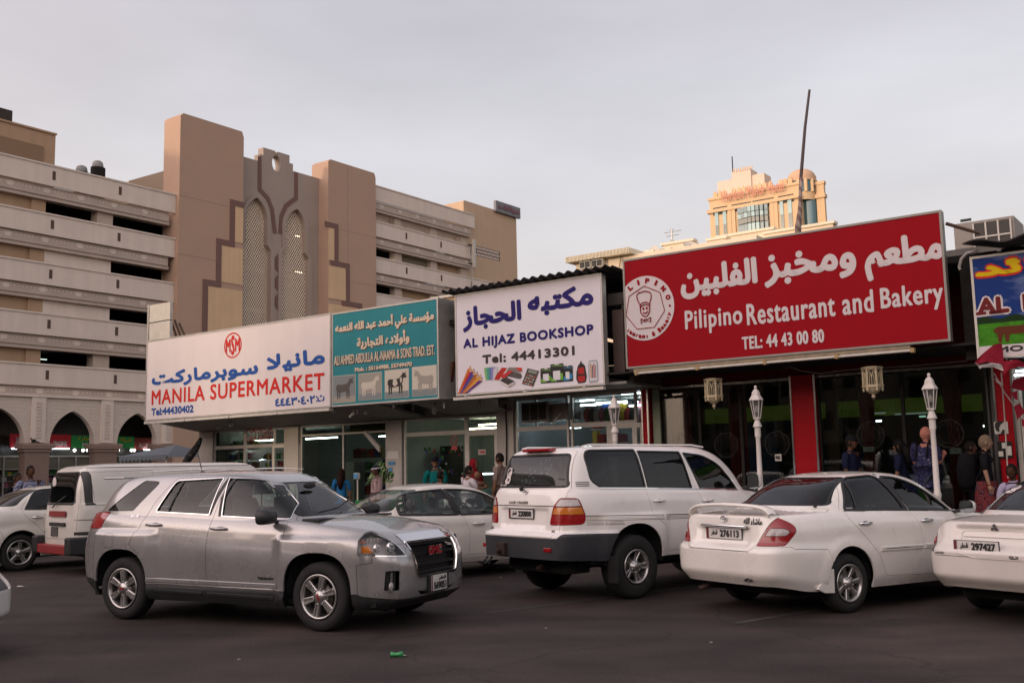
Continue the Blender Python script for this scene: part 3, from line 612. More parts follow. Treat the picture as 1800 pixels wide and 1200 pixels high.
m_signw = mat('sign_white', (.66, .60, .58), .55, var=.06, scale=1.5, streak=1.5)
sg = sign('long white supermarket sign with red English and blue Arabic lettering', 'sign', -18.95, -11.29, 3.28, 5.62, .3, m_signw)
m_sred = mat('letter_red', (.55, .035, .03), .5); m_sblue = mat('letter_blue', (.03, .09, .30), .5)
b = MB(); x0, x1, z0, z1 = quad_of(267, 686, 712, 570.5); words(b, 'MANILA SUPERMARKET', x0, x1, z0, z1, yl, .012, 1.1); sg.p('lettering', b, m_sred, label='red MANILA SUPERMARKET lettering')
b = MB(); xa = on(SHOP, 267.5, 650, YP)[0]; xb_ = on(SHOP, 571, 640, YP)[0]; zt_ = on(SHOP, 532.5, 615.5, YP)[1]; zb_ = on(SHOP, 326, 677, YP)[1]
xm0 = on(SHOP, 454, 640, YP)[0]; xm1 = on(SHOP, 469, 640, YP)[0]
words(b, arabic('سوبرماركت'), xa, xm0, zb_, zt_-.1, yl, .028); words(b, arabic('مانيلا'), xm1, xb_, zb_+.08, zt_, yl, .028)
x0, x1, z0, z1 = quad_of(266.5, 717.5, 730.5, 340.5); words(b, 'Tel:44430402', x0, x1, z0, z1, yl, .012)
_, _, z0, z1 = quad_of(570, 695, 706, 571); words(b, '٤٤٤٣٠٤٠٢', on(SHOP, 484, 705, YP)[0], on(SHOP, 554, 700, YP)[0], z0-.02, z1+.03, yl, .012); words(b, ':'+arabic('ت'), on(SHOP, 556, 700, YP)[0], on(SHOP, 570.5, 700, YP)[0], z0+.01, z1+.02, yl, .01)
sg.p('lettering', b, m_sblue, label='blue Arabic lettering and phone numbers')
cx, cz = on(SHOP, 409.5, 606.7, YP); rz_ = on(SHOP, 409.5, 584.3, YP)[1]-cz; rx_ = rz_*1.05
b = MB(); k = 40
ring = []
for q in (1.0, .89): ring += [(cx+rx_*q*math.cos(2*PI*i/k), yl, cz+rz_*q*math.sin(2*PI*i/k)) for i in range(k)]
b.add(ring, [(i, (i+1) % k, k+(i+1) % k, k+i) for i in range(k)])
words(b, 'S', cx-rx_*.2, cx+rx_*.2, cz-rz_*.78, cz+rz_*.78, yl, .018);
for sgn in (-1, 1):
 xa = cx+sgn*rx_*.53
 words(b, 'M', xa-rx_*.28, xa+rx_*.28, cz-rz_*.52, cz+rz_*.52, yl, .014)
sg.p('round_logo', b, m_sred)
m_teal = mat('sign_teal', (.035, .20, .225), .5, var=.08, scale=1.2, streak=1.2)
sg = sign('teal livestock trader sign with pale lettering and four animal photographs', 'sign', -11.25, -7.80, 3.28, 5.60, .62, m_teal)
m_crm = mat('letter_cream', (.60, .50, .38), .5); m_shad = mat('letter_shade_brown', (.10, .05, .03), .6)
b = MB(); bs_ = MB()
def both(txt, x0, x1, z0, z1, bold):
 words(b, txt, x0, x1, z0, z1, yl, bold); words(bs_, txt, x0+.022, x1+.022, z0-.022, z1-.022, yl+.005, bold)
x0 = on(SHOP, 589.5, 570, YP)[0]; x1 = on(SHOP, 763, 541, YP)[0]; z1 = on(SHOP, 763, 541, YP)[1]; z0 = on(SHOP, 763, 569, YP)[1]
both(arabic('مؤسسة علي أحمد عبد الله النعمه'), x0, x1, z0, z1, .014)
x0 = on(SHOP, 627.5, 615, YP)[0]; x1 = on(SHOP, 720, 578, YP)[0]; z1 = on(SHOP, 720, 578, YP)[1]; z0 = on(SHOP, 640, 614, YP)[1]
both(arabic('وأولاده التجارية'), x0, x1, z0, z1, .014)
x0, x1, z0, z1 = quad_of(587.5, 626, 642.5, 764.5); both('ALI AHMED ABDULLA AL-NAAMA & SONS TRAD. EST.', x0, x1, z0, z1, .004)
x0, x1, z0, z1 = quad_of(624, 646, 654.5, 724.5); both('Mob. : 55164988, 55749470', x0, x1, z0, z1, .007)
sg.p('lettering', b, m_crm); sg.p('lettering_edge', bs_, m_shad)
m_gr = [mat('print_%d' % i, c, .6) for i, c in enumerate(((.30, .28, .24), (.10, .09, .08), (.05, .045, .04), (.50, .46, .38), (.20, .22, .22)))]
def animal(b, x0, x1, z0, z1, dark, mirror=False, patch=None, y=yl-.006):
 def q(pts, m, dy=0):
  b.use(m); b.sheet([((x0+(x1-x0)*(1-p if mirror else p)), z0+(z1-z0)*r_) for p, r_ in pts], y-dy)
 q([(.08, .62), (.14, .72), (.4, .70), (.62, .73), (.74, .86), (.80, .95), (.88, .93), (.97, .78), (.93, .72), (.82, .74), (.78, .55), (.70, .42), (.40, .36), (.16, .40), (.08, .5)], dark)
 for a in (.12, .22, .60, .70): q([(a, .45), (a+.085, .45), (a+.06, .08), (a+.015, .08)], dark, .001)
 q([(.88, .93), (.95, 1.0), (.93, .88)], dark, .001); q([(.80, .93), (.77, 1.0), (.84, .93)], dark, .001)
 if patch is not None: q([(.35, .70), (.5, .70), (.56, .5), (.42, .38), (.32, .5)], patch, .002); q([(.66, .72), (.74, .78), (.76, .6), (.68, .52)], patch, .002)
for i, (pa, pb, yt, yb, dk, bgc, mir, pt) in enumerate(((587, 624.5, 662, 708, 1, 4, False, None), (631, 670.5, 658, 703, 3, 0, False, None), (677, 718, 652, 700, 2, 3, False, 3), (725, 767, 646, 696, 0, 3, True, None))):
 x0, x1, z0, z1 = quad_of(pa, yt, yb, pb); b = MB(); b.use(m_gr[3]); b.box(x0-.012, x1+.012, YP-.004, YP, z0-.012, z1+.012); b.use(m_gr[bgc]); b.box(x0, x1, YP-.007, YP-.004, z0, z1); b.use(m_gr[4 if i != 0 else 0]); b.box(x0, x1, YP-.009, YP-.0072, z0, z0+(z1-z0)*.22)
 animal(b, x0+.03, x1-.03, z0+.04, z1-.05, m_gr[dk], mir, m_gr[pt] if pt is not None else None, YP-.011)
 sg.p('animal_photograph', b, None, label=('dark goat photograph', 'white sheep photograph', 'black and white cow photograph', 'pale bull photograph')[i])
yb = .6
sg = sign('white bookshop sign with dark blue lettering and pictures of stationery', 'sign', -7.38, -3.49, 3.32, 5.62, .16, mat('sign_white_cool', (.64, .61, .64), .5, var=.04, scale=1.5), y=yb)
m_navy = mat('letter_navy', (.028, .022, .13), .5); m_gry = mat('letter_grey', (.06, .05, .045), .5)
yl = yb-.006
b = MB(); x0 = on(SHOP, 814, 584, yb)[0]; x1 = on(SHOP, 1043, 520, yb)[0]; z1 = on(SHOP, 1011, 502.5, yb)[1]; z0 = on(SHOP, 820, 584, yb)[1]
xm = on(SHOP, 917, 560, yb)[0]; xn = on(SHOP, 928, 560, yb)[0]
words(b, arabic('الحجاز'), x0, xm, z0, z1-.12, yl, .03); words(b, arabic('مكتبه'), xn, x1, z0+.15, z1, yl, .03)
x0, x1, z0, z1 = quad_of(814.5, 596, 617.5, 1044, yb); words(b, 'AL HIJAZ BOOKSHOP', x0, x1, z0, z1, yl, .014, 1.12)
sg.p('lettering', b, m_navy, label='dark blue Arabic and English shop name')
b = MB(); x0, x1, z0, z1 = quad_of(848, 624, 640, 1010.5, yb); words(b, 'Tel: 44413301', x0, x1, z0, z1, yl, .014, 1.1); sg.p('lettering', b, m_gry, label='grey phone number')
def pic(name, pa, pb, yt, yb_, draw, label=None):
 x0, x1, z0, z1 = quad_of(pa, yt, yb_, pb, yb); b = MB()
 def q(pts, col, lay=0, r=.5):
  b.use(mat('ink_%.2f_%.2f_%.2f' % col, col, r)); b.sheet([(x0+(x1-x0)*p, z0+(z1-z0)*s_) for p, s_ in pts], yl-.002-.0012*lay)
 draw(q); sg.p(name, b, None)
def dr_pencils(q):
 cols = [(.5, .16, .04), (.45, .04, .03), (.55, .3, .06), (.12, .04, .2), (.05, .08, .25), (.5, .1, .04), (.35, .12, .04)]
 for i in range(11):
  t = i/10; c = cols[i % 7]; a0 = .02+.30*t; w = .055; tx = .50+.46*t; tz = .98-.42*t-.08*(i % 3)
  q([(a0, 0), (a0+w*1.6, 0), (tx+w, tz-.06), (tx-w, tz-.02)], c, i); q([(tx+w, tz-.06), (tx-w, tz-.02), (tx+.06, tz+.10)], (.55, .36, .2), i)
  q([(tx+.035, tz+.06), (tx+.06, tz+.04), (tx+.068, tz+.11)], c, i+1)
def dr_books(q):
 for i, c in enumerate(((.2, .4, .15), (.08, .3, .2), (.1, .2, .3), (.25, .2, .45), (.5, .5, .5))):
  q([(.0+i*.08, .95-i*.02), (.14+i*.08, .98), (.18+i*.06, .42), (.05+i*.06, .40)], c, i)
 q([(.42, .62), (.60, .90), (.78, .86), (.5, .36), (.34, .40)], (.40, .04, .03), 6); q([(.5, .36), (.78, .86), (.8, .82), (.54, .33)], (.6, .58, .55), 7)
 q([(.50, .50), (.85, .74), (.97, .70), (.66, .40)], (.45, .05, .05), 8); q([(.52, .34), (.78, .10), (1.0, .24), (.74, .46)], (.06, .055, .05), 9); q([(.52, .34), (.78, .10), (.8, .0), (.56, .24)], (.6, .58, .55), 9); q([(.78, .10), (1.0, .24), (1.0, .14), (.8, .0)], (.45, .43, .4), 10)
def dr_stapler(q):
 q([(0, .45), (.1, .7), (.9, .42), (.95, .15), (.85, 0), (.1, .3)], (.10, .09, .085), 0); q([(.05, .7), (.2, 1), (.9, .9), (.98, .6), (.8, .5)], (.2, .19, .18), 1); q([(.6, .95), (.98, .85), (.95, .6), (.75, .65)], (.5, .06, .04), 2)
def dr_calc(q):
 q([(.35, 1), (1, .8), (.65, 0), (0, .2)], (.08, .07, .065), 0); q([(.42, .92), (.9, .78), (.85, .64), (.37, .78)], (.22, .25, .2), 1)
 for r in range(4):
  for c in range(4):
   cx = .33-r*.075+c*.125; cz = .64-r*.13-c*.045; q([(cx, cz+.045), (cx+.085, cz+.02), (cx+.06, cz-.05), (cx-.025, cz-.025)], (.4, .38, .34) if (r+c) % 3 else (.45, .12, .06), 2)
def dr_ink(q):
 for i, (a, c_, t) in enumerate(((0, .36, .82), (.70, 1.0, .84), (.32, .72, 1.0))):
  col = (.15, .36, .06) if i != 1 else (.04, .22, .4)
  q([(a, t-.04), (a+.02, t), (c_-.02, t), (c_, t-.04), (c_, .03), (c_-.03, 0), (a+.03, 0), (a, .03)], (.035, .035, .035), 2*i); q([(a+.02, t-.06), (c_-.02, t-.06), (c_-.02, t-.18), (a+.02, t-.13)], (.10, .18, .05) if i != 1 else (.05, .12, .2), 2*i+1)
  q([(a+.08, t*.62), (c_-.1, t*.62), (c_-.1, .12), (a+.08, .12)], (.6, .6, .6), 2*i+2); q([(a+.02, .3), (a+.08, .2), (a+.2, .05), (a+.02, .05)], col, 2*i+2)
  q([(c_-.1, t*.5), (c_-.02, t*.45), (c_-.02, .1), (c_-.1, .12)], col, 2*i+3); q([(a+.12, t-.06), (c_-.12, t-.06), (c_-.14, t+.0), (a+.14, t)], (.5, .5, .48), 2*i+3)
def dr_pack(q):
 q([(.2, .8), (.35, .9), (.65, .9), (.85, .8), (1, .3), (.9, .04), (.6, 0), (.2, 0), (.02, .2), (.05, .5)], (.04, .035, .035), 0); q([(.25, .72), (.75, .72), (.8, .42), (.2, .42)], (.35, .03, .03), 1); q([(.18, .34), (.82, .34), (.85, .1), (.5, .05), (.15, .1)], (.35, .03, .03), 1); q([(.4, .88), (.45, 1), (.55, 1), (.6, .88)], (.04, .035, .035), 1)
def dr_case(q):
 q([(.1, .96), (.9, .96), (1, .8), (1, .05), (.8, 0), (.1, 0), (0, .1), (0, .8)], (.32, .32, .34), 0); q([(.14, .9), (.86, .9), (.9, .1), (.12, .08)], (.55, .55, .58), 1)
 for i, c in enumerate(((.45, .2, .05), (.1, .1, .1), (.4, .05, .04), (.25, .22, .2))): q([(.22+.16*i, .82-.08*(i % 2)), (.33+.16*i, .82-.08*(i % 2)), (.33+.16*i, .2), (.22+.16*i, .2)], c, 2)
pic('pencil_print', 803.5, 847, 648, 692, dr_pencils); pic('book_print', 851, 905, 645, 684, dr_books); pic('stapler_print', 889, 919, 646, 668, dr_stapler); pic('calculator_print', 917, 948, 648, 681, dr_calc)
pic('ink_box_print', 950, 1007, 642, 674, dr_ink); pic('backpack_print', 1012, 1031, 636, 674, dr_pack); pic('pencil_case_print', 1034, 1051, 632, 673, dr_case)
tl = Rt('tube_lamp', 'long cream lamp batten fixed under the white bookshop sign', 'lamp', SHOP, (-5.4, .5, 3.25))
tl.p('batten', MB().box(-7.36, -3.45, .46, .56, 3.215, 3.275), m_cream)
for x in (-7.0, -5.4, -3.9): tl.p('clip', MB().box(x-.03, x+.03, .45, .62, 3.27, 3.325), m_frame)
yr = YP
rx0, rx1, rz0, rz1 = -2.92, 3.19, 3.59, 5.79
m_sgred = mat('sign_red', (.26, .004, .010), .5, var=.06, scale=1.4, streak=2.5)
sg = sign('large red restaurant sign with white lettering and round chef logo', 'sign', rx0, rx1, rz0, rz1, .17, m_sgred, edge=mat('dull_steel', (.22, .21, .19), .5, .5, var=.2))
m_white = mat('letter_white', (.55, .50, .50), .5)
yl = yr-.006
b = MB()
def wpx(txt, xl, xr, top, bot, bold, y=YP):
 words(b, txt, on(SHOP, xl, bot[1], y)[0], on(SHOP, xr, top[1], y)[0], on(SHOP, *bot, y)[1], on(SHOP, *top, y)[1], y-.006, bold)
wpx(arabic('الفلبين'), 1197.5, 1330, (1326, 451), (1212, 526), .03)
wpx(arabic('ومخبز'), 1344.5, 1504, (1412.5, 439.5), (1352, 506), .03)
wpx(arabic('مطعم'), 1522, 1657, (1585, 414), (1527, 495), .03)
zt_ = on(SHOP, 1204, 547.5, YP)[1]; zbse = on(SHOP, 1207, 583.5, YP)[1]; hgt = zt_-zbse
words(b, 'Pilipino', on(SHOP, 1204, 560, YP)[0], on(SHOP, 1305, 550, YP)[0], zbse-hgt*.17, zt_+.01, yl, .011, 1.12, boldz=.01)
words(b, 'Restaurant', on(SHOP, 1313, 560, YP)[0], on(SHOP, 1469, 550, YP)[0], zbse, zt_+.0, yl, .011, 1.12, boldz=.01)
words(b, 'and', on(SHOP, 1482, 560, YP)[0], on(SHOP, 1537, 550, YP)[0], zbse, zt_, yl, .011, 1.12, boldz=.01)
words(b, 'Bakery', on(SHOP, 1550, 560, YP)[0], on(SHOP, 1660, 540, YP)[0], zbse-hgt*.17, zt_, yl, .011, 1.12, boldz=.01)
x0, x1, z0, z1 = quad_of(1304, 592, 615, 1449); words(b, 'TEL: 44 43 00 80', x0, x1, z0, z1, yl, .010, 1.1, boldz=.008)
sg.p('lettering', b, m_white)
cx, cz = on(SHOP, 1134, 541.5, YP); rr = on(SHOP, 1134, 485, YP)[1]-cz
b = MB(); pts = [(max(rx0+.03, cx+rr*math.cos(2*PI*i/60)), cz+rr*math.sin(2*PI*i/60)) for i in range(60)]; b.sheet(pts, yl); sg.p('logo_disc', b, m_white)
b = MB(); yy = yl-.008
def ring_letters(txt, a0, a1, rad, h, wfac):
 n = len(txt)
 for i, ch in enumerate(txt):
  if ch == ' ': continue
  a = math.radians(a0+(a1-a0)*i/(n-1)); px_ = cx+rad*math.cos(a); pz_ = cz+rad*math.sin(a)
  if px_-h*.5 < rx0+.03: continue
  rot = -(a-PI/2) if a0 <= 180 else -(a+PI/2)
  M = Matrix.Translation((px_, 0, pz_)) @ Matrix.Rotation(rot, 4, 'Y')
  low = ch in 'estaurnkeryc'; hh = h*(.72 if low else 1.0); ww = h*wfac*(.5 if ch in 'Irt' else 1)
  words(b, ch, -ww, ww, -h*.5, -h*.5+hh, yy, .010, M=M)
ring_letters('PILIPINO', 168, 17, rr*.845, rr*.17, .45)
ring_letters('Restaurant & Bakery', 203, 342, rr*.86, rr*.15, .36)
k7 = [(cx+rr*.69*math.cos(2*PI*i/7+PI/2), yy, cz+rr*.69*math.sin(2*PI*i/7+PI/2)) for i in range(8)]
b.tube([p for p in k7], .008, 4)
def crv(pts, w=.011, close=False):
 q = [(cx+rr*p, yy-.002, cz+rr*s_) for p, s_ in pts]
 if close: q.append(q[0])
 b.tube(q, w, 4)
crv([(-.16, .12), (-.24, .28), (-.27, .42), (-.2, .5), (-.1, .5), (.0, .53), (.12, .5), (.2, .46), (.24, .38), (.22, .25), (.17, .12)])
crv([(-.17, .1), (-.08, .17), (.05, .18), (.18, .11)]); crv([(-.16, .04), (-.06, .1), (.05, .11), (.17, .05)]); crv([(-.17, .1), (-.16, .04), (-.15, -.12), (-.06, -.24), (.02, -.27), (.09, -.24), (.16, -.12), (.17, .05), (.18, .11)])
crv([(-.06, -.12), (.01, -.17), (.09, -.11)], .014)
for ex in (-.05, .07): b.ball((cx+rr*ex, yy-.004, cz-rr*.01), rr*.035, .004, rr*.045, 8, 6)
crv([(-.15, -.32), (-.03, -.38), (-.15, -.46)], close=True); crv([(.19, -.31), (.05, -.37), (.19, -.45)], close=True); crv([(-.03, -.35), (.05, -.35), (.05, -.41), (-.03, -.41)], close=True)
b.ball((cx+rr*.86, yy-.004, cz-rr*.02), rr*.035, .004, rr*.035, 8, 6)
sg.p('logo_print', b, m_sgred)
tl = Rt('tube_lamp', 'long thin lamp pipe on brackets under the red restaurant sign', 'lamp', SHOP, (0, .45, 3.55))
tl.p('batten', MB().box(on(SHOP, 1113, 640, .5)[0], on(SHOP, 1600, 612, .5)[0], .5, .62, 3.50, 3.575), mat('rusty_cream', (.25, .20, .13), .7, var=.4, scale=6))
tl.p('pipe', MB().tube([(on(SHOP, 1117, 648, .42)[0], .42, 3.475), (on(SHOP, 1605, 612, .42)[0], .42, 3.475)], .022, 8), m_cream)
for px in (1118, 1225, 1344, 1471, 1605): tl.p('clip', MB().box(on(SHOP, px, 630, .42)[0]-.03, on(SHOP, px, 630, .42)[0]+.03, .39, .5, 3.44, 3.52), mat('brass_clip', (.3, .2, .08), .5))
m_bsky = mat('sign_blue', (.02, .05, .20), .45)
t_ = m_bsky.node_tree; tcn = t_.nodes.new('ShaderNodeTexCoord'); no_ = t_.nodes.new('ShaderNodeTexNoise'); mp_ = t_.nodes.new('ShaderNodeMapping'); mp_.inputs['Scale'].default_value = (.8, .8, 2.6); t_.links.new(tcn.outputs['Object'], mp_.inputs[0]); t_.links.new(mp_.outputs[0], no_.inputs[0]); no_.inputs['Scale'].default_value = 1.6; no_.inputs['Detail'].default_value = 7
rp_ = t_.nodes.new('ShaderNodeValToRGB'); rp_.color_ramp.elements[0].position = .5; rp_.color_ramp.elements[0].color = (.012, .035, .16, 1); rp_.color_ramp.elements[1].position = .8; rp_.color_ramp.elements[1].color = (.25, .32, .45, 1); t_.links.new(no_.outputs[0], rp_.inputs[0]); t_.links.new(rp_.outputs[0], t_.nodes['Principled BSDF'].inputs['Base Color'])
bx0 = 3.58; bx1 = 8.2; bz0, bz1 = 3.25, 4.93
sg = sign('blue sky sign with yellow Arabic lettering and a brown cow at the right edge', 'sign', bx0, bx1, bz0, bz1, .2, m_bsky, edge=m_cream)
za = on(SHOP, 1712, 571, YP)[1]; zb_ = on(SHOP, 1713, 610, YP)[1]
sg.p('field', MB().box(bx0+.035, bx1-.035, YP-.004, YP, zb_, za), mat('print_green', (.05, .20, .015), .5, var=.4, scale=14))
sg.p('tree_line', MB().prism([(bx0+.035, za)]+[(bx0+.035+i*.12, za+.09+.03*math.sin(i*1.7)) for i in range(38)]+[(bx0+.035+37*.12, za)], YP-.004, YP), mat('print_dark_green', (.012, .03, .01), .5))
sg.p('white_band', MB().box(bx0+.035, bx1-.035, YP-.004, YP, bz0+.035, zb_), m_white)
m_yel = mat('letter_yellow', (.60, .42, .01), .5); m_mar = mat('letter_maroon', (.13, .02, .02), .5)
xa, xe = on(SHOP, 1714, 485, YP)[0], on(SHOP, 1714, 485, YP)[0]+1.42
z0 = on(SHOP, 1716, 494, YP)[1]; z1 = on(SHOP, 1770, 455, YP)[1]
b = MB(); xe = xa+1.22; words(b, arabic('رائد'), xa-.03, xe+.03, z0-.04, z1+.04, YP-.005, .05); sg.p('lettering_edge', b, m_sred)
b = MB(); words(b, arabic('رائد'), xa, xe, z0, z1, YP-.011, .022); sg.p('lettering', b, m_yel)
xa = on(SHOP, 1718, 545, YP)[0]; z0 = on(SHOP, 1720, 554, YP)[1]; z1 = on(SHOP, 1724, 524, YP)[1]; xw = on(SHOP, 1775, 550, YP)[0]
for mm_, gro, dy in ((m_white, .03, .005), (m_mar, 0, .011)):
 b = MB(); bo = .018+gro
 words(b, 'AL', xa-gro, xw+gro, z0-gro, z1+gro, YP-dy, bo); words(b, 'RAED', xw+.2-gro, xw+1.9+gro, z0-gro, z1+gro, YP-dy, bo)
 for sx0, sx1 in ((xa-.02, xa+.13), (xa+.20, xa+.36), (xw-.30, xw-.1)): b.box(sx0-gro, sx1+gro, YP-dy-.003, YP-dy, z0-gro, z0+.05+gro)
 sg.p('lettering', b, mm_)
b = MB(); words(b, 'MOBILE', on(SHOP, 1752, 615, YP)[0], on(SHOP, 1752, 615, YP)[0]+.85, on(SHOP, 1768, 619, YP)[1], on(SHOP, 1768, 608, YP)[1], YP-.006, .008); sg.p('lettering', b, m_blk)
x0 = on(SHOP, 1738, 590, YP)[0]; x1 = x0+1.05; z0 = on(SHOP, 1745, 606, YP)[1]; z1 = on(SHOP, 1795, 558, YP)[1]
b = MB(); animal(b, x0, x1, z0, z1, mat('print_brown', (.10, .03, .015), .5), False, None, YP-.007); b.use(m_gr[3]); b.sheet([(x0+.86*1.05, z0+.62), (x0+1.0, z0+.60), (x0+.97, z0+.5), (x0+.88, z0+.48)], YP-.012)
sg.p('cow_print', b)
# ======================= MULTI-STOREY GARAGE =======================
m_par = mat('parapet_white', (.66, .57, .49), .85, var=.12, scale=.8, streak=.8, bump=.1)
m_frz = mat('frieze_beige', (.47, .39, .33), .85, var=.12, scale=.8)
m_tan = mat('tan_render', (.40, .27, .17), .9, var=.12, scale=1.2, streak=1.0)
m_pil = mat('pillar_brown', (.42, .285, .205), .92, var=.07, scale=.5, bump=.3, bscale=14)
m_mid = mat('panel_greybrown', (.35, .285, .24), .92, var=.08, scale=.5, bump=.3, bscale=14)
m_rib = mat('ribbon_maroon', (.17, .095, .08), .85, var=.1)
m_ins = mat('inset_sand', (.62, .43, .26), .9, var=.12, scale=1, streak=1.5)
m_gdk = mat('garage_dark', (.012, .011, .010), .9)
m_colm = mat('garage_column', (.46, .38, .31), .85, var=.12)
GX0 = -70.0
def PX(px, py, y=0.0): return on(PARK, px, py, y)
gar = Rt('parking_garage', 'white and brown multi-storey car park with two tall pillars and pointed lattice windows', 'car park', PARK, (15, 0, 0))
FL = 3.02
def parapets(tops, x0, x1f, e=0.0):
 for k, t in enumerate(tops):
  x1 = x1f(k)
  gar.p('parapet', MB().box(x0, x1, e, .18, t-1.32, t-.10), m_par)
  gar.p('coping', MB().box(x0, x1+.02, e-.06, .24, t-.10, t), m_par)
  fz = MB(); fz.box(x0, x1-.35, .22, .8, t-1.92, t-1.325); f_ = gar.p('frieze', fz, m_frz)
  dd = MB(); x = x0+.2 if x0 > -20 else -12.0
  while x < x1-.5:               # carved dentils and rosettes
   dd.box(x, x+.12, .212, .225, t-1.60, t-1.52)
   if int(round(x*4)) % 9 == 0: dd.box(x-.12, x+.24, .205, .22, t-1.74, t-1.46)
   x += .25
  P('carving', dd, m_par, f_, gar.loc, kind='stuff')
  gar.p('soffit_beam', MB().box(x0, x1-.25, .30, .9, t-2.14, t-1.925), m_frz)
tops = [20.52-FL*k for k in range(5)]
parapets(tops, GX0, lambda k: 11.24)
rt_ = [25.32-FL*k for k in range(7)]
parapets(rt_, 30.25, lambda k: 43.8 if k < 2 else 46.2)
NW = mat('notch_dark', (.09, .055, .04), .9)
for k, t in enumerate(tops):
 for s_ in (2.62, 7.08, -1.9, -6.4, -10.9, -15.4):
  gar.p('drain_slot', MB().box(s_-.1, s_+.1, -.015, .02, t-.92, t-.38), NW)
for k, t in enumerate(rt_[1:]):
 for s_ in (34.3, 38.9, 43.2):
  gar.p('drain_slot', MB().box(s_-.1, s_+.1, -.015, .02, t-.92, t-.38), NW)
pat = {0: 'TDcD', 1: 'TWWD', 2: 'TWWD', 3: 'TDcD'}
for k in range(4):
 z1 = tops[k]-2.0; z0 = tops[k+1]-.15
 gar.p('blank_panel', MB().box(GX0, 1.62, .75, .95, z0, z1), m_tan); gar.p('pilaster', MB().box(1.62, 2.5, .60, .95, z0, z1), m_tan)
 if pat[k][1] == 'W': gar.p('blank_panel', MB().box(2.52, 6.95, .62, .9, z0, z1), m_par)
 else: gar.p('column', MB().box(5.9, 7.0, .60, 1.3, z0, z1), m_colm)
 gar.p('ceiling_light', MB().box(3.6, 4.6, 3.6, 3.7, z1-.35, z1-.29) if k == 3 else MB().box(8.0, 8.7, 6, 6.1, z1-.2, z1-.16), emit('garage_tube', (.75, .95, .85), 4 if k == 3 else 1))
for k in range(6):
 z1 = rt_[k]-2.0; z0 = rt_[k+1]-.15
 for c in (34.0, 38.7, 43.0): gar.p('column', MB().box(c-.55, c+.35, .6, 1.2, z0, z1), m_colm)
 if k == 0: gar.p('blank_panel', MB().box(30.3, 43.4, 1.22, 1.4, z0, z1), m_par)
 else:
  gar.p('blank_panel', MB().box(34.3, 38.2, 1.0, 1.2, z0, z1), mat('olive_render', (.19, .16, .11), .9, var=.1) if k == 1 else m_tan); gar.p('blank_panel', MB().box(39, 45.8, 1.0, 1.2, z0, z1), m_tan)
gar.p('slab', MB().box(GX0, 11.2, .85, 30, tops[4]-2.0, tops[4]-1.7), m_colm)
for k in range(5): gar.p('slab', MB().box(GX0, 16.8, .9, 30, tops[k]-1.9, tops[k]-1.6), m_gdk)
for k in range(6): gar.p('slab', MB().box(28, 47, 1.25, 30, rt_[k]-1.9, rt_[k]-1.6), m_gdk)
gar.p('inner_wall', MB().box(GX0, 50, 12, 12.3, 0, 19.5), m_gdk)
gar.p('end_wall', MB().box(GX0, GX0+.4, .2, 30, 0, 20.5), m_tan)
def chamfer(x0, x1, z1, z0=0.0, c=.45):
 return [(x0, z0), (x1, z0), (x1, z1-.9*c), (x1-.35*c, z1), (x0+.5*c, z1), (x0, z1-.45*c)]
A0, A1, B0, B1 = 11.25, 16.6, 24.87, 30.2
gar.p('pillar', MB().prism(chamfer(A0, A1, 26.15), -.35, 1.45), m_pil); gar.p('pillar', MB().prism(chamfer(B0, B1, 26.15), -.35, 1.5), m_pil)
for z in (16.4, 20.4):
 gar.p('joint', MB().box(A0+.02, A1-.02, -.358, -.34, z, z+.03), mat('joint_pale', (.30, .22, .17), .9)); gar.p('joint', MB().box(B0+.02, B1-.02, -.358, -.34, z+.3, z+.33), MATS['joint_pale'])
gar.p('joint', MB().box(26.95, 27.0, -.358, -.34, 17, 26.0), MATS['joint_pale'])
YM = .7
def loc(px, py, y=YM): return PX(px, py, y)
def arch_poly(ax, az, xl, xr, zs, z0, zw, ww):
 """pointed arch: apex, springing at zs; below zw the opening is ww wider on each side"""
 p = [(xl-ww, z0), (xl-ww, zw-.3), (xl, zw+.1), (xl, zs)]
 for i in range(1, 8):
  t = i/8; p.append((xl+(ax-xl)*(1-math.cos(t*1.05))/(1-math.cos(1.05)), zs+(az-zs)*math.sin(t*1.05)/math.sin(1.05)))
 p.append((ax, az))
 for i in range(7, 0, -1):
  t = i/8; p.append((xr-(xr-ax)*(1-math.cos(t*1.05))/(1-math.cos(1.05)), zs+(az-zs)*math.sin(t*1.05)/math.sin(1.05)))
 p += [(xr, zs), (xr, zw+.1), (xr+ww, zw-.3), (xr+ww, z0)]
 return p
zb0 = 5.0
Lx0, Lx1 = loc(430, 430)[0], loc(469, 430)[0]; Lax, Laz = loc(449.5, 347); Rx0, Rx1 = loc(500, 430)[0], loc(536, 430)[0]; Rax, Raz = loc(520, 364)
Rax = (Rx0+Rx1)/2+.15; Lax = (Lx0+Lx1)/2
zS = loc(450, 385)[1]; zW = loc(465, 432)[1]
PL = arch_poly(Lax, Laz, Lx0, Lx1, zS, zb0, zW, .35); PR = arch_poly(Rax, Laz-.1, Rx0, Rx1, zS, zb0, zW, .35)
crown = [loc(427, 264), loc(458, 273), loc(458, 263), loc(463, 263), loc(463, 255), (loc(486, 0)[0]-.25, loc(486, 261)[1]), (loc(486, 0)[0]-.1, loc(486, 261)[1]-.8), (loc(486, 0)[0], loc(486, 261)[1]-.8), (loc(486, 0)[0]+.1, loc(486, 261)[1]-.8), (loc(487, 0)[0]+.25, loc(487, 262)[1]), loc(509, 268), loc(509, 279), loc(514, 279), loc(514, 290), loc(562, 303)]
zc0 = loc(458, 263)[1]; ztop = loc(463, 255)[1]; xc = loc(486, 262)[0]; w1 = loc(509, 275)[0]-xc; w0 = xc-loc(463, 262)[0]
zbase = 24.75
xl0, xr0_ = A1-.5, B0+.5
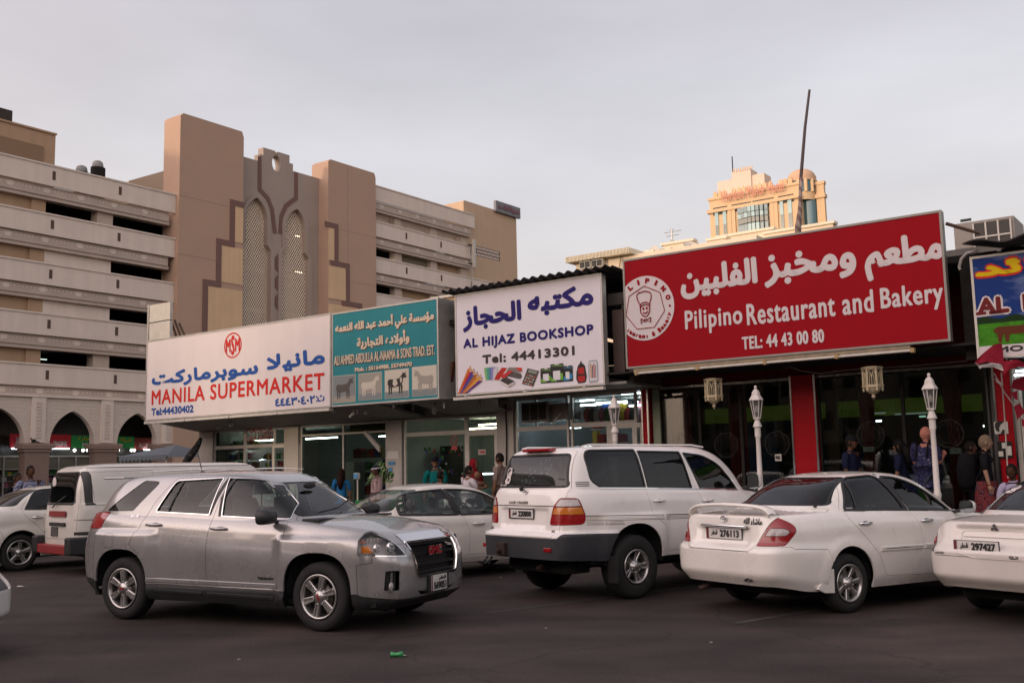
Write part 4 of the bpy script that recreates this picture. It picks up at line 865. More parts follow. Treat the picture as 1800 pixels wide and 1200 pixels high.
def fillwith(poly, holes, y0, y1, name, m):
 """a wall slab with openings cut in it"""
 bm = bmesh.new()
 def loop(pts):
  vs = [bm.verts.new((x, y0, z)) for x, z in pts]
  return [bm.edges.new((vs[i], vs[(i+1) % len(vs)])) for i in range(len(vs))]
 eds = loop(poly)
 for h in holes: eds += loop(h)
 r = bmesh.ops.triangle_fill(bm, edges=eds, use_beauty=True)
 fs = list(bm.faces)
 ex = bmesh.ops.extrude_face_region(bm, geom=fs)
 bmesh.ops.translate(bm, vec=(0, y1-y0, 0), verts=[v for v in ex['geom'] if isinstance(v, bmesh.types.BMVert)])
 bmesh.ops.recalc_face_normals(bm, faces=list(bm.faces))
 me = bpy.data.meshes.new(name); bmesh.ops.translate(bm, vec=-Vector(gar.loc), verts=list(bm.verts)); bm.to_mesh(me); bm.free(); me.materials.append(m)
 return P(name, me, None, gar.o)
hole_c = [(xc+.42*math.cos(2*PI*i/20)*1.0, zbase+.2+.62*math.sin(2*PI*i/20)) for i in range(20)]
outer = [(xl0, zb0-.5), (xr0_, zb0-.5), (xr0_, zbase), (xc+w1+.35, zbase), (xc+w1+.35, zbase+.55), (xc+w1, zbase+.55), (xc+w1, zbase+1.15), (xc+.12, zbase+1.15), (xc+.12, zbase+.78), (xc-.12, zbase+.78), (xc-.12, zbase+1.15), (xc-w0, zbase+1.15), (xc-w0, zbase+.55), (xc-w0-.35, zbase+.55), (xc-w0-.35, zbase)]
outer += [(xl0, zbase)]
fillwith(outer, [PL, PR, hole_c], YM, YM+.6, 'centre_panel', m_mid)
def grow(poly, g):
 cx = sum(p[0] for p in poly)/len(poly); n = len(poly); o = []
 for i in range(n):
  a, c = Vector(poly[i-1]), Vector(poly[(i+1) % n]); d = (c-a); nn = Vector((d.y, -d.x)); nn.normalize()
  q = Vector(poly[i]); o.append(tuple(q-nn*g))
 return o
m_lat = mat('lattice', (.80, .66, .52), .85)
t_ = m_lat.node_tree; n_ = t_.nodes; l_ = t_.links
tcn = n_.new('ShaderNodeTexCoord'); spx = n_.new('ShaderNodeSeparateXYZ'); l_.new(tcn.outputs['Object'], spx.inputs[0])
def mth(op, a, b_=None):
 m_ = n_.new('ShaderNodeMath'); m_.operation = op
 for i, v_ in enumerate((a, b_)):
  if v_ is None: continue
  if isinstance(v_, (int, float)): m_.inputs[i].default_value = v_
  else: l_.new(v_, m_.inputs[i])
 return m_.outputs[0]
cell = .21
def dots(ox, oz):
 u_ = mth('SUBTRACT', mth('FRACT', mth('ADD', mth('DIVIDE', spx.outputs[0], cell), ox)), .5)
 w_ = mth('SUBTRACT', mth('FRACT', mth('ADD', mth('DIVIDE', spx.outputs[2], cell*1.5), oz)), .5)
 w_ = mth('MULTIPLY', w_, 1.5)
 return mth('SQRT', mth('ADD', mth('MULTIPLY', u_, u_), mth('MULTIPLY', w_, w_)))
dd_ = mth('MINIMUM', dots(0, 0), dots(.5, .5)); hol = mth('LESS_THAN', dd_, .33)
trn = n_.new('ShaderNodeBsdfTransparent'); mxs = n_.new('ShaderNodeMixShader'); l_.new(hol, mxs.inputs[0]); l_.new(n_['Principled BSDF'].outputs[0], mxs.inputs[1]); l_.new(trn.outputs[0], mxs.inputs[2]); l_.new(mxs.outputs[0], n_['Material Output'].inputs[0])
for pl in (PL, PR):
 fr_ = fillwith(grow(pl, .28), [grow(pl, -.02)], YM-.12, YM+.05, 'arch_moulding', m_mid)
 b = MB(); b.prism(pl, YM+.32, YM+.36); gar.p('lattice_screen', b, m_lat)
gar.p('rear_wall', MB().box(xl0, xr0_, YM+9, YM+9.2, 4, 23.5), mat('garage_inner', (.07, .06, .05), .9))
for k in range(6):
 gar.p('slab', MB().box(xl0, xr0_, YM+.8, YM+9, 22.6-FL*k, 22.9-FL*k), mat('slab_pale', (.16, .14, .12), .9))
for (px, py) in ((443, 408), (534, 418), (445, 480), (534, 480)):
 s_, z = PX(px, py, YM+3); gar.p('ceiling_light', MB().box(s_-.8, s_+.8, YM+3, YM+3.1, z, z+.06), emit('garage_tube_warm', (1, .85, .5), 5))
def ribbon(pts, w, y, name='ribbon', m=m_rib, closed=False):
 b = MB(); P_ = [Vector(p) for p in pts]; L_, R_ = [], []
 for i, p in enumerate(P_):
  a = (P_[i]-P_[i-1]).normalized() if i else None; c = (P_[i+1]-P_[i]).normalized() if i < len(P_)-1 else None
  if a is None: n1 = Vector((-c.y, c.x)); k = 1
  elif c is None: n1 = Vector((-a.y, a.x)); k = 1
  else:
   na, nc = Vector((-a.y, a.x)), Vector((-c.y, c.x)); n1 = (na+nc).normalized(); k = 1/max(.35, n1.dot(na))
  L_.append(p+n1*w*k*.5); R_.append(p-n1*w*k*.5)
 for i in range(len(P_)-1):
  b.prism([tuple(L_[i]), tuple(L_[i+1]), tuple(R_[i+1]), tuple(R_[i])], y-.035, y)
 return gar.p(name, b, m)
def lp(*a): return [loc(x, y) for x, y in a]
ribbon(lp((456, 275), (456, 333), (470, 348), (478, 368), (483, 410)), .34, YM-.01)
ribbon(lp((520, 303), (520, 348), (502, 362), (494, 380), (492, 411)), .34, YM-.01)
for (a, c) in ((447, 479), (483, 512), (516, 545)):
 x, z1 = loc(487.5, a); _, z0 = loc(487.5, c); b = MB(); b.prism([(x-.24, z0+.3), (x, z0), (x+.24, z0+.3), (x+.24, z1-.3), (x, z1), (x-.24, z1-.3)], YM-.05, YM-.01); gar.p('ribbon', b, m_rib)
def pA(*a): return [PX(x, y, -.35) for x, y in a]
def stepped(frame_pts, insets, xin):
 ribbon(pA(*frame_pts), .42, -.36)
 for (x0p, x1, zt_, zb_) in insets:
  gar.p('inset_panel', MB().box(x0p, x1, -.375, -.352, zb_, zt_), m_ins)
xa = [PX(x, y, -.35)[0] for x, y in ((404, 360), (380, 430), (356, 500))]
za = [PX(416, 353, -.35)[1], PX(392, 421, -.35)[1], PX(368, 492, -.35)[1]]
w = .42
def step_frame(edge, xs, zs, sgn):
 """edge: x of the inner corner; xs: outer x of each step; zs: top z of each step"""
 x_prev = edge; b = MB()
 for i, (x, z) in enumerate(zip(xs, zs)):
  znext = zs[i+1] if i+1 < len(zs) else zb0
  lo, hi = sorted((x, x_prev)); gar.p('ribbon', MB().box(lo+(0 if sgn < 0 else -w), hi+(w*0 if sgn < 0 else 0), -.42, -.352, z-w, z), m_rib)
  a, c = (x, x+w) if sgn < 0 else (x-w, x)
  gar.p('ribbon', MB().box(a, c, -.419, -.353, znext-(w if i+1 < len(zs) else 0), z-w), m_rib)
  lo, hi = (x+w, edge) if sgn < 0 else (edge, x-w)
  gar.p('inset_panel', MB().box(lo, hi, -.39, -.352, znext if i+1 < len(zs) else zb0, z-w-.0), m_ins)
  x_prev = x+w if sgn < 0 else x-w
step_frame(A1-.01, xa, za, -1)
xb_ = [PX(594, 400, -.35)[0], PX(614, 500, -.35)[0], PX(636, 560, -.35)[0]]; zb_ = [PX(580, 391, -.35)[1], PX(600, 461, -.35)[1], PX(620, 531, -.35)[1]]
step_frame(B0+.01, xb_, zb_, 1)
M0 = 43.2; mz = 26.75
gar.p('end_tower', MB().prism(chamfer(M0, 51.6, mz, c=.3), .8, 3.2), mat('end_tower_tan', (.50, .36, .24), .9, var=.1, scale=.8, streak=1.2))
for (zz0, zz1) in ((21.75, 22.7), (18.55, 19.5), (15.4, 16.3)):
 b = MB()
 for i in range(17):
  for j in range(3):
   x = 45.0+i*.21+(j % 2)*.1; b.box(x, x+.14, .78, .80, zz0+j*.32+.03, zz0+j*.32+.25)
 gar.p('vent_grid', b, m_par, kind='stuff'); gar.p('vent_back', MB().box(44.95, 48.7, .785, .802, zz0, zz1), NW)
ps = Rt('parking_sign', 'grey sign with maroon Arabic letters on the tan end tower of the car park', 'sign', PARK, (49.7, .6, 25))
x0, zt_ = PX(871, 352, .55); x1, _ = PX(914, 372, .55); zb_ = PX(871, 371, .55)[1]
ps.p('board', MB().box(x0, x1, .5, .78, zb_, zt_), mat('board_grey', (.20, .20, .21), .5))
b = MB(); words(b, arabic('مواقف'), x0+.3, x1-.2, zb_+.25, zt_-.2, .44, .07); ps.p('lettering', b, mat('plum', (.16, .05, .07), .5))
an = Rt('mobile_antenna', 'white phone antenna panel clamped to the corner of the car park', 'antenna', PARK, (43.6, -.5, 20))
x, z0 = PX(833, 470, -.5); _, z1 = PX(833, 421, -.5)
an.p('antenna_panel', MB().box(x-.16, x+.16, -.65, -.45, z0, z1), m_cream); an.p('mast', MB().tube([(x-.05, -.3, z0-2), (x-.05, -.3, z1-.3)], .06, 6), m_frame)
for z in (z0+.3, z1-.6): an.p('bracket', MB().box(x-.6, x, -.38, -.3, z, z+.1), m_dark)
core = Rt('stair_core', 'tan stair core standing on the left roof of the car park', 'roof building', PARK, (-3, 4, 19.5))
xc1, zc1 = PX(98, 235, 4.0);
core.p('block', MB().box(-30, xc1, 4, 10, 19.0, zc1), m_tan); core.p('recess_panel', MB().box(-30, PX(76, 290, 3.9)[0], 3.93, 4.0, 19.2, PX(76, 257, 3.9)[1]), mat('tan_deeper', (.24, .155, .095), .9))
core.p('band', MB().box(-30, xc1+.05, 3.9, 4.0, zc1-.12, zc1), m_tan)
core.p('louvre', MB().box(-30, PX(22, 200, 6)[0], 6, 9, zc1, PX(22, 195, 6)[1]), mat('dark_louvre', (.05, .045, .04), .7))
cu = None
for i, (pa, pb, pt) in enumerate(((147, 166, 285), (163, 181, 281))):
 x0, zt_ = PX(pa, pt, 6); x1, _ = PX(pb, pt, 6); r = (x1-x0)/2; cx = (x0+x1)/2
 cu = Rt('cooling_unit', ('left cylindrical cooling unit on the car park roof, partly behind its twin', 'right cylindrical cooling unit on the car park roof, nearer of the pair')[i], 'cooling unit', PARK, (cx, 6, 18.6), 'rooftop cooling units')
 M = Matrix.Translation((cx, 6+(1-i)*.9, 0)); b = MB(); b.smooth = True
 b.lathe([(r, 18.6), (r, zt_-.35)], 20, M); b.lathe([(r, zt_-.35), (r*.85, zt_-.1), (r*.5, zt_)], 20, M); b.lathe([(r*.5, zt_), (0.01, zt_)], 20, M)
 cu.p('drum', b, mat('drum_grey', (.24, .24, .23), .6)); b = MB()
 for k in range(10):
  a = PI+k*.34; b.box(cx+r*1.01*math.cos(a)-.09, cx+r*1.01*math.cos(a)+.09, 6+(1-i)*.9+r*1.01*math.sin(a)-.09, 6+(1-i)*.9+r*1.01*math.sin(a)+.09, 19.2, zt_-.5)
 cu.p('grille', b, m_gdk, kind='stuff')
b = MB(); a_ = PX(226, 318, 9); c_ = PX(289, 300, 9); d_ = PX(268, 328, 9)
b.prism([(a_[0], a_[1]-2), (PX(300, 335, 9)[0], a_[1]-2), (PX(300, 300, 9)[0], PX(300, 297, 9)[1]), (a_[0], a_[1])], 9, 14)
S('roof_house', b, mat('sunlit_pale_render', (.50, .38, .27), .9), PARK, (9, 9, 20), 'pale roof house coloured as if sunlit beside the tall left pillar of the car park', 'roof building')  # warm sunlight put into the colour of the pale render
# ---- arcade along the ground floor ---------------------------------
arc = Rt('arcade', 'carved plaster arcade of pointed arches under the car park', 'arcade', PARK, (0, -.1, 0))
m_carv = mat('carved_plaster', (.56, .48, .41), .85, var=.1, scale=2)
SP, zsp, zap = 4.39, 3.82, 5.72
centers = [4.31+SP*k for k in range(-5, 4)]
def pointed(cx, w_, zs, za, n=12):
 p = [(cx-w_, zs)]
 for i in range(1, n):
  t = i/n; p.append((cx-w_+w_*(1-math.cos(t*1.22))/(1-math.cos(1.22)), zs+(za-zs)*math.sin(t*1.22)/math.sin(1.22)))
 p.append((cx, za))
 return p+[(2*cx-x, z) for x, z in reversed(p[:-1])]
b = MB()
for cx in centers:     # wall above each arch split in pieces left and right of the apex
 a = pointed(cx, 1.42, zsp-.02, zap); n2 = len(a)//2
 for i in range(len(a)-1):
  b.prism([(a[i][0], a[i][1]), (a[i+1][0], a[i+1][1]), (a[i+1][0], 6.45), (a[i][0], 6.45)], -.05, .35)
arc.p('spandrel_wall', b, m_carv)
for cx in centers:
 pc = cx+SP/2
 pl_ = arc.p('pier', MB().box(pc-.77, pc+.77, -.05, .5, zsp-.05, 6.45), m_carv)
 P('pilaster', MB().box(pc-.42, pc+.42, -.16, -.052, zsp, 6.44), m_par, pl_, arc.loc)
 dd = MB(); z = zsp+.25
 while z < 6.2: dd.box(pc-.16, pc+.16, -.20, -.162, z, z+.12); z += .2
 P('carving', dd, m_carv, pl_, arc.loc, kind='stuff')
 arc.p('capital', MB().box(pc-.98, pc+.98, -.3, .6, 3.46, 3.6).box(pc-.85, pc+.85, -.2, .55, 3.28, 3.46).box(pc-1.0, pc+1.0, -.33, .62, 3.6, 3.77), mat('capital_brown', (.27, .19, .15), .85))
 arc.p('column', MB().box(pc-.74, pc+.74, -.12, .5, 0, 3.28), mat('column_brown', (.22, .15, .12), .85, var=.1))
dd = MB()      # studs over the spandrels
for cx in centers:
 for i in range(-9, 10):
  for j in range(12):
   x = cx+i*.19+(j % 2)*.095; z = zsp+.1+j*.215
   if abs(i*.19) > 1.38: continue
   t = max(0, 1-abs(x-cx)/1.42); za_ = zsp+(zap-zsp)*math.sin(math.acos(1-t) if t < 1 else PI/2)
   if z > za_+.18 and z < 6.35: dd.add([(x-.06, -.055, z), (x, -.055, z-.06), (x+.06, -.055, z), (x, -.055, z+.06), (x, -.085, z)], [(0, 1, 4), (1, 2, 4), (2, 3, 4), (3, 0, 4)])
arc.p('studs', dd, m_par, kind='stuff')
arc.p('ledge', MB().box(GX0, 18, -.2, .5, 6.45, 6.6), m_par)
YA = 3.2
ai = Rt('arcade_shops', 'row of glazed shopfronts inside the car park arcade', 'shop', PARK, (0, YA, 0))
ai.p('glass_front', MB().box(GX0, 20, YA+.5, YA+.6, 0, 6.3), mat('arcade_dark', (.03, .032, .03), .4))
b = MB(); b.box(GX0, 20, YA-.05, YA+.05, 3.05, 3.15); b.box(GX0, 20, YA-.05, YA+.05, 2.3, 2.36)
x = -20
while x < 20: b.box(x, x+.09, YA-.05, YA+.05, 0, 3.05); x += 1.15
ai.p('glazing_bars', b, m_frame)
ai.p('soffit', MB().box(GX0, 20, .6, YA+.5, 6.25, 6.4), m_frz)
b = goods(-12, 16, YA+.1, YA+.3, .2, 2.3, 6, .3, .7); ai.p('goods', b, kind='stuff')
ai.p('transom_panel', MB().box(GX0, 16, YA+.02, YA+.04, 2.36, 3.05), mat('transom_dim', (.16, .15, .11), .6))
for i, (pa, pb, py) in enumerate(((20, 44, 788), (91, 121, 788), (252, 272, 790), (82, 86, 788))):
 x0, z = PX(pa, py, YA-.3); x1, _ = PX(pb, py, YA-.3); ai.p('strip_light', MB().box(x0, x1, YA-.35, YA-.3, z-.04, z+.04), emit('strip', (.9, .93, 1), 7))
for px in (131, 146, 154, 208, 231, 236):
 x0, z = PX(px, 791, YA-.2); b = MB(); b.ball((x0, YA-.2, z), .09, n=8, m=5); ai.p('spot_lamp', b, emit('spot', (1, .97, .9), 8))
def bsign(label, pa, pb, y0, y1, face, lines):
 x0, zt_ = PX(pa, y0, YA-.15); x1, _ = PX(pb, y0, YA-.15); zb_ = PX(pa, y1, YA-.15)[1]
 s_ = Rt('shop_sign', label, 'sign', PARK, ((x0+x1)/2, YA-.1, zb_)); s_.p('board', MB().box(x0, x1, YA-.15, YA-.03, zb_, zt_), face)
 for txt, fa, fb, za_, zb2, mm_ in lines:
  b = MB(); words(b, txt, x0+(x1-x0)*fa, x0+(x1-x0)*fb, zb_+(zt_-zb_)*za_, zb_+(zt_-zb_)*zb2, YA-.16, .012); s_.p('lettering', b, mm_)
m_bg = mat('board_green', (.02, .12, .035), .5, emit=(.02, .12, .035), estr=.25); m_br = mat('board_red', (.20, .015, .02), .5, emit=(.2, .015, .02), estr=.25); m_bs = mat('board_salmon', (.35, .09, .07), .5)
bsign('green shop board with yellow Arabic under the left arch of the arcade', 127, 163, 765, 787, m_bg, [(arabic('تجارة'), .3, .95, .55, .95, m_yel), ('Min', .5, .9, .1, .45, m_white)])
bsign('green shop board with white letters under the second arch from the left', 205, 236, 767, 788, m_bg, [(arabic('شركة'), .2, .85, .5, .95, m_yel), ('Co', .05, .3, .1, .45, m_white)])
bsign('red shop board with dark window lettering left of the green board', 90, 125, 763, 786, m_br, [('TRADING', .1, .8, .1, .5, mat('dim_white', (.3, .28, .26), .6))])
bsign('red shop board behind the leftmost arcade column', 19, 40, 762, 786, m_br, [('24', .4, .7, .2, .8, MATS['dim_white'])])
bsign('salmon pink shop board with white letters beside the end arch', 237, 312, 769, 790, m_bs, [('ALUKAS', .08, .45, .15, .6, mat('dim_pink', (.5, .35, .33), .6))])
# ======================= FAR BUILDINGS =======================
def on_world(px, py, Y):
 d = ray(px, py); t = Y/d.y; return Vector((d.x*t, Y, CAM_H+d.z*t))
m_hot = mat('hotel_gold', (.60, .42, .24), .85, var=.05, scale=.1); m_hotp = mat('hotel_pale', (.62, .50, .40), .9)
m_hg = mat('hotel_glass', (.035, .11, .13), .12, .0, spec=1.0); m_hg2 = mat('hotel_glass_light', (.16, .30, .32), .2); m_hg3 = mat('hotel_glass_dark', (.035, .05, .055), .2)
hp = on_world(1409, 400, 250)
HOT = frame(hp.x, hp.y, UA)
def HZ(px, py, y=0): return on(HOT, px, py, y)
hot = Rt('hotel_tower', 'golden hotel tower with domed corner turret and blue glass bays far behind the shops', 'hotel', HOT, (-12, 10, 0))
hx0 = HZ(1247, 360)[0]; zt = HZ(1300, 343)[1]; zcor = HZ(1300, 362)[1]
hot.p('wall', MB().box(hx0, 0, 0, 9, 0, zt), m_hot)
hot.p('cornice', MB().box(hx0-.6, .3, -.6, 9.3, zcor-.7, zcor+.2), m_hot); hot.p('cornice', MB().box(hx0-.3, .2, -.3, 9.2, zt-.1, zt+.6), m_hot)
zlow = HZ(1300, 420)[1]
hot.p('ledge', MB().box(hx0-.5, .2, -.5, 9, HZ(1300, 418)[1]-.6, HZ(1300, 418)[1]), m_hot)
for px in (1257, 1265, 1273, 1290, 1299, 1307, 1315, 1327, 1336, 1345, 1355, 1373, 1381, 1390):
 x, z = HZ(px, 350)
 hot.p('roof_opening', MB().box(x-.75, x+.75, -.08, .0, zt-4.2, zt-2.2), m_blk)
 hot.p('crest', MB().prism([(x-.55, zt+.6), (x+.55, zt+.6), (x+.55, zt+1.7), (x, zt+2.3), (x-.55, zt+1.7)], .1, .5), m_hot)
z1 = HZ(1262, 372)[1]
for (a, c) in ((1257, 1263), (1271, 1277), (1372, 1378), (1386, 1393)):
 x0, _ = HZ(a, 380); x1, _ = HZ(c, 380); f_ = hot.p('window', MB().box(x0, x1, -.2, .0, zlow-14, z1), m_hg2)
 P('pane', MB().box(x0+.1, x1-.1, -.24, -.2, zlow-3, z1-(z1-zlow)*.45), m_hg3, f_, hot.loc)
x0, z1b = HZ(1297, 368); x1, _ = HZ(1351, 362)
nb_ = 8; bay = hot.p('glass_bay', MB().box(x0, x1, -.3, 0, zlow-14, z1b+.5), m_hg3)
for i in range(nb_):
 a0 = x0+(x1-x0)*i/nb_; a1 = x0+(x1-x0)*(i+1)/nb_; bulge = 1.2*math.sin(PI*(i+.5)/nb_)
 for j, (q0, q1, mm_) in enumerate(((0, .42, m_hg2 if i in (3, 4, 5) else m_hg), (.45, .62, m_hg3), (.64, .8, m_hg if i % 2 else m_hg2), (.82, 1, m_hg if i not in (3, 4) else m_hg2))):
  zz0 = zlow+(z1b-zlow)*q0; zz1 = zlow+(z1b-zlow)*q1
  P('pane', MB().box(a0+.08, a1-.08, -.4-bulge, -.3, zz0, zz1), mm_, bay, hot.loc)
for px in (1283, 1290, 1358, 1365):
 x, _ = HZ(px, 380); hot.p('pilaster', MB().box(x-.5, x+.5, -.35, 0, 0, zcor-.7), m_hot)
th = HZ(1424, 340)[1]
cx_, cy_ = on(HOT, 1424, 380, 4)[0], 4.2; xw0, xw1 = on(HOT, 1437, 380, 3.5)[0], on(HOT, 1451, 380, 3.5)[0]
M = Matrix.Translation((cx_, cy_, 0)); b = MB(); b.smooth = True
b.lathe([(2.0, zt-26), (2.0, zt-3)], 24, M); hot.p('glass_bay', b, m_hg)
b = MB(); b.box(xw0, xw1, 3.5, 4.6, 0, zt+.3); b.box(.01, xw0, 4.2, 8, 0, zt-.2); hot.p('wall', b, m_hot)
hot.p('cornice', MB().box(xw0-.3, xw1+.3, 3.1, 4.9, zcor-.7, zcor+.2).box(xw0-.2, xw1+.2, 3.3, 4.8, zt-.1, zt+.7), m_hot)
tz0 = zt+1.0; td = Matrix.Translation((1.5, 10.0, 0))
zd0 = on(HOT, 1409, 314, 4)[1]; zd1 = on(HOT, 1409, 298, 4)[1]; zg0 = on(HOT, 1409, 343, 4)[1]
rd = (on(HOT, 1433, 320, 4)[0]-on(HOT, 1386, 320, 4)[0])/2; xcd = (on(HOT, 1433, 320, 4)[0]+on(HOT, 1386, 320, 4)[0])/2; td = Matrix.Translation((xcd, 4.0, 0))
b = MB(); b.smooth = True; b.lathe([(rd, zg0-2), (rd, zg0)], 32, td); hot.p('turret_base', b, m_hot)
b = MB(); b.lathe([(rd*.97, zg0), (rd*.97, zd0-1)], 32, td); hot.p('turret_glass', b, m_hg)
for k in range(12):
 a = 2*PI*k/12+.1; hot.p('turret_column', MB().box(xcd+rd*math.cos(a)-.35, xcd+rd*math.cos(a)+.35, 4+rd*math.sin(a)-.35, 4+rd*math.sin(a)+.35, zg0, zd0-1), m_hot)
b = MB(); b.smooth = True; b.lathe([(rd*1.04, zd0-1.2), (rd*1.04, zd0+.1)], 32, td); b.lathe([(rd*math.cos(t*PI/16), zd0+(zd1-zd0)*math.sin(t*PI/16)) for t in range(9)], 32, td); hot.p('dome', b, mat('dome_pink', (.52, .34, .22), .8))
x0, z0 = on(HOT, 1262, 345, 3); x1, _ = on(HOT, 1322, 345, 3); zz = on(HOT, 1262, 320, 3)[1]
hot.p('roof_plant', MB().box(x0, on(HOT, 1345, 340, 3)[0], 3, 7.5, zt, zz), m_hotp)
hot.p('roof_plant', MB().box(on(HOT, 1288, 330, 3)[0], on(HOT, 1322, 330, 3)[0], 2.6, 7, zt, on(HOT, 1290, 303, 3)[1]), m_hotp); hot.p('roof_plant', MB().box(on(HOT, 1322, 330, 4)[0], on(HOT, 1340, 330, 4)[0], 4, 7.4, zt, on(HOT, 1345, 309, 4)[1]), m_hotp)
b = MB()
for i in range(9):
 x = on(HOT, 1289+i*4, 305, 2.5)[0]; b.box(x, x+.3, 2.45, 2.55, on(HOT, 1290, 303, 2.5)[1], on(HOT, 1290, 303, 2.5)[1]+.9)
hot.p('railing', b, m_hot, kind='stuff')
hot.p('aerial', MB().tube([(on(HOT, 1288, 300, 3)[0], 3, zz), (on(HOT, 1288, 300, 3)[0], 3, on(HOT, 1288, 275, 3)[1])], .15, 5), m_dark)
b = MB(); xa, _ = on(HOT, 1268, 355, -1); xb2, _ = on(HOT, 1378, 340, -1)
words(b, 'Horizon Manor Hotel', xa, xb2, zt-1.2, zt+1.6, -1.0, .05, 1.1); hot.p('lettering', b, mat('hotel_letter', (.50, .19, .12), .6))
m_pale = mat('pale_house', (.72, .60, .45), .9, var=.1, scale=.6, streak=.8); m_trim = mat('pale_trim', (.66, .60, .46), .8)
h1 = Rt('house', 'pale flat-roofed house with two small window air conditioners behind the bookshop', 'house', SHOP, (-6, 26, 0))
yh = 24.0; x0, zt = on(SHOP, 1003, 455, yh); x1, _ = on(SHOP, 1115, 442, yh); zb_ = on(SHOP, 1003, 465, yh)[1]
h1.p('wall', MB().box(x0+.3, x1+6, yh, yh+9, 0, zb_), m_pale);
n_r = 46
for i in range(n_r):
 a0 = x0+(x1-x0)*i/n_r; h1.p('eave_panel', MB().box(a0+.01, x0+(x1-x0)*(i+1)/n_r-.02, yh-.5, yh-.42, zb_, zt), m_trim) if i < 0 else None
b = MB()
for i in range(n_r): a0 = x0+(x1-x0)*i/n_r; b.box(a0+.01, x0+(x1-x0)*(i+1)/n_r-.03, yh-.5, yh-.42, zb_, zt)
b.box(x0, x1, yh-.42, yh+9, zb_+.02, zt-.02)
h1.p('eave', b, m_trim)
for k, (px, py) in enumerate(((1031, 466), (1052, 463))):
 a = Rt('window_air_conditioner', ('left small window air conditioner on the pale house wall', 'right small window air conditioner on the pale house wall')[k], 'air conditioner', SHOP, (on(SHOP, px, py, yh-.2)[0], yh-.2, on(SHOP, px, py, yh-.2)[1]), 'small air conditioners on the pale house')
 x, z = on(SHOP, px, py, yh-.2); a.p('casing', MB().box(x-.3, x+.3, yh-.35, yh, z-.18, z+.18), m_cream); a.p('grille', MB().box(x-.27, x-.03, yh-.37, yh-.34, z-.14, z+.14).box(x+.01, x+.27, yh-.37, yh-.34, z-.14, z+.14), m_blk)
h1.p('cable', MB().tube([(on(SHOP, 1092, 450, yh-.1)[0], yh-.1, zb_), (on(SHOP, 1085, 460, yh-.1)[0], yh-.1, zb_-.9), (on(SHOP, 1095, 470, yh-.1)[0], yh-.1, zb_-1.4)], .02, 4), m_dark)
h2 = Rt('house', 'row of low pale roof parapets with a satellite dish above the red sign', 'house', SHOP, (2, 30, 0))
yh = 28.0
for (pa, pb, pt, dy) in ((1112, 1135, 449, 0), (1135, 1165, 446, .6), (1165, 1205, 432, 1.2), (1205, 1245, 437, .5), (1245, 1262, 424, 0), (1262, 1345, 419, 1), (1345, 1450, 412, .4)):
 xa, zt = on(SHOP, pa, pt, yh+dy); xb2 = on(SHOP, pb, pt, yh+dy)[0]; h2.p('wall', MB().box(xa, xb2+.4, yh+dy, yh+8, 0, zt), m_pale)
 h2.p('coping', MB().box(xa-.1, xb2+.5, yh+dy-.1, yh+dy+.4, zt, zt+.12), m_trim)
ds = Rt('satellite_dish', 'cream satellite dish turned up on the low roof left of the hotel', 'satellite dish', SHOP, (on(SHOP, 1213, 435, yh)[0], yh, on(SHOP, 1213, 437, yh)[1]))
x, z = on(SHOP, 1213, 434, yh); b = MB(); b.smooth = True; b.lathe([(0.02, 0), (.17, .04), (.34, .13)], 16, Matrix.Translation((x, yh, z)) @ rotm('Y', 25) @ rotm('X', 30)); ds.p('dish', b, m_cream); ds.p('arm', MB().tube([(x, yh, z-.3), (x, yh, z+.1)], .04, 5), m_dark)
ds = Rt('satellite_dish', 'small satellite dish on the roof edge above the left part of the red sign', 'satellite dish', SHOP, (on(SHOP, 1150, 440, yh)[0], yh, on(SHOP, 1150, 444, yh)[1]))
x, z = on(SHOP, 1150, 441, yh); b = MB(); b.smooth = True; b.lathe([(0.02, 0), (.15, .03), (.26, .09)], 16, Matrix.Translation((x, yh, z)) @ rotm('X', 60)); ds.p('dish', b, m_cream); ds.p('arm', MB().tube([(x, yh, z-.3), (x, yh, z)], .03, 5), m_dark)
ta = Rt('television_aerial', 'thin rooftop television aerial standing left of the hotel', 'aerial', SHOP, (on(SHOP, 1182, 430, yh+2)[0], yh+2, on(SHOP, 1182, 432, yh+2)[1]))
x, z0 = on(SHOP, 1182, 432, yh+2); z1 = on(SHOP, 1182, 403, yh+2)[1]
ta.p('mast', MB().tube([(x, yh+2, z0), (x, yh+2, z1)], .035, 5).tube([(x-.22, yh+2, z0), (x, yh+2, z0+(z1-z0)*.45)], .025, 4).tube([(x+.22, yh+2, z0), (x, yh+2, z0+(z1-z0)*.45)], .025, 4), m_frame)
for q, hw in ((.62, .4), (.85, .55), (.98, .15)): ta.p('element', MB().tube([(x-hw*.8, yh+2, z0+(z1-z0)*q), (x+hw, yh+2, z0+(z1-z0)*q)], .02, 4), m_frame)
ra = Rt('rooftop_air_conditioner', 'large pale air conditioner box on a plinth above the blue cattle sign', 'air conditioner', SHOP, (on(SHOP, 1735, 400, 4)[0], 4, 5.6))
x0, z0 = on(SHOP, 1676, 402, 4); x1, _ = on(SHOP, 1784, 402, 4); zt = on(SHOP, 1676, 394, 4)[1]; zb_ = on(SHOP, 1682, 440, 4)[1]
ra.p('casing', MB().box(x0, x1, 4, 5, zb_, zt), mat('ac_pale', (.28, .25, .22), .7, var=.15), bevel=.02)
xa, _ = on(SHOP, 1711, 400, 3.98); xb2, _ = on(SHOP, 1777, 400, 3.98)
ra.p('grille', MB().box(xa, xb2, 3.97, 4.02, zt-.62, zt-.06), mat('grille_dark', (.05, .045, .04), .7))
for k in range(4): ra.p('grille_bar', MB().box(xa+(xb2-xa)*k/3-.015, xa+(xb2-xa)*k/3+.015, 3.955, 3.975, zt-.62, zt-.06), m_frame)
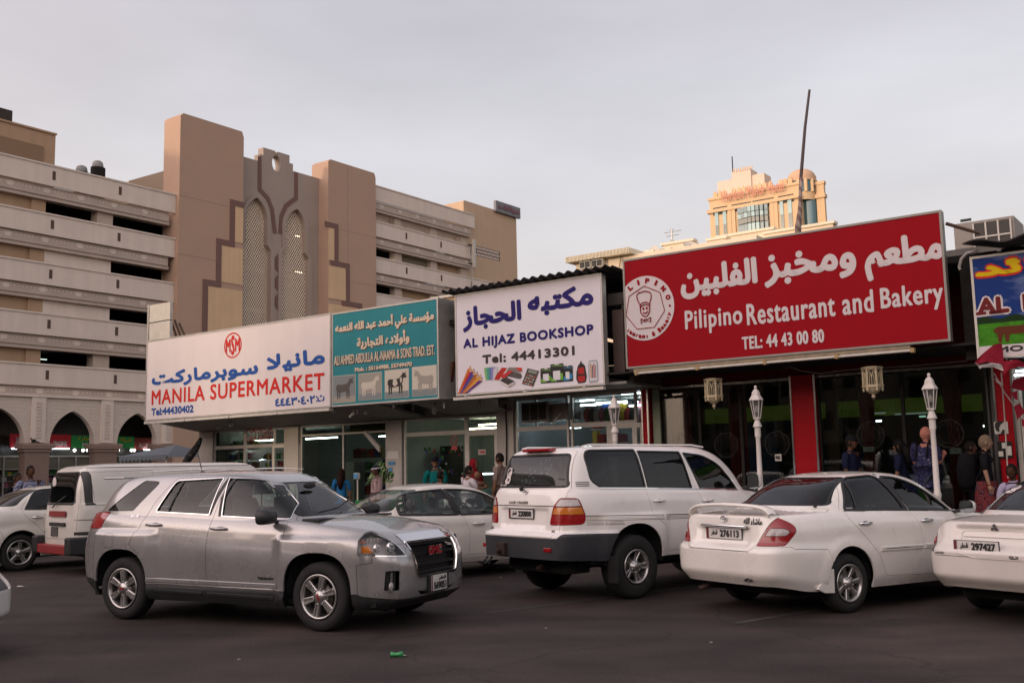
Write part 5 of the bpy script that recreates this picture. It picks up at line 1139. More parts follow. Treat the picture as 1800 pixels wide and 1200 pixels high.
ra.p('grille_bar', MB().box(xa, xb2, 3.953, 3.968, zt-.36, zt-.33), m_frame); ra.p('handle_slot', MB().box(x0+.14, x0+.34, 3.985, 4.01, zb_+.55, zb_+.60), m_blk)
ra.p('plinth', MB().box(x0-.2, x1, 3.9, 5.2, 5.0, zb_), MATS['grimy_concrete'])
S('roof_pipe', MB().tube([(on(SHOP, 1663, 393, .8)[0], .8, on(SHOP, 1663, 393, .8)[1]), (on(SHOP, 1722, 410, 1.2)[0], 1.2, on(SHOP, 1722, 410, 1.2)[1])], .03, 6), mat('rusty_brown', (.10, .06, .04), .7), SHOP, (3.4, .9, 5.6), 'brown pipe running from the red sign to the corrugated roof on the right', 'pipe')
S('conduit', MB().tube([(on(SHOP, x_, y_, .7)[0], .7, on(SHOP, x_, y_, .7)[1]) for x_, y_ in ((1718, 441), (1700, 445), (1690, 455), (1686, 470), (1688, 474))], .025, 6), m_frame, SHOP, (3.5, .7, 4.8), 'curved grey conduit between the red sign and the blue sign', 'conduit')
ms = Rt('flag_mast', 'tall leaning bare mast behind the red sign with a furled striped flag at its foot', 'mast', SHOP, (on(SHOP, 1405, 405, 1.6)[0], 1.6, 5.0))
pts = [(on(SHOP, x_, y_, 1.6)[0], 1.6, on(SHOP, x_, y_, 1.6)[1]) for x_, y_ in ((1403, 440), (1405, 400), (1408, 310), (1415, 225), (1423, 158))]
ms.p('pole', MB().tube(pts, [.035, .035, .035, .03, .025], 8), mat('mast_brown', (.055, .035, .035), .6));
b = MB(); b.smooth = True; q = [(on(SHOP, x_, y_, 1.55)[0], 1.55, on(SHOP, x_, y_, 1.55)[1]) for x_, y_ in ((1403, 430), (1403, 398), (1406, 370), (1407, 345), (1409, 312))]
b.tube(q, [.06, .065, .045, .035, .03], 8)
m_fl = mat('furled_flag', (.4, .1, .1), .8); t_ = m_fl.node_tree; wv = t_.nodes.new('ShaderNodeTexWave'); wv.bands_direction = 'DIAGONAL'; wv.inputs['Scale'].default_value = 3.0; wv.inputs['Distortion'].default_value = 5; tcn = t_.nodes.new('ShaderNodeTexCoord'); t_.links.new(tcn.outputs['Object'], wv.inputs[0]); rp_ = t_.nodes.new('ShaderNodeValToRGB'); rp_.color_ramp.elements[0].position = .35; rp_.color_ramp.elements[0].color = (.16, .10, .09, 1); rp_.color_ramp.elements[1].position = .6; rp_.color_ramp.elements[1].color = (.30, .24, .21, 1); t_.links.new(wv.outputs[0], rp_.inputs[0]); t_.links.new(rp_.outputs[0], t_.nodes['Principled BSDF'].inputs['Base Color'])
ms.p('furled_flag', b, m_fl)
# ======================= STREET FURNITURE =======================
m_lamp = mat('lamp_white', (.58, .54, .50), .5, var=.08, scale=6)
m_lg = glass('lamp_glass', (.8, .8, .78), .75, rough=.25, dark=(.2, .2, .19))
def lamp_post(u, H, label, lean=0):
 t = Rt('lamp_post', label, 'lamp post', SHOP, (u, 0, 0.15), 'white lantern posts along the walkway')
 M = Matrix.Translation((u, 0, .15)) @ rotm('Y', lean) @ Matrix.Diagonal((.78, .78, 1, 1)); h = H-.15
 b = MB(); b.smooth = True
 b.lathe([(.13, 0), (.13, .12), (.10, .16), (.095, .5), (.075, .56), (.065, .9), (.078, .93), (.078, .98), (.062, 1.0), (.05, h-.95), (.055, h-.93), (.055, h-.91)], 18, M); t.p('pole', b, m_lamp)
 b = MB(); b.lathe([(.068, h-.91), (.068, h-.74)], 12, M, cap=True); b.lathe([(.105, h-.735), (.055, h-.63), (.06, h-.60), (.07, h-.585)], 12, M, cap=True); t.p('neck', b, m_lamp)
 lb, lt = h-.58, h-.27; rb_, rt2 = .075, .135
 b = MB()
 for k in range(6):
  a = 2*PI*k/6+.3; b.tube([(rb_*math.cos(a), rb_*math.sin(a), lb), (rt2*math.cos(a), rt2*math.sin(a), lt)], .010, 4, M)
 b.lathe([(rb_+.01, lb-.015), (rb_+.01, lb+.01)], 6, M @ rotm('Z', 17), cap=True)
 t.p('lantern_frame', b, m_lamp)
 b = MB(); b.lathe([(rb_*.95, lb), (rt2*.95, lt)], 6, M @ rotm('Z', 17)); t.p('lantern_pane', b, m_lg)
 b = MB(); b.ball((0, 0, (lb+lt)/2), .04, .04, .07, 8, 6, M); t.p('bulb', b, m_lamp)
 b = MB(); b.lathe([(.155, lt), (.16, lt+.015), (.10, lt+.09), (.085, lt+.15), (.05, lt+.19), (.02, lt+.21)], 6, M @ rotm('Z', 17), cap=True); b.smooth = True; b.ball((0, 0, h-.035), .034, n=10, m=8, M=M); t.p('cap', b, m_lamp)
 return t
lamp_post(on(SHOP, 1080, 760, 0)[0], on(SHOP, 1080, 693, 0)[1], 'white lantern post in front of the bookshop windows', .3)
lamp_post(on(SHOP, 1332, 760, 0)[0], on(SHOP, 1330, 677, 0)[1], 'white lantern post between the off-road wagon mirror and the white saloon roof', .0)
lp3 = lamp_post(on(SHOP, 1640, 760, 0)[0], on(SHOP, 1633, 655, 0)[1], 'white lantern post in front of the bald man', .0)
b = MB(); b.ball((on(SHOP, 1638, 710, 0)[0], -.06, on(SHOP, 1638, 709, 0)[1]), .016, .02, .03, 8, 6); lp3.p('hole', b, m_blk)
m_lan = mat('lantern_ivory', (.50, .42, .27), .6, var=.25, scale=9)
def hanging_lantern(px, y, label, top, bot):
 u, zt = on(SHOP, px, top, y); zb = on(SHOP, px, bot, y)[1]; t = Rt('hanging_lantern', label, 'lantern', SHOP, (u, y, zb), 'ivory lanterns hanging in front of the restaurant')
 M = Matrix.Translation((u, y, 0)); r = .155; hgt = zt-zb; c0 = zb+hgt*.42; c1 = zt-.05
 t.p('chain', MB().tube([(u, y, zt), (u, y, 3.52)], .008, 5), m_dark)
 b = MB()
 for k in range(6):
  a = PI*k/3+.2; x, yy = u+r*math.cos(a), y+r*math.sin(a); b.tube([(x, yy, c0-.05), (x, yy, c1+.03)], .018, 6)
  b.ball((x, yy, c0-.07), .022, .022, .035, 6, 5)
  a2 = a+PI/3; x2, y2 = u+r*math.cos(a2), y+r*math.sin(a2)
  for f0, f1 in ((.5, .5), (.25, .25), (.75, .75)):
   b.tube([(x+(x2-x)*f0, yy+(y2-yy)*f0, c0), (x+(x2-x)*f1, yy+(y2-yy)*f1, c1-.1)], .006, 4)
  for s0, s1, m_ in ((0, .5, .25), (.5, 1, .75)):
   q = [(x+(x2-x)*(s0+(s1-s0)*i/6), yy+(y2-yy)*(s0+(s1-s0)*i/6), c1-.16+.11*math.sin(PI*i/6)) for i in range(7)]; b.tube(q, .009, 4)
  q = [(x+(x2-x)*i/6, yy+(y2-yy)*i/6, c1-.04+.03*math.sin(PI*i/6)) for i in range(7)]; b.tube(q, .014, 4)
 t.p('cage', b, m_lan)
 b = MB(); b.lathe([(r+.025, c0-.03), (r+.03, c0+.01)], 6, M @ rotm('Z', 11.5), cap=True); b.lathe([(r+.025, c1), (r+.03, c1+.03), (.08, c1+.045)], 6, M @ rotm('Z', 11.5), cap=True); t.p('band', b, m_lan)
 b = MB(); b.smooth = True; b.lathe([(r*.93, c0-.03), (r*.75, c0-.09), (r*.35, c0-.14), (.02, c0-.155), (.03, c0-.18), (.035, c0-.20), (.012, c0-.23), (.02, zb+.04), (.003, zb)], 14, M); t.p('finial', b, m_lan)
 b = MB(); b.lathe([(r*.82, c0), (r*.82, c1)], 6, M @ rotm('Z', 11.5)); t.p('pane', b, mat('lantern_inner', (.06, .055, .04), .3, alpha=.8))
hanging_lantern(1253, .9, 'ivory lantern hanging over the left restaurant window', 664, 719)
hanging_lantern(1532, .9, 'ivory lantern hanging over the right restaurant window', 643, 703)
m_bulb = mat('bulb_white', (.42, .42, .42), .3); m_sock = mat('bulb_socket', (.12, .10, .09), .6)
names = ['first coiled bulb from the left under the supermarket sign', 'second coiled bulb from the left, hanging lower in a dark cluster', 'coiled bulb left of the window reading MANILA', 'coiled bulb over the window reading MANILA', 'coiled bulb over the supermarket door', 'coiled bulb at the joint of the white and teal signs', 'short capsule bulb right of the sign joint', 'coiled bulb over the big display window', 'long white capsule bulb under the teal sign by the pillar', 'dark capsule bulb over the butcher shop window', 'large dark coiled bulb hanging over the butcher shop window', 'pale capsule bulb left of the butcher door transom', 'brown capsule bulb right of the butcher door transom']
for i, (px, py, kind, yy) in enumerate(((350, 738, 0, .9), (406, 745, 0, 1.3), (384, 748, 0, 1.6), (466, 730, 0, .9), (530, 726, 0, .9), (587, 720, 0, .75), (628, 722, 1, 1.0), (644, 722, 0, 1.1), (692, 712, 1, .8), (726, 716, 1, 1.2), (764, 722, 2, .9), (781, 712, 1, .9), (844, 714, 1, 1.2))):
 u, z = on(SHOP, px, py, yy); t = Rt('hanging_bulb', names[i], 'light bulb', SHOP, (u, yy, z), 'bulbs hanging under the shop canopies')
 t.p('socket', MB().tube([(u, yy, z+.10), (u, yy, z+.25)], .028 if kind < 2 else .04, 8), m_sock if kind != 1 or i == 12 else m_bulb)
 t.p('cord', MB().tube([(u, yy, z+.25), (u, yy, 3.27-(yy-.62)*.27)], .008, 5), m_dark)
 b = MB(); b.smooth = True; mm_ = m_bulb if kind != 2 and i not in (9, 12) else mat('bulb_grey', (.14, .13, .12), .4)
 if kind == 1: b.lathe([(.028, z+.11), (.032, z+.02), (.026, z-.05), (.005, z-.08)], 10, Matrix.Translation((u, yy, 0)))
 else:
  for s_ in (0, PI):
   b.tube([(u+.062*math.sin(k/24*PI)**.5*math.cos(s_+k*.55), yy+.062*math.sin(k/24*PI)**.5*math.sin(s_+k*.55), z+.10-.19*k/24) for k in range(1, 24)], .013, 5)
 t.p('coil', b, mm_)
cc = Rt('security_camera', 'small white security camera under the teal sign edge', 'camera', SHOP, (on(SHOP, 620, 724, .9)[0], .9, 3.0))
u, z = on(SHOP, 618, 730, .9); cc.p('body', MB().tube([(u-.06, .9, z-.03), (u+.08, .9, z+.06)], .035, 8), m_cream); cc.p('arm', MB().tube([(u+.06, .9, z+.05), (u+.06, .9, 3.2)], .012, 5), m_cream)
m_flr = mat('flag_maroon', (.22, .015, .03), .8, var=.2); m_flw = mat('flag_white', (.45, .42, .42), .8)
fl = Rt('draped_flag', 'crumpled maroon and white flag draped over the lower corner of the blue sign', 'flag', SHOP, (3.9, .3, 3.2))
def rag(pts, m, name, rt2, y=.33, amp=.05):
 b = MB(); b.smooth = True
 q = [(on(SHOP, x_, y_, y)[0], on(SHOP, x_, y_, y)[1]) for x_, y_ in pts]; n = len(q)//2; top = q[:n]; bot = q[n:][::-1]; k = 5; vs = []
 for i in range(n):
  for j in range(k+1):
   t = j/k; vs.append((top[i][0]+(bot[i][0]-top[i][0])*t, y+amp*math.sin(i*2.3+t*3), top[i][1]+(bot[i][1]-top[i][1])*t))
 b.add(vs, [(i*(k+1)+j, (i+1)*(k+1)+j, (i+1)*(k+1)+j+1, i*(k+1)+j+1) for i in range(n-1) for j in range(k)]); rt2.p(name, b, m)
rag([(1714, 634), (1730, 618), (1748, 606), (1760, 602), (1765, 640), (1750, 638), (1735, 636), (1716, 640)], m_flr, 'cloth', fl)
rag([(1713, 637), (1725, 640), (1745, 638), (1765, 640), (1782, 636), (1784, 648), (1764, 652), (1745, 645), (1728, 646), (1722, 648)], m_flw, 'cloth', fl, .36)
rag([(1760, 636), (1770, 634), (1790, 632), (1805, 640), (1806, 645), (1788, 644), (1774, 650), (1764, 658)], m_flr, 'cloth', fl, .3)
bt = Rt('bunting', 'string of maroon and white flags hanging down the right red column', 'bunting', SHOP, (4.6, 1.2, 2.6))
for k, pts in enumerate((((1781, 668), (1800, 660), (1804, 688), (1776, 682)), ((1776, 690), (1788, 686), (1790, 704), (1782, 700)), ((1782, 714), (1792, 708), (1802, 724), (1788, 738)), ((1748, 664), (1760, 672), (1764, 678), (1752, 672)), ((1760, 676), (1776, 694), (1778, 700), (1764, 684)), ((1795, 735), (1806, 740), (1806, 752), (1796, 748)))):
 rag(pts, m_flr if k not in (3,) else m_flw, 'flag', bt, 1.4, .02)
bt.p('cord', MB().tube([(on(SHOP, 1760, 655, 1.5)[0], 1.5, on(SHOP, 1760, 655, 1.5)[1]), (on(SHOP, 1766, 735, 1.9)[0], 1.9, on(SHOP, 1766, 735, 1.9)[1]), (on(SHOP, 1772, 840, 1.9)[0], 1.9, on(SHOP, 1772, 840, 1.9)[1])], .012, 5), m_cream)
bt.p('cord', MB().tube([(on(SHOP, 1747, 655, 1.5)[0], 1.5, on(SHOP, 1747, 655, 1.5)[1]), (on(SHOP, 1766, 690, 1.6)[0], 1.6, on(SHOP, 1766, 690, 1.6)[1]), (on(SHOP, 1800, 735, 1.7)[0], 1.7, on(SHOP, 1800, 735, 1.7)[1])], .01, 5), m_flw)
S('loose_wire', MB().tube([(on(SHOP, x_, y_, 2.1)[0], 2.1, on(SHOP, x_, y_, 2.1)[1]) for x_, y_ in ((1150, 664), (1170, 661), (1250, 655), (1330, 648), (1390, 645), (1410, 652), (1440, 656), (1500, 649), (1600, 643), (1700, 634))], .008, 5), m_frame, SHOP, (0, 2.1, 3.4), 'thin slack wire running below the red sign', 'wire')
gz = Rt('canopy_tent', 'small grey-blue peaked canopy tent behind the white van', 'tent', SHOP, (on(SHOP, 310, 800, 2.5)[0], 3, 0))
m_tent = mat('tent_grey', (.10, .12, .14), .8)
yg = 3.0; pk = on(SHOP, 309, 784, yg); el = on(SHOP, 262, 802, yg); er = on(SHOP, 345, 803, yg)
b = MB(); y0, y1 = yg-1.1, yg+1.1
b.add([(el[0], y0, el[1]), (er[0], y0, er[1]), (er[0], y1, er[1]), (el[0], y1, el[1]), (pk[0], yg, pk[1]+.05)], [(0, 1, 4), (1, 2, 4), (2, 3, 4), (3, 0, 4)])
gz.p('roof', b, m_tent); b = MB()
nn = 12; vs_ = []
for i in range(nn*4+1):
 x = el[0]+(er[0]-el[0])*i/(nn*4); vs_ += [(x, y0, el[1]), (x, y0, el[1]-.10-.08*abs(math.sin(i*PI/4)))]
b.add(vs_, [(2*i, 2*i+2, 2*i+3, 2*i+1) for i in range(nn*4)]); gz.p('valance', b, m_tent)
for x in (el[0]+.05, er[0]-.05):
 gz.p('leg', MB().tube([(x, y0+.05, 0.0), (x, y0+.05, el[1])], .025, 6), m_frame)
pg = Rt('pigeon', 'dark pigeon perched on the arcade capital', 'bird', PARK, (PX(59, 772, -.35)[0], -.35, 3.77))
u, z = PX(59, 772, -.2); z = 3.77; b = MB(); b.smooth = True; b.ball((u, -.2, z+.15), .16, .09, .09, 10, 8, None); pg.p('body', b, m_dark); b = MB(); b.smooth = True; b.ball((u-.15, -.2, z+.26), .055, n=8, m=6); pg.p('head', b, m_dark); pg.p('tail', MB().prism([(u+.1, z+.16), (u+.34, z+.08), (u+.34, z+.05), (u+.1, z+.1)], -.24, -.16), m_dark); pg.p('leg', MB().tube([(u, -.2, z), (u, -.2, z+.1)], .012, 5), m_dark)
def gpt(px, py):
 d = ray(px, py); t = -CAM_H/d.z; return d.x*t, d.y*t
x, y = gpt(697, 1154); lt = Rt('litter', 'crushed green drink can lying on the asphalt in the foreground', 'litter', WORLD, (x, y, 0)); m_can = mat('can_green', (.05, .30, .10), .35, .3)
b = MB(); b.smooth = True; b.tube([(x-.055, y, .026), (x-.02, y+.004, .02), (x+.02, y-.004, .022), (x+.055, y+.006, .026)], [.026, .018, .02, .026], 12); lt.p('can', b, m_can)
b = MB(); b.add([(x+.03, y-.03, .005), (x+.09, y-.01, .012), (x+.085, y+.05, .006), (x+.02, y+.04, .02)], [(0, 1, 2, 3)]); lt.p('wrapper', b, mat('wrapper_pale', (.2, .32, .18), .5))
x, y = gpt(35, 1031); S('litter', MB().add([(x-.05, y-.02, .006), (x+.05, y-.03, .01), (x+.06, y+.03, .006), (x-.03, y+.03, .02)], [(0, 1, 2, 3)]), MATS['paper'], WORLD, (x, y, 0), 'small scrap of white paper on the asphalt at far left', 'litter')
for i, (px, py) in enumerate(((1318, 1030), (880, 1015), (960, 1105), (420, 1160), (1250, 1130))):
 x, y = gpt(px, py); S('pebble', MB().ball((x, y, .008), .018, .014, .01, 7, 5), m_conc, WORLD, (x, y, 0), ['tiny pebble in front of the white saloon bumper', 'tiny pebble behind the silver car nose', 'tiny pebble in front of the off-road wagon', 'tiny pebble in the left foreground', 'tiny pebble in the right foreground'][i], 'pebble')
m_bk = mat('opposite_block', (.34, .27, .20), .9, var=.1, scale=.4, streak=.5)
for i, (x, y, w_, d_, h_) in enumerate(((-58, -26, 34, 14, 15.5), (-27, -32, 30.4, 14, 14.5), (6, -34, 38, 14, 9), (46, -30, 46, 14, 8), (-90, -9, 24, 19, 15))):  # unseen blocks added to stop the low sun and darken reflections
 r_ = Rt('light_blocker', ['tan apartment block far left behind the viewpoint', 'tan apartment block left behind the viewpoint', 'tan apartment block straight behind the viewpoint', 'tan apartment block right behind the viewpoint', 'tan apartment block at the far end of the road behind left'][i], 'building', WORLD, (x, y, 0))
 r_.p('wall', MB().box(x-w_/2, x+w_/2, y-d_/2, y+d_/2, 0, h_), m_bk)
 r_.p('coping', MB().box(x-w_/2-.2, x+w_/2+.2, y-d_/2-.2, y+d_/2+.2, h_, h_+.3), m_par)
 r_.p('shop_band', MB().box(x-w_/2+.5, x+w_/2-.5, y+d_/2, y+d_/2+.1, .3, 3.2), m_dark)
 b = MB()
 for f_ in range(1, int(h_//3.3)):
  for k in range(int(w_//3)): b.box(x-w_/2+1+k*3, x-w_/2+2.4+k*3, y+d_/2, y+d_/2+.06, f_*3.3+1, f_*3.3+2.5)
 r_.p('windows', b, m_dark)
# ======================= VEHICLES =======================
def lut(tab):
 """smooth (cosine-free, monotone) interpolation through points"""
 xs = [p[0] for p in tab]; ys = [p[1] for p in tab]; n = len(xs)
 if n == 1: return lambda t: ys[0]
 d = [(ys[i+1]-ys[i])/(xs[i+1]-xs[i]) for i in range(n-1)]
 m = [d[0]]+[0.0 if d[i-1]*d[i] <= 0 else 2*d[i-1]*d[i]/(d[i-1]+d[i]) for i in range(1, n-1)]+[d[-1]]
 def f(t):
  if t <= xs[0]: return ys[0]+(t-xs[0])*m[0]*0
  if t >= xs[-1]: return ys[-1]
  i = 0
  while t > xs[i+1]: i += 1
  h = xs[i+1]-xs[i]; s = (t-xs[i])/h
  return (2*s**3-3*s*s+1)*ys[i]+(s**3-2*s*s+s)*h*m[i]+(-2*s**3+3*s*s)*ys[i+1]+(s**3-s*s)*h*m[i+1]
 return f
def sst(a, b, x):
 t = max(0, min(1, (x-a)/(b-a))); return t*t*(3-2*t)
def outline(xr, xf, w, nf, nr, M):
 """half plan outline from front centre round the left side to the rear centre, M+1 points"""
 xm = (xr+xf)/2; raw = []; K = 260
 for i in range(K+1):
  a = PI/2*i/K; raw.append((xm+(xf-xm)*abs(math.cos(a))**(2/nf), w*abs(math.sin(a))**(2/nf)))
 for i in range(1, K+1):
  a = PI/2+PI/2*i/K; raw.append((xm-(xm-xr)*abs(math.cos(a))**(2/nr), w*abs(math.sin(a))**(2/nr)))
 L_ = [0]
 for i in range(1, len(raw)):
  dx = raw[i][0]-raw[i-1][0]; dy = raw[i][1]-raw[i-1][1]
  xx = raw[i][0]; wt = 1+1.4*(sst(xf-.9, xf-.2, xx)+sst(-(xr+.9), -(xr+.2), -xx))
  L_.append(L_[-1]+math.hypot(dx, dy)*wt)
 out = []; j = 0
 for i in range(M+1):
  t = L_[-1]*i/M
  while j < len(L_)-2 and L_[j+1] < t: j += 1
  s = (t-L_[j])/max(1e-9, L_[j+1]-L_[j]); out.append((raw[j][0]+(raw[j+1][0]-raw[j][0])*s, raw[j][1]+(raw[j+1][1]-raw[j][1])*s))
 return out
def pin(p, poly):
 x, y = p; c = False; n = len(poly); j = n-1
 for i in range(n):
  xi, yi = poly[i]; xj, yj = poly[j]
  if (yi > y) != (yj > y) and x < (xj-xi)*(y-yi)/(yj-yi)+xi: c = not c
  j = i
 return c
def rounded(pts, r=.03, n=3):
 """round the corners of a polygon"""
 o = []; N_ = len(pts)
 for i in range(N_):
  p = Vector(pts[i][:2]); a = Vector(pts[i-1][:2]); c = Vector(pts[(i+1) % N_][:2]); rr = pts[i][2] if len(pts[i]) > 2 else r
  da = a-p; dc = c-p; ra = min(rr, da.length*.45); rc = min(rr, dc.length*.45)
  if rr <= 0: o.append(tuple(p)); continue
  s = p+da.normalized()*ra; e_ = p+dc.normalized()*rc
  for k in range(n+1):
   t = k/n; o.append(tuple(s*(1-t)**2+p*2*t*(1-t)+e_*t*t))
 return o
VIEW = {'side': (0, 2, 1), 'rear': (1, 2, 0), 'front': (1, 2, 0), 'top': (0, 1, 2)}
class Shell:
 def __init__(s, sp):
  s.sp = sp; M = sp.get('M', 120); NL = sp.get('NL', 34)
  zs, zb = lut(sp['zs']), lut(sp['zb']); fx, rx, wt = lut(sp['xf']), lut(sp['xr']), lut(sp['w']); s.zb = zb
  V = []; Fc = []; dfn = sp.get('disp')
  def ring(pts): V.extend(pts); return len(V)-len(pts)
  def half2full(h): return h+[(x, -y) for x, y in reversed(h[1:-1])]
  rings = []; n = 2*M
  for i in range(NL+1):
   t = i/NL; h = outline(rx(t), fx(t), wt(t), sp['nf'], sp['nr'], M); full = half2full(h)
   P_ = []
   for x, y in full:
    z = zs(x)*(1-t)+zb(x)*t
    if dfn: x, y, z = dfn(x, y, z, t)
    P_.append((x, y, z))
   rings.append(ring(P_))
  K = 12; xr1, xf1, w1 = rx(1.0), fx(1.0), wt(1.0); crown = lut(sp['crown'])
  top = V[rings[-1]:rings[-1]+n]
  for k in range(1, K+1):
   r = k/K; P_ = []
   for (x, y, z) in top:
    xc = max(xr1+w1*.9, min(xf1-w1*.9, x)); xx = xc+(x-xc)*(1-r); yy = y*(1-r)
    q = 1-(1-r)**2; P_.append((xx, yy, (z if x == xx else zs(xx)*0+zb(xx))+crown(xx)*q))
   rings.append(ring(P_))
  for a, b in zip(rings[:-1], rings[1:]):
   for j in range(n): Fc.append((a+j, a+(j+1) % n, b+(j+1) % n, b+j))
  s.nlow = len(Fc)
  gf, gr, gw, zr = lut(sp['gf']), lut(sp['gr']), lut(sp['gw']), lut(sp['zr']); NG = sp.get('NG', 22); rg = []
  Mg = sp.get('Mg', 90); ng = 2*Mg
  for i in range(NG+1):
   t = i/NG; h = outline(gr(t), gf(t), gw(t), sp['gnf'], sp['gnr'], Mg); P_ = []
   for x, y in half2full(h):
    z0 = zb(x)-.05; z = z0+(zr(x)-z0)*t; P_.append((x, y, z))
   rg.append(ring(P_))
  top = V[rg[-1]:rg[-1]+ng]; xr1, xf1, w1 = gr(1.0), gf(1.0), gw(1.0)
  for k in range(1, 9):
   r = k/8; P_ = []
   for (x, y, z) in top:
    xc = max(xr1+w1*.9, min(xf1-w1*.9, x)); xx = xc+(x-xc)*(1-r); P_.append((xx, y*(1-r), zr(xx)+sp['rcrown']*(1-(1-r)**2)))
   rg.append(ring(P_))
  for a, b in zip(rg[:-1], rg[1:]):
   for j in range(ng): Fc.append((a+j, a+(j+1) % ng, b+(j+1) % ng, b+j))
  base = outline(gr(0), gf(0), gw(0)-.03, sp['gnf'], sp['gnr'], 40); bp = half2full(base)
  keep = []
  for i, f in enumerate(Fc):
   if i < s.nlow and i >= NL*n:
    cx = sum(V[k][0] for k in f)/4; cy = sum(V[k][1] for k in f)/4
    if pin((cx, cy), bp) and gr(0)+.05 < cx < gf(0)-.05: continue
   keep.append(f)
  s.bm = bmesh.new(); vs = [s.bm.verts.new(v) for v in V]
  for f in keep:
   q = [];
   for k in f:
    if not q or (Vector(V[k])-Vector(V[q[-1]])).length > 1e-6: q.append(k)
   if len(q) > 2 and (Vector(V[q[0]])-Vector(V[q[-1]])).length < 1e-6: q.pop()
   if len(q) < 3: continue
   try: s.bm.faces.new([vs[k] for k in q])
   except ValueError: pass
  bmesh.ops.remove_doubles(s.bm, verts=list(s.bm.verts), dist=1e-5)
  bmesh.ops.delete(s.bm, geom=[v for v in s.bm.verts if not v.link_faces], context='VERTS')
  s.bm.normal_update()
  ctr = Vector((0, 0, .8)); out_ = sum(1 if f.normal.dot(f.calc_center_median()-Vector((max(-1.2, min(1.2, f.calc_center_median().x)), 0, .8))) > 0 else -1 for f in s.bm.faces)
  if out_ < 0:
   for f in s.bm.faces: f.normal_flip()
   s.bm.normal_update()
  tb = s.bm.copy(); bmesh.ops.triangulate(tb, faces=list(tb.faces)); tb.normal_update()
  s.rv = [v.co.copy() for v in tb.verts]; s.rn = [v.normal.copy() for v in tb.verts]; tb.verts.index_update()
  s.rt = [tuple(v.index for v in f.verts) for f in tb.faces]; tb.free()
  s.bvh = BVHTree.FromPolygons(s.rv, s.rt)
  s.lay = s.bm.faces.layers.int.new('reg'); s.regs = {}
 def normal_at(s, co):
  loc_, no, idx, d = s.bvh.find_nearest(co)
  if idx is None: return Vector((0, 0, 1)), 9
  a, b, c = s.rt[idx]; A, B, C = s.rv[a], s.rv[b], s.rv[c]
  v0, v1, v2 = B-A, C-A, loc_-A; d00, d01, d11, d20, d21 = v0.dot(v0), v0.dot(v1), v1.dot(v1), v2.dot(v0), v2.dot(v1); den = d00*d11-d01*d01
  if abs(den) < 1e-14: return no, d
  v = (d11*d20-d01*d21)/den; w = (d00*d21-d01*d20)/den
  nn = s.rn[a]*(1-v-w)+s.rn[b]*v+s.rn[c]*w; nn.normalize()
  return (nn if nn.dot(no) > .55 else no), d
 def ok(s, f, view, lim):
  n = f.normal; c = f.calc_center_median()
  if view == 'side': r = abs(n.y) > .22 and abs(c.y) > (.62 if c.z < 1.2 else .35)
  elif view == 'rear': r = n.x < -.12 and c.x < 0
  elif view == 'front': r = n.x > .12 and c.x > 0
  else: r = n.z > .4
  return r and (lim is None or lim(c, n))
 def cut(s, name, view, poly, lim=None, mirror=False, anyn=False):
  """label all faces inside a polygon drawn in a view; edges are cut exactly along it"""
  polys = [poly]
  if mirror: polys.append([(-x, z) for x, z in poly][::-1])
  i0, i1, ax = VIEW[view]
  rid = s.regs.setdefault(name, len(s.regs)+1)
  for pl in polys:
   X0 = min(p[0] for p in pl)-.01; X1 = max(p[0] for p in pl)+.01; Y0 = min(p[1] for p in pl)-.01; Y1 = max(p[1] for p in pl)+.01
   def near():
    o = []
    for f in s.bm.faces:
     c = f.verts[0].co
     if not (X0-.12 < c[i0] < X1+.12 and Y0-.12 < c[i1] < Y1+.12): continue
     if anyn or s.ok(f, view, lim): o.append(f)
    return o
   cand = set(near())
   for k in range(len(pl)):
    a, b = pl[k-1], pl[k]
    if math.hypot(a[0]-b[0], a[1]-b[1]) < 1e-5: continue
    ex0, ex1 = min(a[0], b[0])-.006, max(a[0], b[0])+.006; ey0, ey1 = min(a[1], b[1])-.006, max(a[1], b[1])+.006
    co = [0, 0, 0]; co[i0], co[i1] = a; no = [0, 0, 0]; no[i0], no[i1] = (b[1]-a[1]), -(b[0]-a[0])
    fs = []
    for f in cand:
     xs = [v.co[i0] for v in f.verts]; ys = [v.co[i1] for v in f.verts]
     if max(xs) < ex0 or min(xs) > ex1 or max(ys) < ey0 or min(ys) > ey1: continue
     fs.append(f)
    if not fs: continue
    g_ = set(fs)
    for f in fs: g_.update(f.edges); g_.update(f.verts)
    r = bmesh.ops.bisect_plane(s.bm, geom=list(g_), dist=1e-5, plane_co=co, plane_no=no)
    cand = {f for f in cand if f.is_valid}; cand.update(e for e in r['geom'] if isinstance(e, bmesh.types.BMFace))
   for f in cand:
    c = f.calc_center_median()
    if pin((c[i0], c[i1]), pl) and (anyn or s.ok(f, view, lim)): f[s.lay] = rid
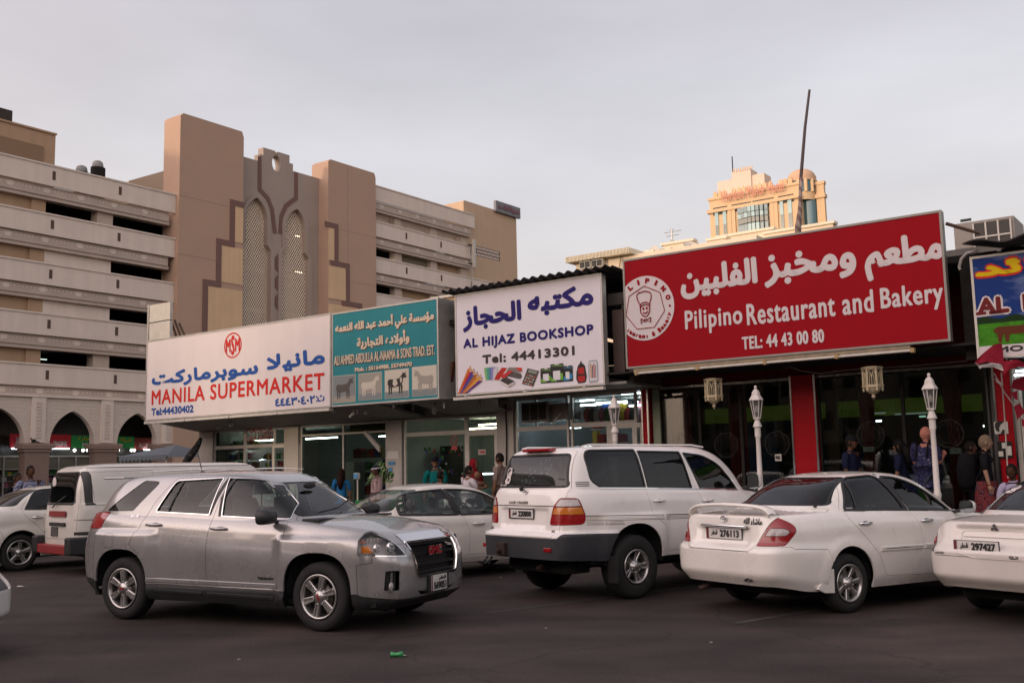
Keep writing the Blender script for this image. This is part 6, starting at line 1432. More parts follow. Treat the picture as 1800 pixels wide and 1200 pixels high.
 def wrap(s, name, view, pf, ps, mirror=False):
  """region inside both an end-view polygon and a side-view polygon, so lamps and bumpers turn the corner cleanly"""
  rid = s.regs.setdefault(name, len(s.regs)+1); sg = -1 if view == 'rear' else 1
  pfs = [pf]+([[(-x, z) for x, z in pf]] if mirror else [])
  for pls, (i0, i1), near in [(pfs, (1, 2), lambda c: c.x*sg > .9), ([ps], (0, 2), lambda c: abs(c.y) > .3 and c.x*sg > .9)]:
   for pl in pls:
    fs0 = {f for f in s.bm.faces if near(f.calc_center_median())}
    for k in range(len(pl)):
     a, b = pl[k-1], pl[k]
     if math.hypot(a[0]-b[0], a[1]-b[1]) < 1e-5: continue
     bx = (min(a[0], b[0])-.006, max(a[0], b[0])+.006, min(a[1], b[1])-.006, max(a[1], b[1])+.006); co = [0, 0, 0]; co[i0], co[i1] = a; no = [0, 0, 0]; no[i0], no[i1] = b[1]-a[1], a[0]-b[0]; fs = []
     for f in fs0:
      xs = [v.co[i0] for v in f.verts]; ys = [v.co[i1] for v in f.verts]
      if max(xs) < bx[0] or min(xs) > bx[1] or max(ys) < bx[2] or min(ys) > bx[3]: continue
      fs.append(f)
     if not fs: continue
     g_ = set(fs)
     for f in fs: g_.update(f.edges); g_.update(f.verts)
     r = bmesh.ops.bisect_plane(s.bm, geom=list(g_), dist=1e-5, plane_co=co, plane_no=no); fs0 = {f for f in fs0 if f.is_valid}; fs0.update(e for e in r['geom'] if isinstance(e, bmesh.types.BMFace))
  for f in s.bm.faces:
   c = f.calc_center_median()
   if c.x*sg > .9 and pin((c.x, c.z), ps) and any(pin((c.y, c.z), q) for q in pfs): f[s.lay] = rid
 def piece(s, name, test=None, gap=.0028, flange=.018, inset=0.0, offset=0.0, raw=False):
  if name and name not in s.regs: return None
  rid = 0 if name is None else s.regs[name]
  fs = [f for f in s.bm.faces if f[s.lay] == rid and (test is None or test(f.calc_center_median()))]
  if not fs: return None
  bm = bmesh.new(); mp_ = {}
  for f in fs:
   for v in f.verts:
    if v not in mp_: mp_[v] = bm.verts.new(v.co)
  for f in fs:
   try: bm.faces.new([mp_[v] for v in f.verts])
   except ValueError: pass
  bm.normal_update()
  if gap > 0:
   bmesh.ops.remove_doubles(bm, verts=list(bm.verts), dist=2e-4)
   r = bmesh.ops.inset_region(bm, faces=list(bm.faces), thickness=gap, use_boundary=True, use_even_offset=False)
   bmesh.ops.delete(bm, geom=r['faces'], context='FACES')
  nrm = {}
  for v in bm.verts: nrm[v], _ = s.normal_at(v.co)
  if offset:
   for v in bm.verts: v.co = v.co+nrm[v]*offset
  front = set(bm.faces)
  rim = {}
  if flange > 0:
   be = [e for e in bm.edges if e.is_boundary]; inner = {}
   for e in be:
    for v in e.verts:
     if v not in inner: inner[v] = bm.verts.new(v.co-nrm[v]*flange)
   for e in be:
    f = e.link_faces[0]; l0 = [l for l in f.loops if l.edge == e][0]; a, b = l0.vert, l0.link_loop_next.vert
    try: bm.faces.new([b, a, inner[a], inner[b]])
    except ValueError: pass
  bm.normal_update(); me = bpy.data.meshes.new(name or 'body')
  bm.verts.index_update(); nl = {v.index: n for v, n in nrm.items() if v.is_valid}
  fr_ = {f for f in front if f.is_valid}; bm.faces.index_update(); fi = {f.index for f in fr_}
  bm.to_mesh(me); bm.free()
  me.polygons.foreach_set('use_smooth', [True]*len(me.polygons))
  ln = []
  for p in me.polygons:
   for li in p.loop_indices:
    vi = me.loops[li].vertex_index
    ln.append(nl[vi] if p.index in fi and vi in nl else p.normal)
  me.normals_split_custom_set([tuple(v) for v in ln])
  return me
 def hit(s, view, a, b, side=-1):
  if view == 'side': o, d = Vector((a, side*3, b)), Vector((0, -side, 0))
  elif view == 'rear': o, d = Vector((-4, a, b)), Vector((1, 0, 0))
  elif view == 'front': o, d = Vector((4, a, b)), Vector((-1, 0, 0))
  else: o, d = Vector((a, b, 4)), Vector((0, 0, -1))
  l_, n_, i_, d_ = s.bvh.ray_cast(o, d)
  if l_ is None: return None, None
  n2, _ = s.normal_at(l_); return l_, n2
 def strip(s, pts, w, h, mb, view='side', side=-1, step=.05, closed=False, lift=0.001):
  """moulding laid along a line on the shell: width w, standing h proud"""
  q = [Vector(p) for p in pts];
  if closed: q.append(q[0])
  S_ = []
  for a, b in zip(q[:-1], q[1:]):
   n = max(1, int((b-a).length/step)); S_ += [a+(b-a)*i/n for i in range(n)]
  S_.append(q[-1]); P_ = []
  for i, p in enumerate(S_):
   l_, n_ = s.hit(view, p.x, p.y, side)
   if l_ is not None: P_.append((l_, n_))
  if len(P_) < 2: return mb
  vs = []
  for i, (p, n_) in enumerate(P_):
   d = (P_[min(i+1, len(P_)-1)][0]-P_[max(0, i-1)][0])
   if closed and i in (0, len(P_)-1): d = P_[1][0]-P_[-2][0]
   d.normalize(); c = d.cross(n_).normalized()
   vs += [p+c*w/2+n_*lift, p+c*w*.36+n_*(h+lift), p-c*w*.36+n_*(h+lift), p-c*w/2+n_*lift]
  fs = []
  for i in range(len(P_)-1):
   for k in range(3): fs.append((4*i+k, 4*i+k+1, 4*i+k+5, 4*i+k+4))
  fs += [(0, 1, 2, 3), tuple(4*(len(P_)-1)+k for k in (3, 2, 1, 0))]
  return mb.add(vs, fs)
 def decal(s, mb, body, ca, cb, wd, hg, view='rear', side=-1, bold=0.004, lift=.003, mirror=False):
  """flat lettering standing on the shell at a view position"""
  v, f, a = glyphs(body); offs = [(0, 0), (1, 0), (-1, 0), (0, 1), (0, -1)] if bold else [(0, 0)]
  l0, n0 = s.hit(view, ca, cb, side)
  if l0 is None: return mb
  if view == 'rear': ex = Vector((0, -1, 0))
  elif view == 'front': ex = Vector((0, 1, 0))
  elif view == 'side': ex = Vector((-side, 0, 0))
  ez = Vector((0, 0, 1)); ez = (ez-n0*ez.dot(n0)).normalized(); ex = (ex-n0*ex.dot(n0)).normalized()
  for k, (ox, oz) in enumerate(offs):
   mb.add([l0+n0*(lift+.0004*k)+ex*((p-.5)*wd+ox*bold)+ez*((q-.5)*hg+oz*bold) for p, q in v], f)
  return mb
def paint(name, col, metal=0.0, rough=.32, dirt=.12):
 m = mat(name, col, rough, metal, var=dirt, scale=1.6, coat=.9); m.node_tree.nodes['Principled BSDF'].inputs['Coat Roughness'].default_value = .035
 return m
m_tyre = mat('tyre', (.014, .013, .013), .8, var=.3, scale=6); m_trimb = mat('black_plastic', (.018, .018, .019), .5, var=.15, scale=5); m_trimg = mat('grey_plastic', (.030, .033, .038), .55, var=.15)
m_alloy = mat('alloy', (.50, .49, .47), .30, .85, var=.15, scale=8); m_liner = mat('liner', (.006, .006, .006), .9); m_seat = mat('seat_cloth', (.09, .085, .08), .9, var=.15)
m_chr = mat('bright_chrome', (.8, .8, .8), .08, 1.0); m_lred = mat('lamp_red', (.28, .006, .010), .15, coat=.5, var=.25, scale=20); m_lamb = mat('lamp_amber', (.50, .15, .015), .15, coat=.5); m_lclr = mat('lamp_clear', (.42, .38, .37), .12, coat=.5, var=.25, scale=24); m_lblk = mat('lamp_dark', (.05, .045, .045), .15)
m_hglass = glass('headlamp_glass', (.93, .93, .92), .95); m_refl = mat('reflector', (.7, .7, .7), .18, .9)
m_cg = glass('car_glass', (.62, .72, .69), .93); m_cgd = glass('dark_car_glass', (.16, .17, .17), .8); m_cgl = glass('light_car_glass', (.80, .88, .85), .95)
m_plate = mat('plate_white', (.62, .60, .57), .5); m_pink = mat('plate_maroon', (.14, .02, .03), .5); m_pedge = mat('plate_edge', (.02, .02, .02), .5)
WHEELS = {}
def wheel_meshes(kind, r, w, rr):
 key = (kind, r, w)
 if key in WHEELS: return WHEELS[key]
 b = MB(); b.smooth = True; o = .0   # axis along local z, outside is +z
 b.lathe([(rr, w*.32), (rr+.012, w*.46), (rr+.03, w*.5), (r-.055, w*.5), (r-.02, w*.44), (r-.004, w*.34), (r, w*.2), (r, -w*.2), (r-.02, -w*.44), (r-.05, -w*.5), (rr, -w*.5)], 56)
 ty = b.mesh('tyre'); ty.materials.append(m_tyre)
 b = MB(); b.smooth = True
 b.lathe([(rr+.004, w*.47), (rr+.006, w*.50), (rr-.010, w*.51), (rr-.022, w*.46), (rr-.03, w*.30), (rr-.035, -w*.4)], 48)
 b.use(m_alloy)
 def spoke(a0, wi, wo, zi, zo, ri=.05, ro=None, th=.03):
  ro = ro or rr-.012; M = Matrix.Rotation(a0, 4, 'Z')
  vs = []
  for (x, hw, z) in ((ri, wi, zi), (ri+(ro-ri)*.5, wi+(wo-wi)*.45, zi+(zo-zi)*.35), (ro, wo, zo)):
   vs += [(x, -hw, z-th), (x, -hw*.9, z-.006), (x, -hw*.55, z), (x, hw*.55, z), (x, hw*.9, z-.006), (x, hw, z-th)]
  fs = []
  for i in range(2):
   for k in range(5): fs.append((6*i+k, 6*i+k+1, 6*i+k+7, 6*i+k+6))
  b.smooth = False; b.add(vs, fs, M)
 hz = w*.47
 if kind == 'six':        # six twin-ridged spokes
  for k in range(6):
   a = 2*PI*k/6+PI/6; spoke(a, .030, .042, hz-.01, hz-.005); M = Matrix.Rotation(a, 4, 'Z')
   for s_ in (-1, 1): b.add([(.07, s_*.010, hz-.004), (.07, s_*.022, hz-.004), (rr-.03, s_*.034, hz+.004), (rr-.03, s_*.018, hz+.004), (.07, s_*.012, hz+.001), (.07, s_*.020, hz+.001), (rr-.03, s_*.031, hz+.010), (rr-.03, s_*.021, hz+.010)], [(4, 5, 6, 7), (0, 4, 7, 3), (1, 2, 6, 5), (2, 3, 7, 6), (0, 1, 5, 4)], M)
  hub = .062
 elif kind == 'fivetwin':
  for k in range(5):
   for s_ in (-1, 1): spoke(2*PI*k/5+PI/2+s_*.16, .016, .018, hz-.035, hz-.012, ri=.06)
  hub = .055
 elif kind == 'seven':
  for k in range(7): spoke(2*PI*k/7+.2, .020, .034, hz-.03, hz-.012)
  hub = .045
 else:
  for k in range(5): spoke(2*PI*k/5+.3, .026, .05, hz-.02, hz-.012)
  hub = .045
 b.smooth = True
 b.lathe([(hub+.035, hz-.05), (hub+.02, hz-.015), (hub, hz-.004), (hub-.004, hz+.006), (.002, hz+.009)], 24)
 for k in range(6 if kind in ('six', 'fivetwin') else 5):
  a = 2*PI*k/(6 if kind in ('six', 'fivetwin') else 5)+.5; b.lathe([(.011, hz-.03), (.011, hz-.004), (.001, hz)], 6, Matrix.Translation(((hub+.016)*math.cos(a), (hub+.016)*math.sin(a), 0)))
 rm = b.mesh('rim');
 if not rm.materials: rm.materials.append(m_alloy)
 b = MB(); b.smooth = True; b.lathe([(rr-.03, -.02), (.01, -.02)], 32); bk = b.mesh('wheel_back'); bk.materials.append(m_liner)
 b = MB(); b.smooth = True; b.lathe([(rr*.62, .035), (rr*.62, .05), (.02, .055)], 32); dk = b.mesh('brake_disc'); dk.materials.append(mat('brake_steel', (.12, .11, .10), .4, .8))
 WHEELS[key] = (ty, rm, bk, dk); return WHEELS[key]
def add_wheel(car, x, y, sp, steer=0.0, spin=0.0):
 r, w, rr = sp['wr'], sp['ww'], sp['rr']; ty, rm, bk, dk = wheel_meshes(sp['rim'], r, w, rr)
 wh = bpy.data.objects.new('wheel', None); wh.empty_display_size = .2; COL.objects.link(wh); wh.parent = car; wh.location = (x, y, r)
 wh.rotation_euler = (PI/2 if y < 0 else -PI/2, 0, 0)
 if y < 0: wh.matrix_local = Matrix.Translation((x, y, r)) @ Matrix.Rotation(steer, 4, 'Z') @ Matrix.Rotation(PI/2, 4, 'X') @ Matrix.Rotation(spin, 4, 'Z')
 else: wh.matrix_local = Matrix.Translation((x, y, r)) @ Matrix.Rotation(steer, 4, 'Z') @ Matrix.Rotation(-PI/2, 4, 'X') @ Matrix.Rotation(spin, 4, 'Z')
 for n_, me in (('tyre', ty), ('rim', rm), ('rim_barrel', bk), ('brake_disc', dk)): P(n_, me, parent=wh)
def mirror_y(mb):
 o = MB(); o.v = [(x, -y, z) for x, y, z in mb.v]; o.f = [list(reversed(f)) for f in mb.f]; o.m = list(mb.m); o.sm = list(mb.sm); o.mats = list(mb.mats); return o
def plate(parent, M, txt, w=.46, h=.12, two=False, frame=.006):
 """registration plate: maroon serrated strip at the left, country name, number"""
 b = MB(); b.use(m_pedge); b.box(-w/2-frame, w/2+frame, 0, .012, -h/2-frame, h/2+frame, M); b.use(m_plate); b.box(-w/2, w/2, -.004, 0, -h/2, h/2, M)
 b.use(m_pink); sw = w*.07; n = 9; pts = [(-w/2, -h/2), (-w/2, h/2)]
 for i in range(n):
  z1 = h/2-h*i/n; pts += [(-w/2+sw*.8, z1), (-w/2+sw*1.25, z1-h/n*.5)]
 pts.append((-w/2+sw*.8, -h/2)); b.sheet(pts, -.006, M)
 b.use(m_pedge)
 if two: words(b, arabic('قطر'), -.02, .14, h*.10, h*.42, -.0065, .003, M=M); words(b, txt, -w*.36, w*.44, -h*.42, h*.06, -.0065, .005, M=M)
 else: words(b, arabic('قطر'), -w*.36, -w*.17, -h*.28, h*.32, -.0065, .002, M=M); words(b, txt, -w*.10, w*.44, -h*.34, h*.36, -.0065, .005, M=M)
 return P('number_plate', b, None, parent)
def seats(car, sp, col=None):
 m = col or m_seat; xs = sp.get('seats', (.25, -.75)); zf = sp.get('seat_z', .62); ht = sp.get('seat_h', .62)
 for row, x in enumerate(xs):
  for y in ((-.37, .37) if row == 0 else (-.4, .4)):
   b = MB(); b.smooth = True
   M = Matrix.Translation((x, y, zf)) @ rotm('Y', -14)
   for sx, sz, wz, hw in ((0, 0, ht, .22),):
    ring = [(-.06, -hw*.9), (.05, -hw), (.07, 0), (.05, hw), (-.06, hw*.9)]
    vs = []; K = 8
    for i in range(K+1):
     t = i/K; s_ = (1-.10*t)*(1 if t < .9 else .86); th = 1-.4*t
     for a_, c_ in ring: vs.append((a_*th, c_*s_, t*ht))
    b.add(vs, [(i*5+k, i*5+(k+1) % 5, (i+1)*5+(k+1) % 5, (i+1)*5+k) for i in range(K) for k in range(5)]+[tuple(range(K*5, K*5+5))], M)
   b.ball((-.01, 0, ht+.11), .055, .125, .09, 12, 8, M)
   b.box(-.02, .0, -.07, -.05, ht-.02, ht+.08, M); b.box(-.02, .0, .05, .07, ht-.02, ht+.08, M)
   b.box(-.02, .5, -.22, .22, -.18, .02, Matrix.Translation((x, y, zf)))
   P('seat', b, m, car)
 b = MB(); x = sp.get('dash', .95); zd = sp.get('dash_z', .92)
 b.box(x-.1, x+.35, -.68, .68, zf-.2, zd); P('dashboard', b, m_trimb, car)
 b = MB(); b.smooth = True; M = Matrix.Translation((x-.22, .37, zd-.02)) @ rotm('Y', 62)
 b.tube([(.18*math.cos(2*PI*i/20), .18*math.sin(2*PI*i/20), 0) for i in range(21)], .015, 6, M, cap=False); b.tube([(-.18, 0, 0), (.18, 0, 0)], .014, 5, M); P('steering_wheel', b, m_trimb, car)
def build_car(sp, name, label, cat, pos, ang, tilt=0.0, group=None):
 sh = Shell(sp); t0 = T(name, label, cat, WORLD, (pos[0], pos[1], 0), group, math.radians(ang)); pt = sp['paint']; body_m = pt
 cs = sp['cuts']; done = set()
 for c in cs:
  mate = [d for d in cs if d[0] == c[0] and d is not c and {c[1], d[1]} in ({'side', 'rear'}, {'side', 'front'})] if c[0][:4] in ('tail', 'head') and c[0] not in ('tailgate', 'tail_flap') or c[0][-6:] == 'bumper' else []
  if mate:
   if c[0] in done: continue
   done.add(c[0]); e_ = c if c[1] != 'side' else mate[0]; s_ = c if c[1] == 'side' else mate[0]; sh.wrap(c[0], e_[1], e_[2], s_[2], mirror=len(e_) > 3)
  else: sh.cut(*c[:3], **(c[3] if len(c) > 3 else {}))
 wxs = (sp['xw'][0], sp['xw'][1]); R_ = sp['arch']
 for x, (rx_, rz_) in zip(wxs, (R_, sp.get('arch_f', R_))):
  zc = sp['wr']+sp.get('arch_dz', .0); ex = sp.get('arch_n', 2.0)
  poly = [(x+rx_*(1 if math.cos(a) > 0 else -1)*abs(math.cos(a))**(2/ex), zc+rz_*abs(math.sin(a))**(2/ex)) for a in [PI*i/20 for i in range(21)]]+[(x-rx_*1.02, zc-.18), (x-rx_*1.02, -.1), (x+rx_*1.02, -.1), (x+rx_*1.02, zc-.18)]
  sh.cut('wheel_opening', 'side', poly)
 b = MB()
 for nm, spec in sp['parts'].items():
  kw = dict(spec); m = kw.pop('m', pt); parts_ = kw.pop('split', None); lbl = kw.pop('label', None); nme = kw.pop('name', nm)
  tests = {None: [None], 'y': [lambda c: c.y < 0, lambda c: c.y > 0]}[parts_]
  for te in tests:
   me = sh.piece(nm, te, **kw)
   if me: me.materials.append(m); P(nme, me, None, t0, label=lbl)
 me = sh.piece(None, gap=.0026, flange=.02); me.materials.append(pt); P('body', me, None, t0)
 skip = {sh.regs[k] for k in sp['glass']} | {sh.regs['wheel_opening']} | {sh.regs[k] for k in sp.get('holes', ()) if k in sh.regs}
 lb = bmesh.new(); mp_ = {}
 for f in sh.bm.faces:
  if f[sh.lay] in skip: continue
  for v in f.verts:
   if v not in mp_: mp_[v] = lb.verts.new(v.co-v.normal*.026)
  try: lb.faces.new([mp_[v] for v in f.verts])
  except ValueError: pass
 me = bpy.data.meshes.new('inner_liner'); lb.to_mesh(me); lb.free(); me.materials.append(m_liner); P('inner_liner', me, None, t0)
 W = sp['wmax']; b = MB(); zf = sp['floor']; b.box(sp['xr0']+.25, sp['xf0']-.25, -W+.12, W-.12, zf, zf+.06); P('underbody', b, m_liner, t0)
 b = MB(); b.box(sp['xr0']+.2, sp['xf0']-.2, -W+.28, W-.28, zf-.05, zf+.02); b.tube([(sp['xw'][0], -W+.2, sp['wr']), (sp['xw'][0], W-.2, sp['wr'])], .05, 8); P('chassis', b, m_liner, t0)
 for x, (rx_, rz_) in zip(wxs, (R_, sp.get('arch_f', R_))):
  for s_ in (-1, 1):
   b = MB(); n = 20; vs = []
   for i in range(n+1):
    a = PI*i/n; ex = sp.get('arch_n', 2.0); xx = x+(rx_+.012)*(1 if math.cos(a) > 0 else -1)*abs(math.cos(a))**(2/ex); zz = sp['wr']+sp.get('arch_dz', 0)+(rz_+.012)*abs(math.sin(a))**(2/ex)
    vs += [(xx, s_*(W-.035), zz), (xx, s_*(W-.34), zz), (xx, s_*(W-.34), zf)]
   b.add(vs, [(3*i, 3*i+3, 3*i+4, 3*i+1) for i in range(n)]+[(3*i+1, 3*i+4, 3*i+5, 3*i+2) for i in range(n)]); P('wheel_housing', b, m_liner, t0)
 for x in wxs:
  for s_ in (-1, 1): add_wheel(t0, x, s_*(sp['track']-sp['ww']/2), sp, 0, R.random()*2)
 for (view, poly, w_, h_, m, nm, both_) in sp.get('trims', ()):
  for s_ in ((-1, 1) if both_ else (-1,)):
   bb = MB(); bb.smooth = False
   if view == 'side': sh.strip(poly, w_, h_, bb, view, s_)
   else: sh.strip(poly, w_, h_, bb, view)
   if bb.v: P(nm, bb, m, t0)
 for q in sp.get('handles', ()):     # door handles
  x, z, hl, mm_ = q
  for s_ in (-1, 1):
   l_, n_ = sh.hit('side', x, z, s_)
   if l_ is None: continue
   bb = MB(); bb.smooth = True; y = l_.y
   bb.ball((x+.015, y-s_*.006, z-.012), hl*.34, .010, .036, 14, 8); P('handle_cup', bb, m_liner if mm_ is not pt else mat('handle_shadow_pale', (.2, .19, .18), .5), t0)  # dark lens paints the shade inside the cup behind the handle
   bb = MB(); bb.smooth = True; dz = sp.get('handle_slope', 0)
   bb.tube([(x-hl/2, y+s_*.004, z-dz), (x-hl/2+.02, y+s_*.028, z-dz*.6), (x, y+s_*.036, z), (x+hl/2-.02, y+s_*.028, z+dz*.6), (x+hl/2, y+s_*.004, z+dz)], [.008, .015, .017, .015, .008], 8); P('door_handle', bb, mm_, t0)
 for q in sp.get('mirrors', ()):
  x, z, mm_, (a_, c_, d_) = q
  for s_ in (-1, 1):
   y = s_*(sp['mir_y']); bb = MB(); bb.smooth = True
   vs = []; K = 7; ring = 14
   for i in range(K+1):
    t = i/K; k_ = (1-(t)**2.6)**.5 if t < 1 else 0.02
    for j in range(ring):
     an = 2*PI*j/ring; cy = (abs(math.cos(an))**.6)*(1 if math.cos(an) > 0 else -1); cz = (abs(math.sin(an))**.6)*(1 if math.sin(an) > 0 else -1)
     vs.append((x-.02+t*a_, y+s_*c_*.5+cy*c_*.5*k_, z+cz*d_*.5*k_))
   bb.add(vs, [(i*ring+j, i*ring+(j+1) % ring, (i+1)*ring+(j+1) % ring, (i+1)*ring+j) for i in range(K) for j in range(ring)])
   mo = P('wing_mirror', bb, mm_, t0); b2 = MB(); b2.add([vs[j] for j in range(ring)], [list(range(ring))]); P('mirror_glass', b2, m_chr if False else mat('mirror_glass', (.25, .27, .28), .05, 1.0), mo)
   b2 = MB(); b2.tube([(x+.03, y+s_*.02, z-d_*.3), (x+.05, s_*(sp['mir_y']-.14), z-d_*.45)], .022, 6); P('mirror_arm', b2, m_trimb, mo)
 seats(t0, sp)
 t0.rotation_euler = (0, 0, math.radians(ang))
 return t0, sh
V2 = lambda *p: list(p)
# ---------------- silver SUV, front three-quarter ----------------
def disp_suv(x, y, z, t):
 if abs(y) > .7:
  o = 0.0
  for xc, (ra, zt_) in ((-1.43, (.50, 1.035)), (1.43, (.55, .985))):
   o = max(o,   .055*sst(-ra-.02, -ra+.03, -abs(x-xc))*sst(-zt_-.01, -zt_+.03, -z))
  o *= 1-sst(.0, .02, -1) if False else 1
  lo = .03*(1-sst(.38, .44, z)) if abs(x) < 1.0 else 0         # rocker shelf
  y = y*(1+(o+lo*.6-.018)/abs(y))
 return x, y, z
silver = paint('silver_paint', (.38, .37, .365), .75, .27)
silver.node_tree.nodes['Principled BSDF'].inputs['Metallic'].default_value = .55
rear_dlo = rounded([(-.985, 1.25, .03), (-.80, 1.605, .05), (-.10, 1.625, .01), (-.16, 1.215, .01)], .02)
front_dlo = rounded([(-.02, 1.625, .01), (.36, 1.60, .12), (.65, 1.48, .15), (.86, 1.30, .1), (.92, 1.16, .03), (.03, 1.20, .01)], .02)
qtr = rounded([(-1.84, 1.262, .02), (-1.36, 1.262, .03), (-1.045, 1.60, .08), (-1.33, 1.615, .03)], .02)
suv = dict(paint=silver, M=120, NL=36,
 zs=[(-2.3, .34), (-1.9, .28), (0, .24), (1.9, .22), (2.35, .24)], zb=[(-2.2, 1.245), (-1.0, 1.225), (0, 1.18), (.95, 1.14), (1.4, 1.10), (2.0, 1.03), (2.32, .965)],
 xf=[(0, 2.20), (.12, 2.33), (.3, 2.36), (.6, 2.36), (.8, 2.32), (.92, 2.24), (1, 2.12)], xr=[(0, -2.22), (.12, -2.33), (.4, -2.36), (.7, -2.31), (1, -2.20)],
 w=[(0, .86), (.1, .895), (.35, .915), (.6, .925), (.85, .905), (.95, .875), (1, .835)], nf=6.0, nr=6.5, crown=[(-2, .03), (.9, .055), (1.6, .075), (2.2, .03)],
 gf=[(0, 1.22), (.5, .78), (.85, .42), (1, .15)], gr=[(0, -2.18), (.5, -2.07), (.85, -1.92), (1, -1.76)], gw=[(0, .845), (.3, .80), (.6, .74), (.85, .675), (.95, .63), (1, .57)], gnf=5.0, gnr=5.5,
 zr=[(-2.2, 1.60), (-1.6, 1.66), (-.6, 1.685), (.2, 1.68), (.6, 1.65), (1.2, 1.60)], rcrown=.025, disp=disp_suv,
 xw=(-1.43, 1.43), wr=.362, ww=.23, rr=.232, rim='six', arch=(.425, .43), arch_f=(.425, .43), arch_n=2.6, arch_dz=.03, track=.895, wmax=.90, floor=.26, xr0=-2.25, xf0=2.33,
 cuts=[
 ('lower_cladding', 'side', [(-2.5, .1), (2.6, .1), (2.6, .335), (2.1, .35), (1.93, .40), (-1.9, .44), (-2.5, .50)], dict(anyn=True)),
 ('front_bumper', 'side', [(1.93, .40), (1.98, .37), (2.6, .30), (2.6, .95), (2.24, .95), (2.20, .79), (2.06, .79), (2.06, .72), (1.93, .70)]),
 ('front_bumper', 'front', [(-1, .33), (1, .33), (1, .79), (.55, .80), (.50, .93), (-.50, .93), (-.55, .80), (-1, .79)]),
 ('front_door', 'side', [(-.13, .45), (-.13, .9), (-.09, 1.20), (.0, 1.645), (.38, 1.64), (.68, 1.50), (.90, 1.31), (.97, 1.15), (.93, .8), (.92, .45)]),
 ('rear_door', 'side', [(-.13, .45), (-.13, .9), (-.09, 1.20), (.0, 1.645), (-.80, 1.64), (-.93, 1.50), (-1.04, 1.35), (-1.18, 1.08), (-1.27, .88), (-1.16, .80), (-1.04, .62), (-1.0, .45)]),
 ('front_window', 'side', front_dlo), ('rear_window', 'side', rear_dlo), ('quarter_window', 'side', qtr),
 ('windscreen', 'front', rounded([(-.65, 1.185), (.65, 1.185), (.49, 1.625), (-.49, 1.625)], .06), dict(lim=lambda c, n: n.x > .48 and c.x < 1.6)),
 ('back_window', 'rear', rounded([(-.72, 1.27), (.72, 1.27), (.58, 1.58), (-.58, 1.58)], .07)),
 ('bonnet', 'top', [(1.12, -.80), (2.36, -.62), (2.5, 0), (2.36, .62), (1.12, .80), (1.2, 0.3), (1.23, 0), (1.2, -.3)], dict(lim=lambda c, n: n.z > .5 and c.z > .9)),
 ('headlight', 'side', rounded([(1.92, 1.02), (2.0, 1.055), (2.6, 1.06), (2.6, .785), (1.94, .795)], .02)),
 ('headlight', 'front', [(-1, .79), (-.55, .765), (-.63, .93), (-.70, 1.04), (-1, 1.06)], dict(mirror=True)),
 ('grille', 'front', rounded([(-.47, .90), (-.38, .56), (.38, .56), (.47, .90)], .03)),
 ('lower_intake', 'front', rounded([(-.38, .40), (-.30, .345), (.30, .345), (.38, .40), (.30, .385), (-.30, .385)], .008)),
 ('fog_recess', 'front', rounded([(-.76, .63), (-.66, .63), (-.66, .43), (-.76, .43)], .015), dict(mirror=True)),
 ('tail_light', 'side', [(-2.5, 1.055), (-1.86, 1.05), (-1.76, 1.25), (-2.5, 1.25)]),
 ('tail_light', 'rear', [(-1, 1.055), (-.66, 1.05), (-.70, 1.25), (-1, 1.25)], dict(mirror=True)),
 ('fuel_flap', 'side', rounded([(-1.72, .84), (-1.54, .84), (-1.54, 1.0), (-1.70, 1.0)], .03)),
 ],
 parts={'lower_cladding': dict(m=m_trimb), 'front_bumper': dict(), 'front_door': dict(split='y'), 'rear_door': dict(split='y'),
 'front_window': dict(m=m_cg, split='y', gap=.001, flange=0, offset=-.010, name='door_window'), 'rear_window': dict(m=m_cg, split='y', gap=.001, flange=0, offset=-.010, name='door_window'), 'quarter_window': dict(m=m_cgd, split='y', gap=.001, flange=0, offset=-.006),
 'windscreen': dict(m=m_cg, gap=.001, flange=0, offset=-.008), 'back_window': dict(m=m_cgd, gap=.001, flange=0, offset=-.008), 'bonnet': dict(gap=.003),
 'headlight': dict(m=m_hglass, split='y', gap=.002, flange=.01, offset=.001), 'tail_light': dict(m=m_lred, split='y', offset=.003), 'fuel_flap': dict(split='y', gap=.002)},
 glass=['front_window', 'rear_window', 'quarter_window', 'windscreen', 'back_window'], holes=['grille', 'headlight', 'fog_recess', 'lower_intake'],
 trims=[('side', rear_dlo+[rear_dlo[0]], .014, .008, m_chr, 'chrome_trim', True), ('side', front_dlo+[front_dlo[0]], .014, .008, m_chr, 'chrome_trim', True),
 ('side', [(-1.0, .475), (.90, .455)], .05, .014, silver, 'sill_moulding', True), ('side', [(-.95, .36), (-.18, .345)], .035, .012, m_trimb, 'sill_rib', True), ('side', [(-.10, .345), (.85, .33)], .035, .012, m_trimb, 'sill_rib', True),
 ('side', [(-.16, 1.22), (-.11, 1.40), (-.03, 1.62)], .05, .004, m_trimb, 'pillar_trim', True), ('side', [(.0, 1.20), (-.02, 1.40), (.05, 1.62)], .05, .004, m_trimb, 'pillar_trim', True), ('side', [(-.80, 1.245), (-.70, 1.60)], .022, .003, m_trimb, 'window_bar', True)],
 handles=[(-.95, 1.105, .24, silver), (.04, 1.065, .24, silver)], mirrors=[(.78, 1.20, m_trimb, (.16, .26, .17))], mir_y=.86, handle_slope=.0,
 seats=(.1, -.85), seat_z=.78, dash=.85, dash_z=1.12)
car, sh = build_car(suv, 'silver_suv', 'silver sport utility vehicle with chrome grille turned towards the street, nearest of all the cars', 'car', (-2.989, 12.507), -26.5)
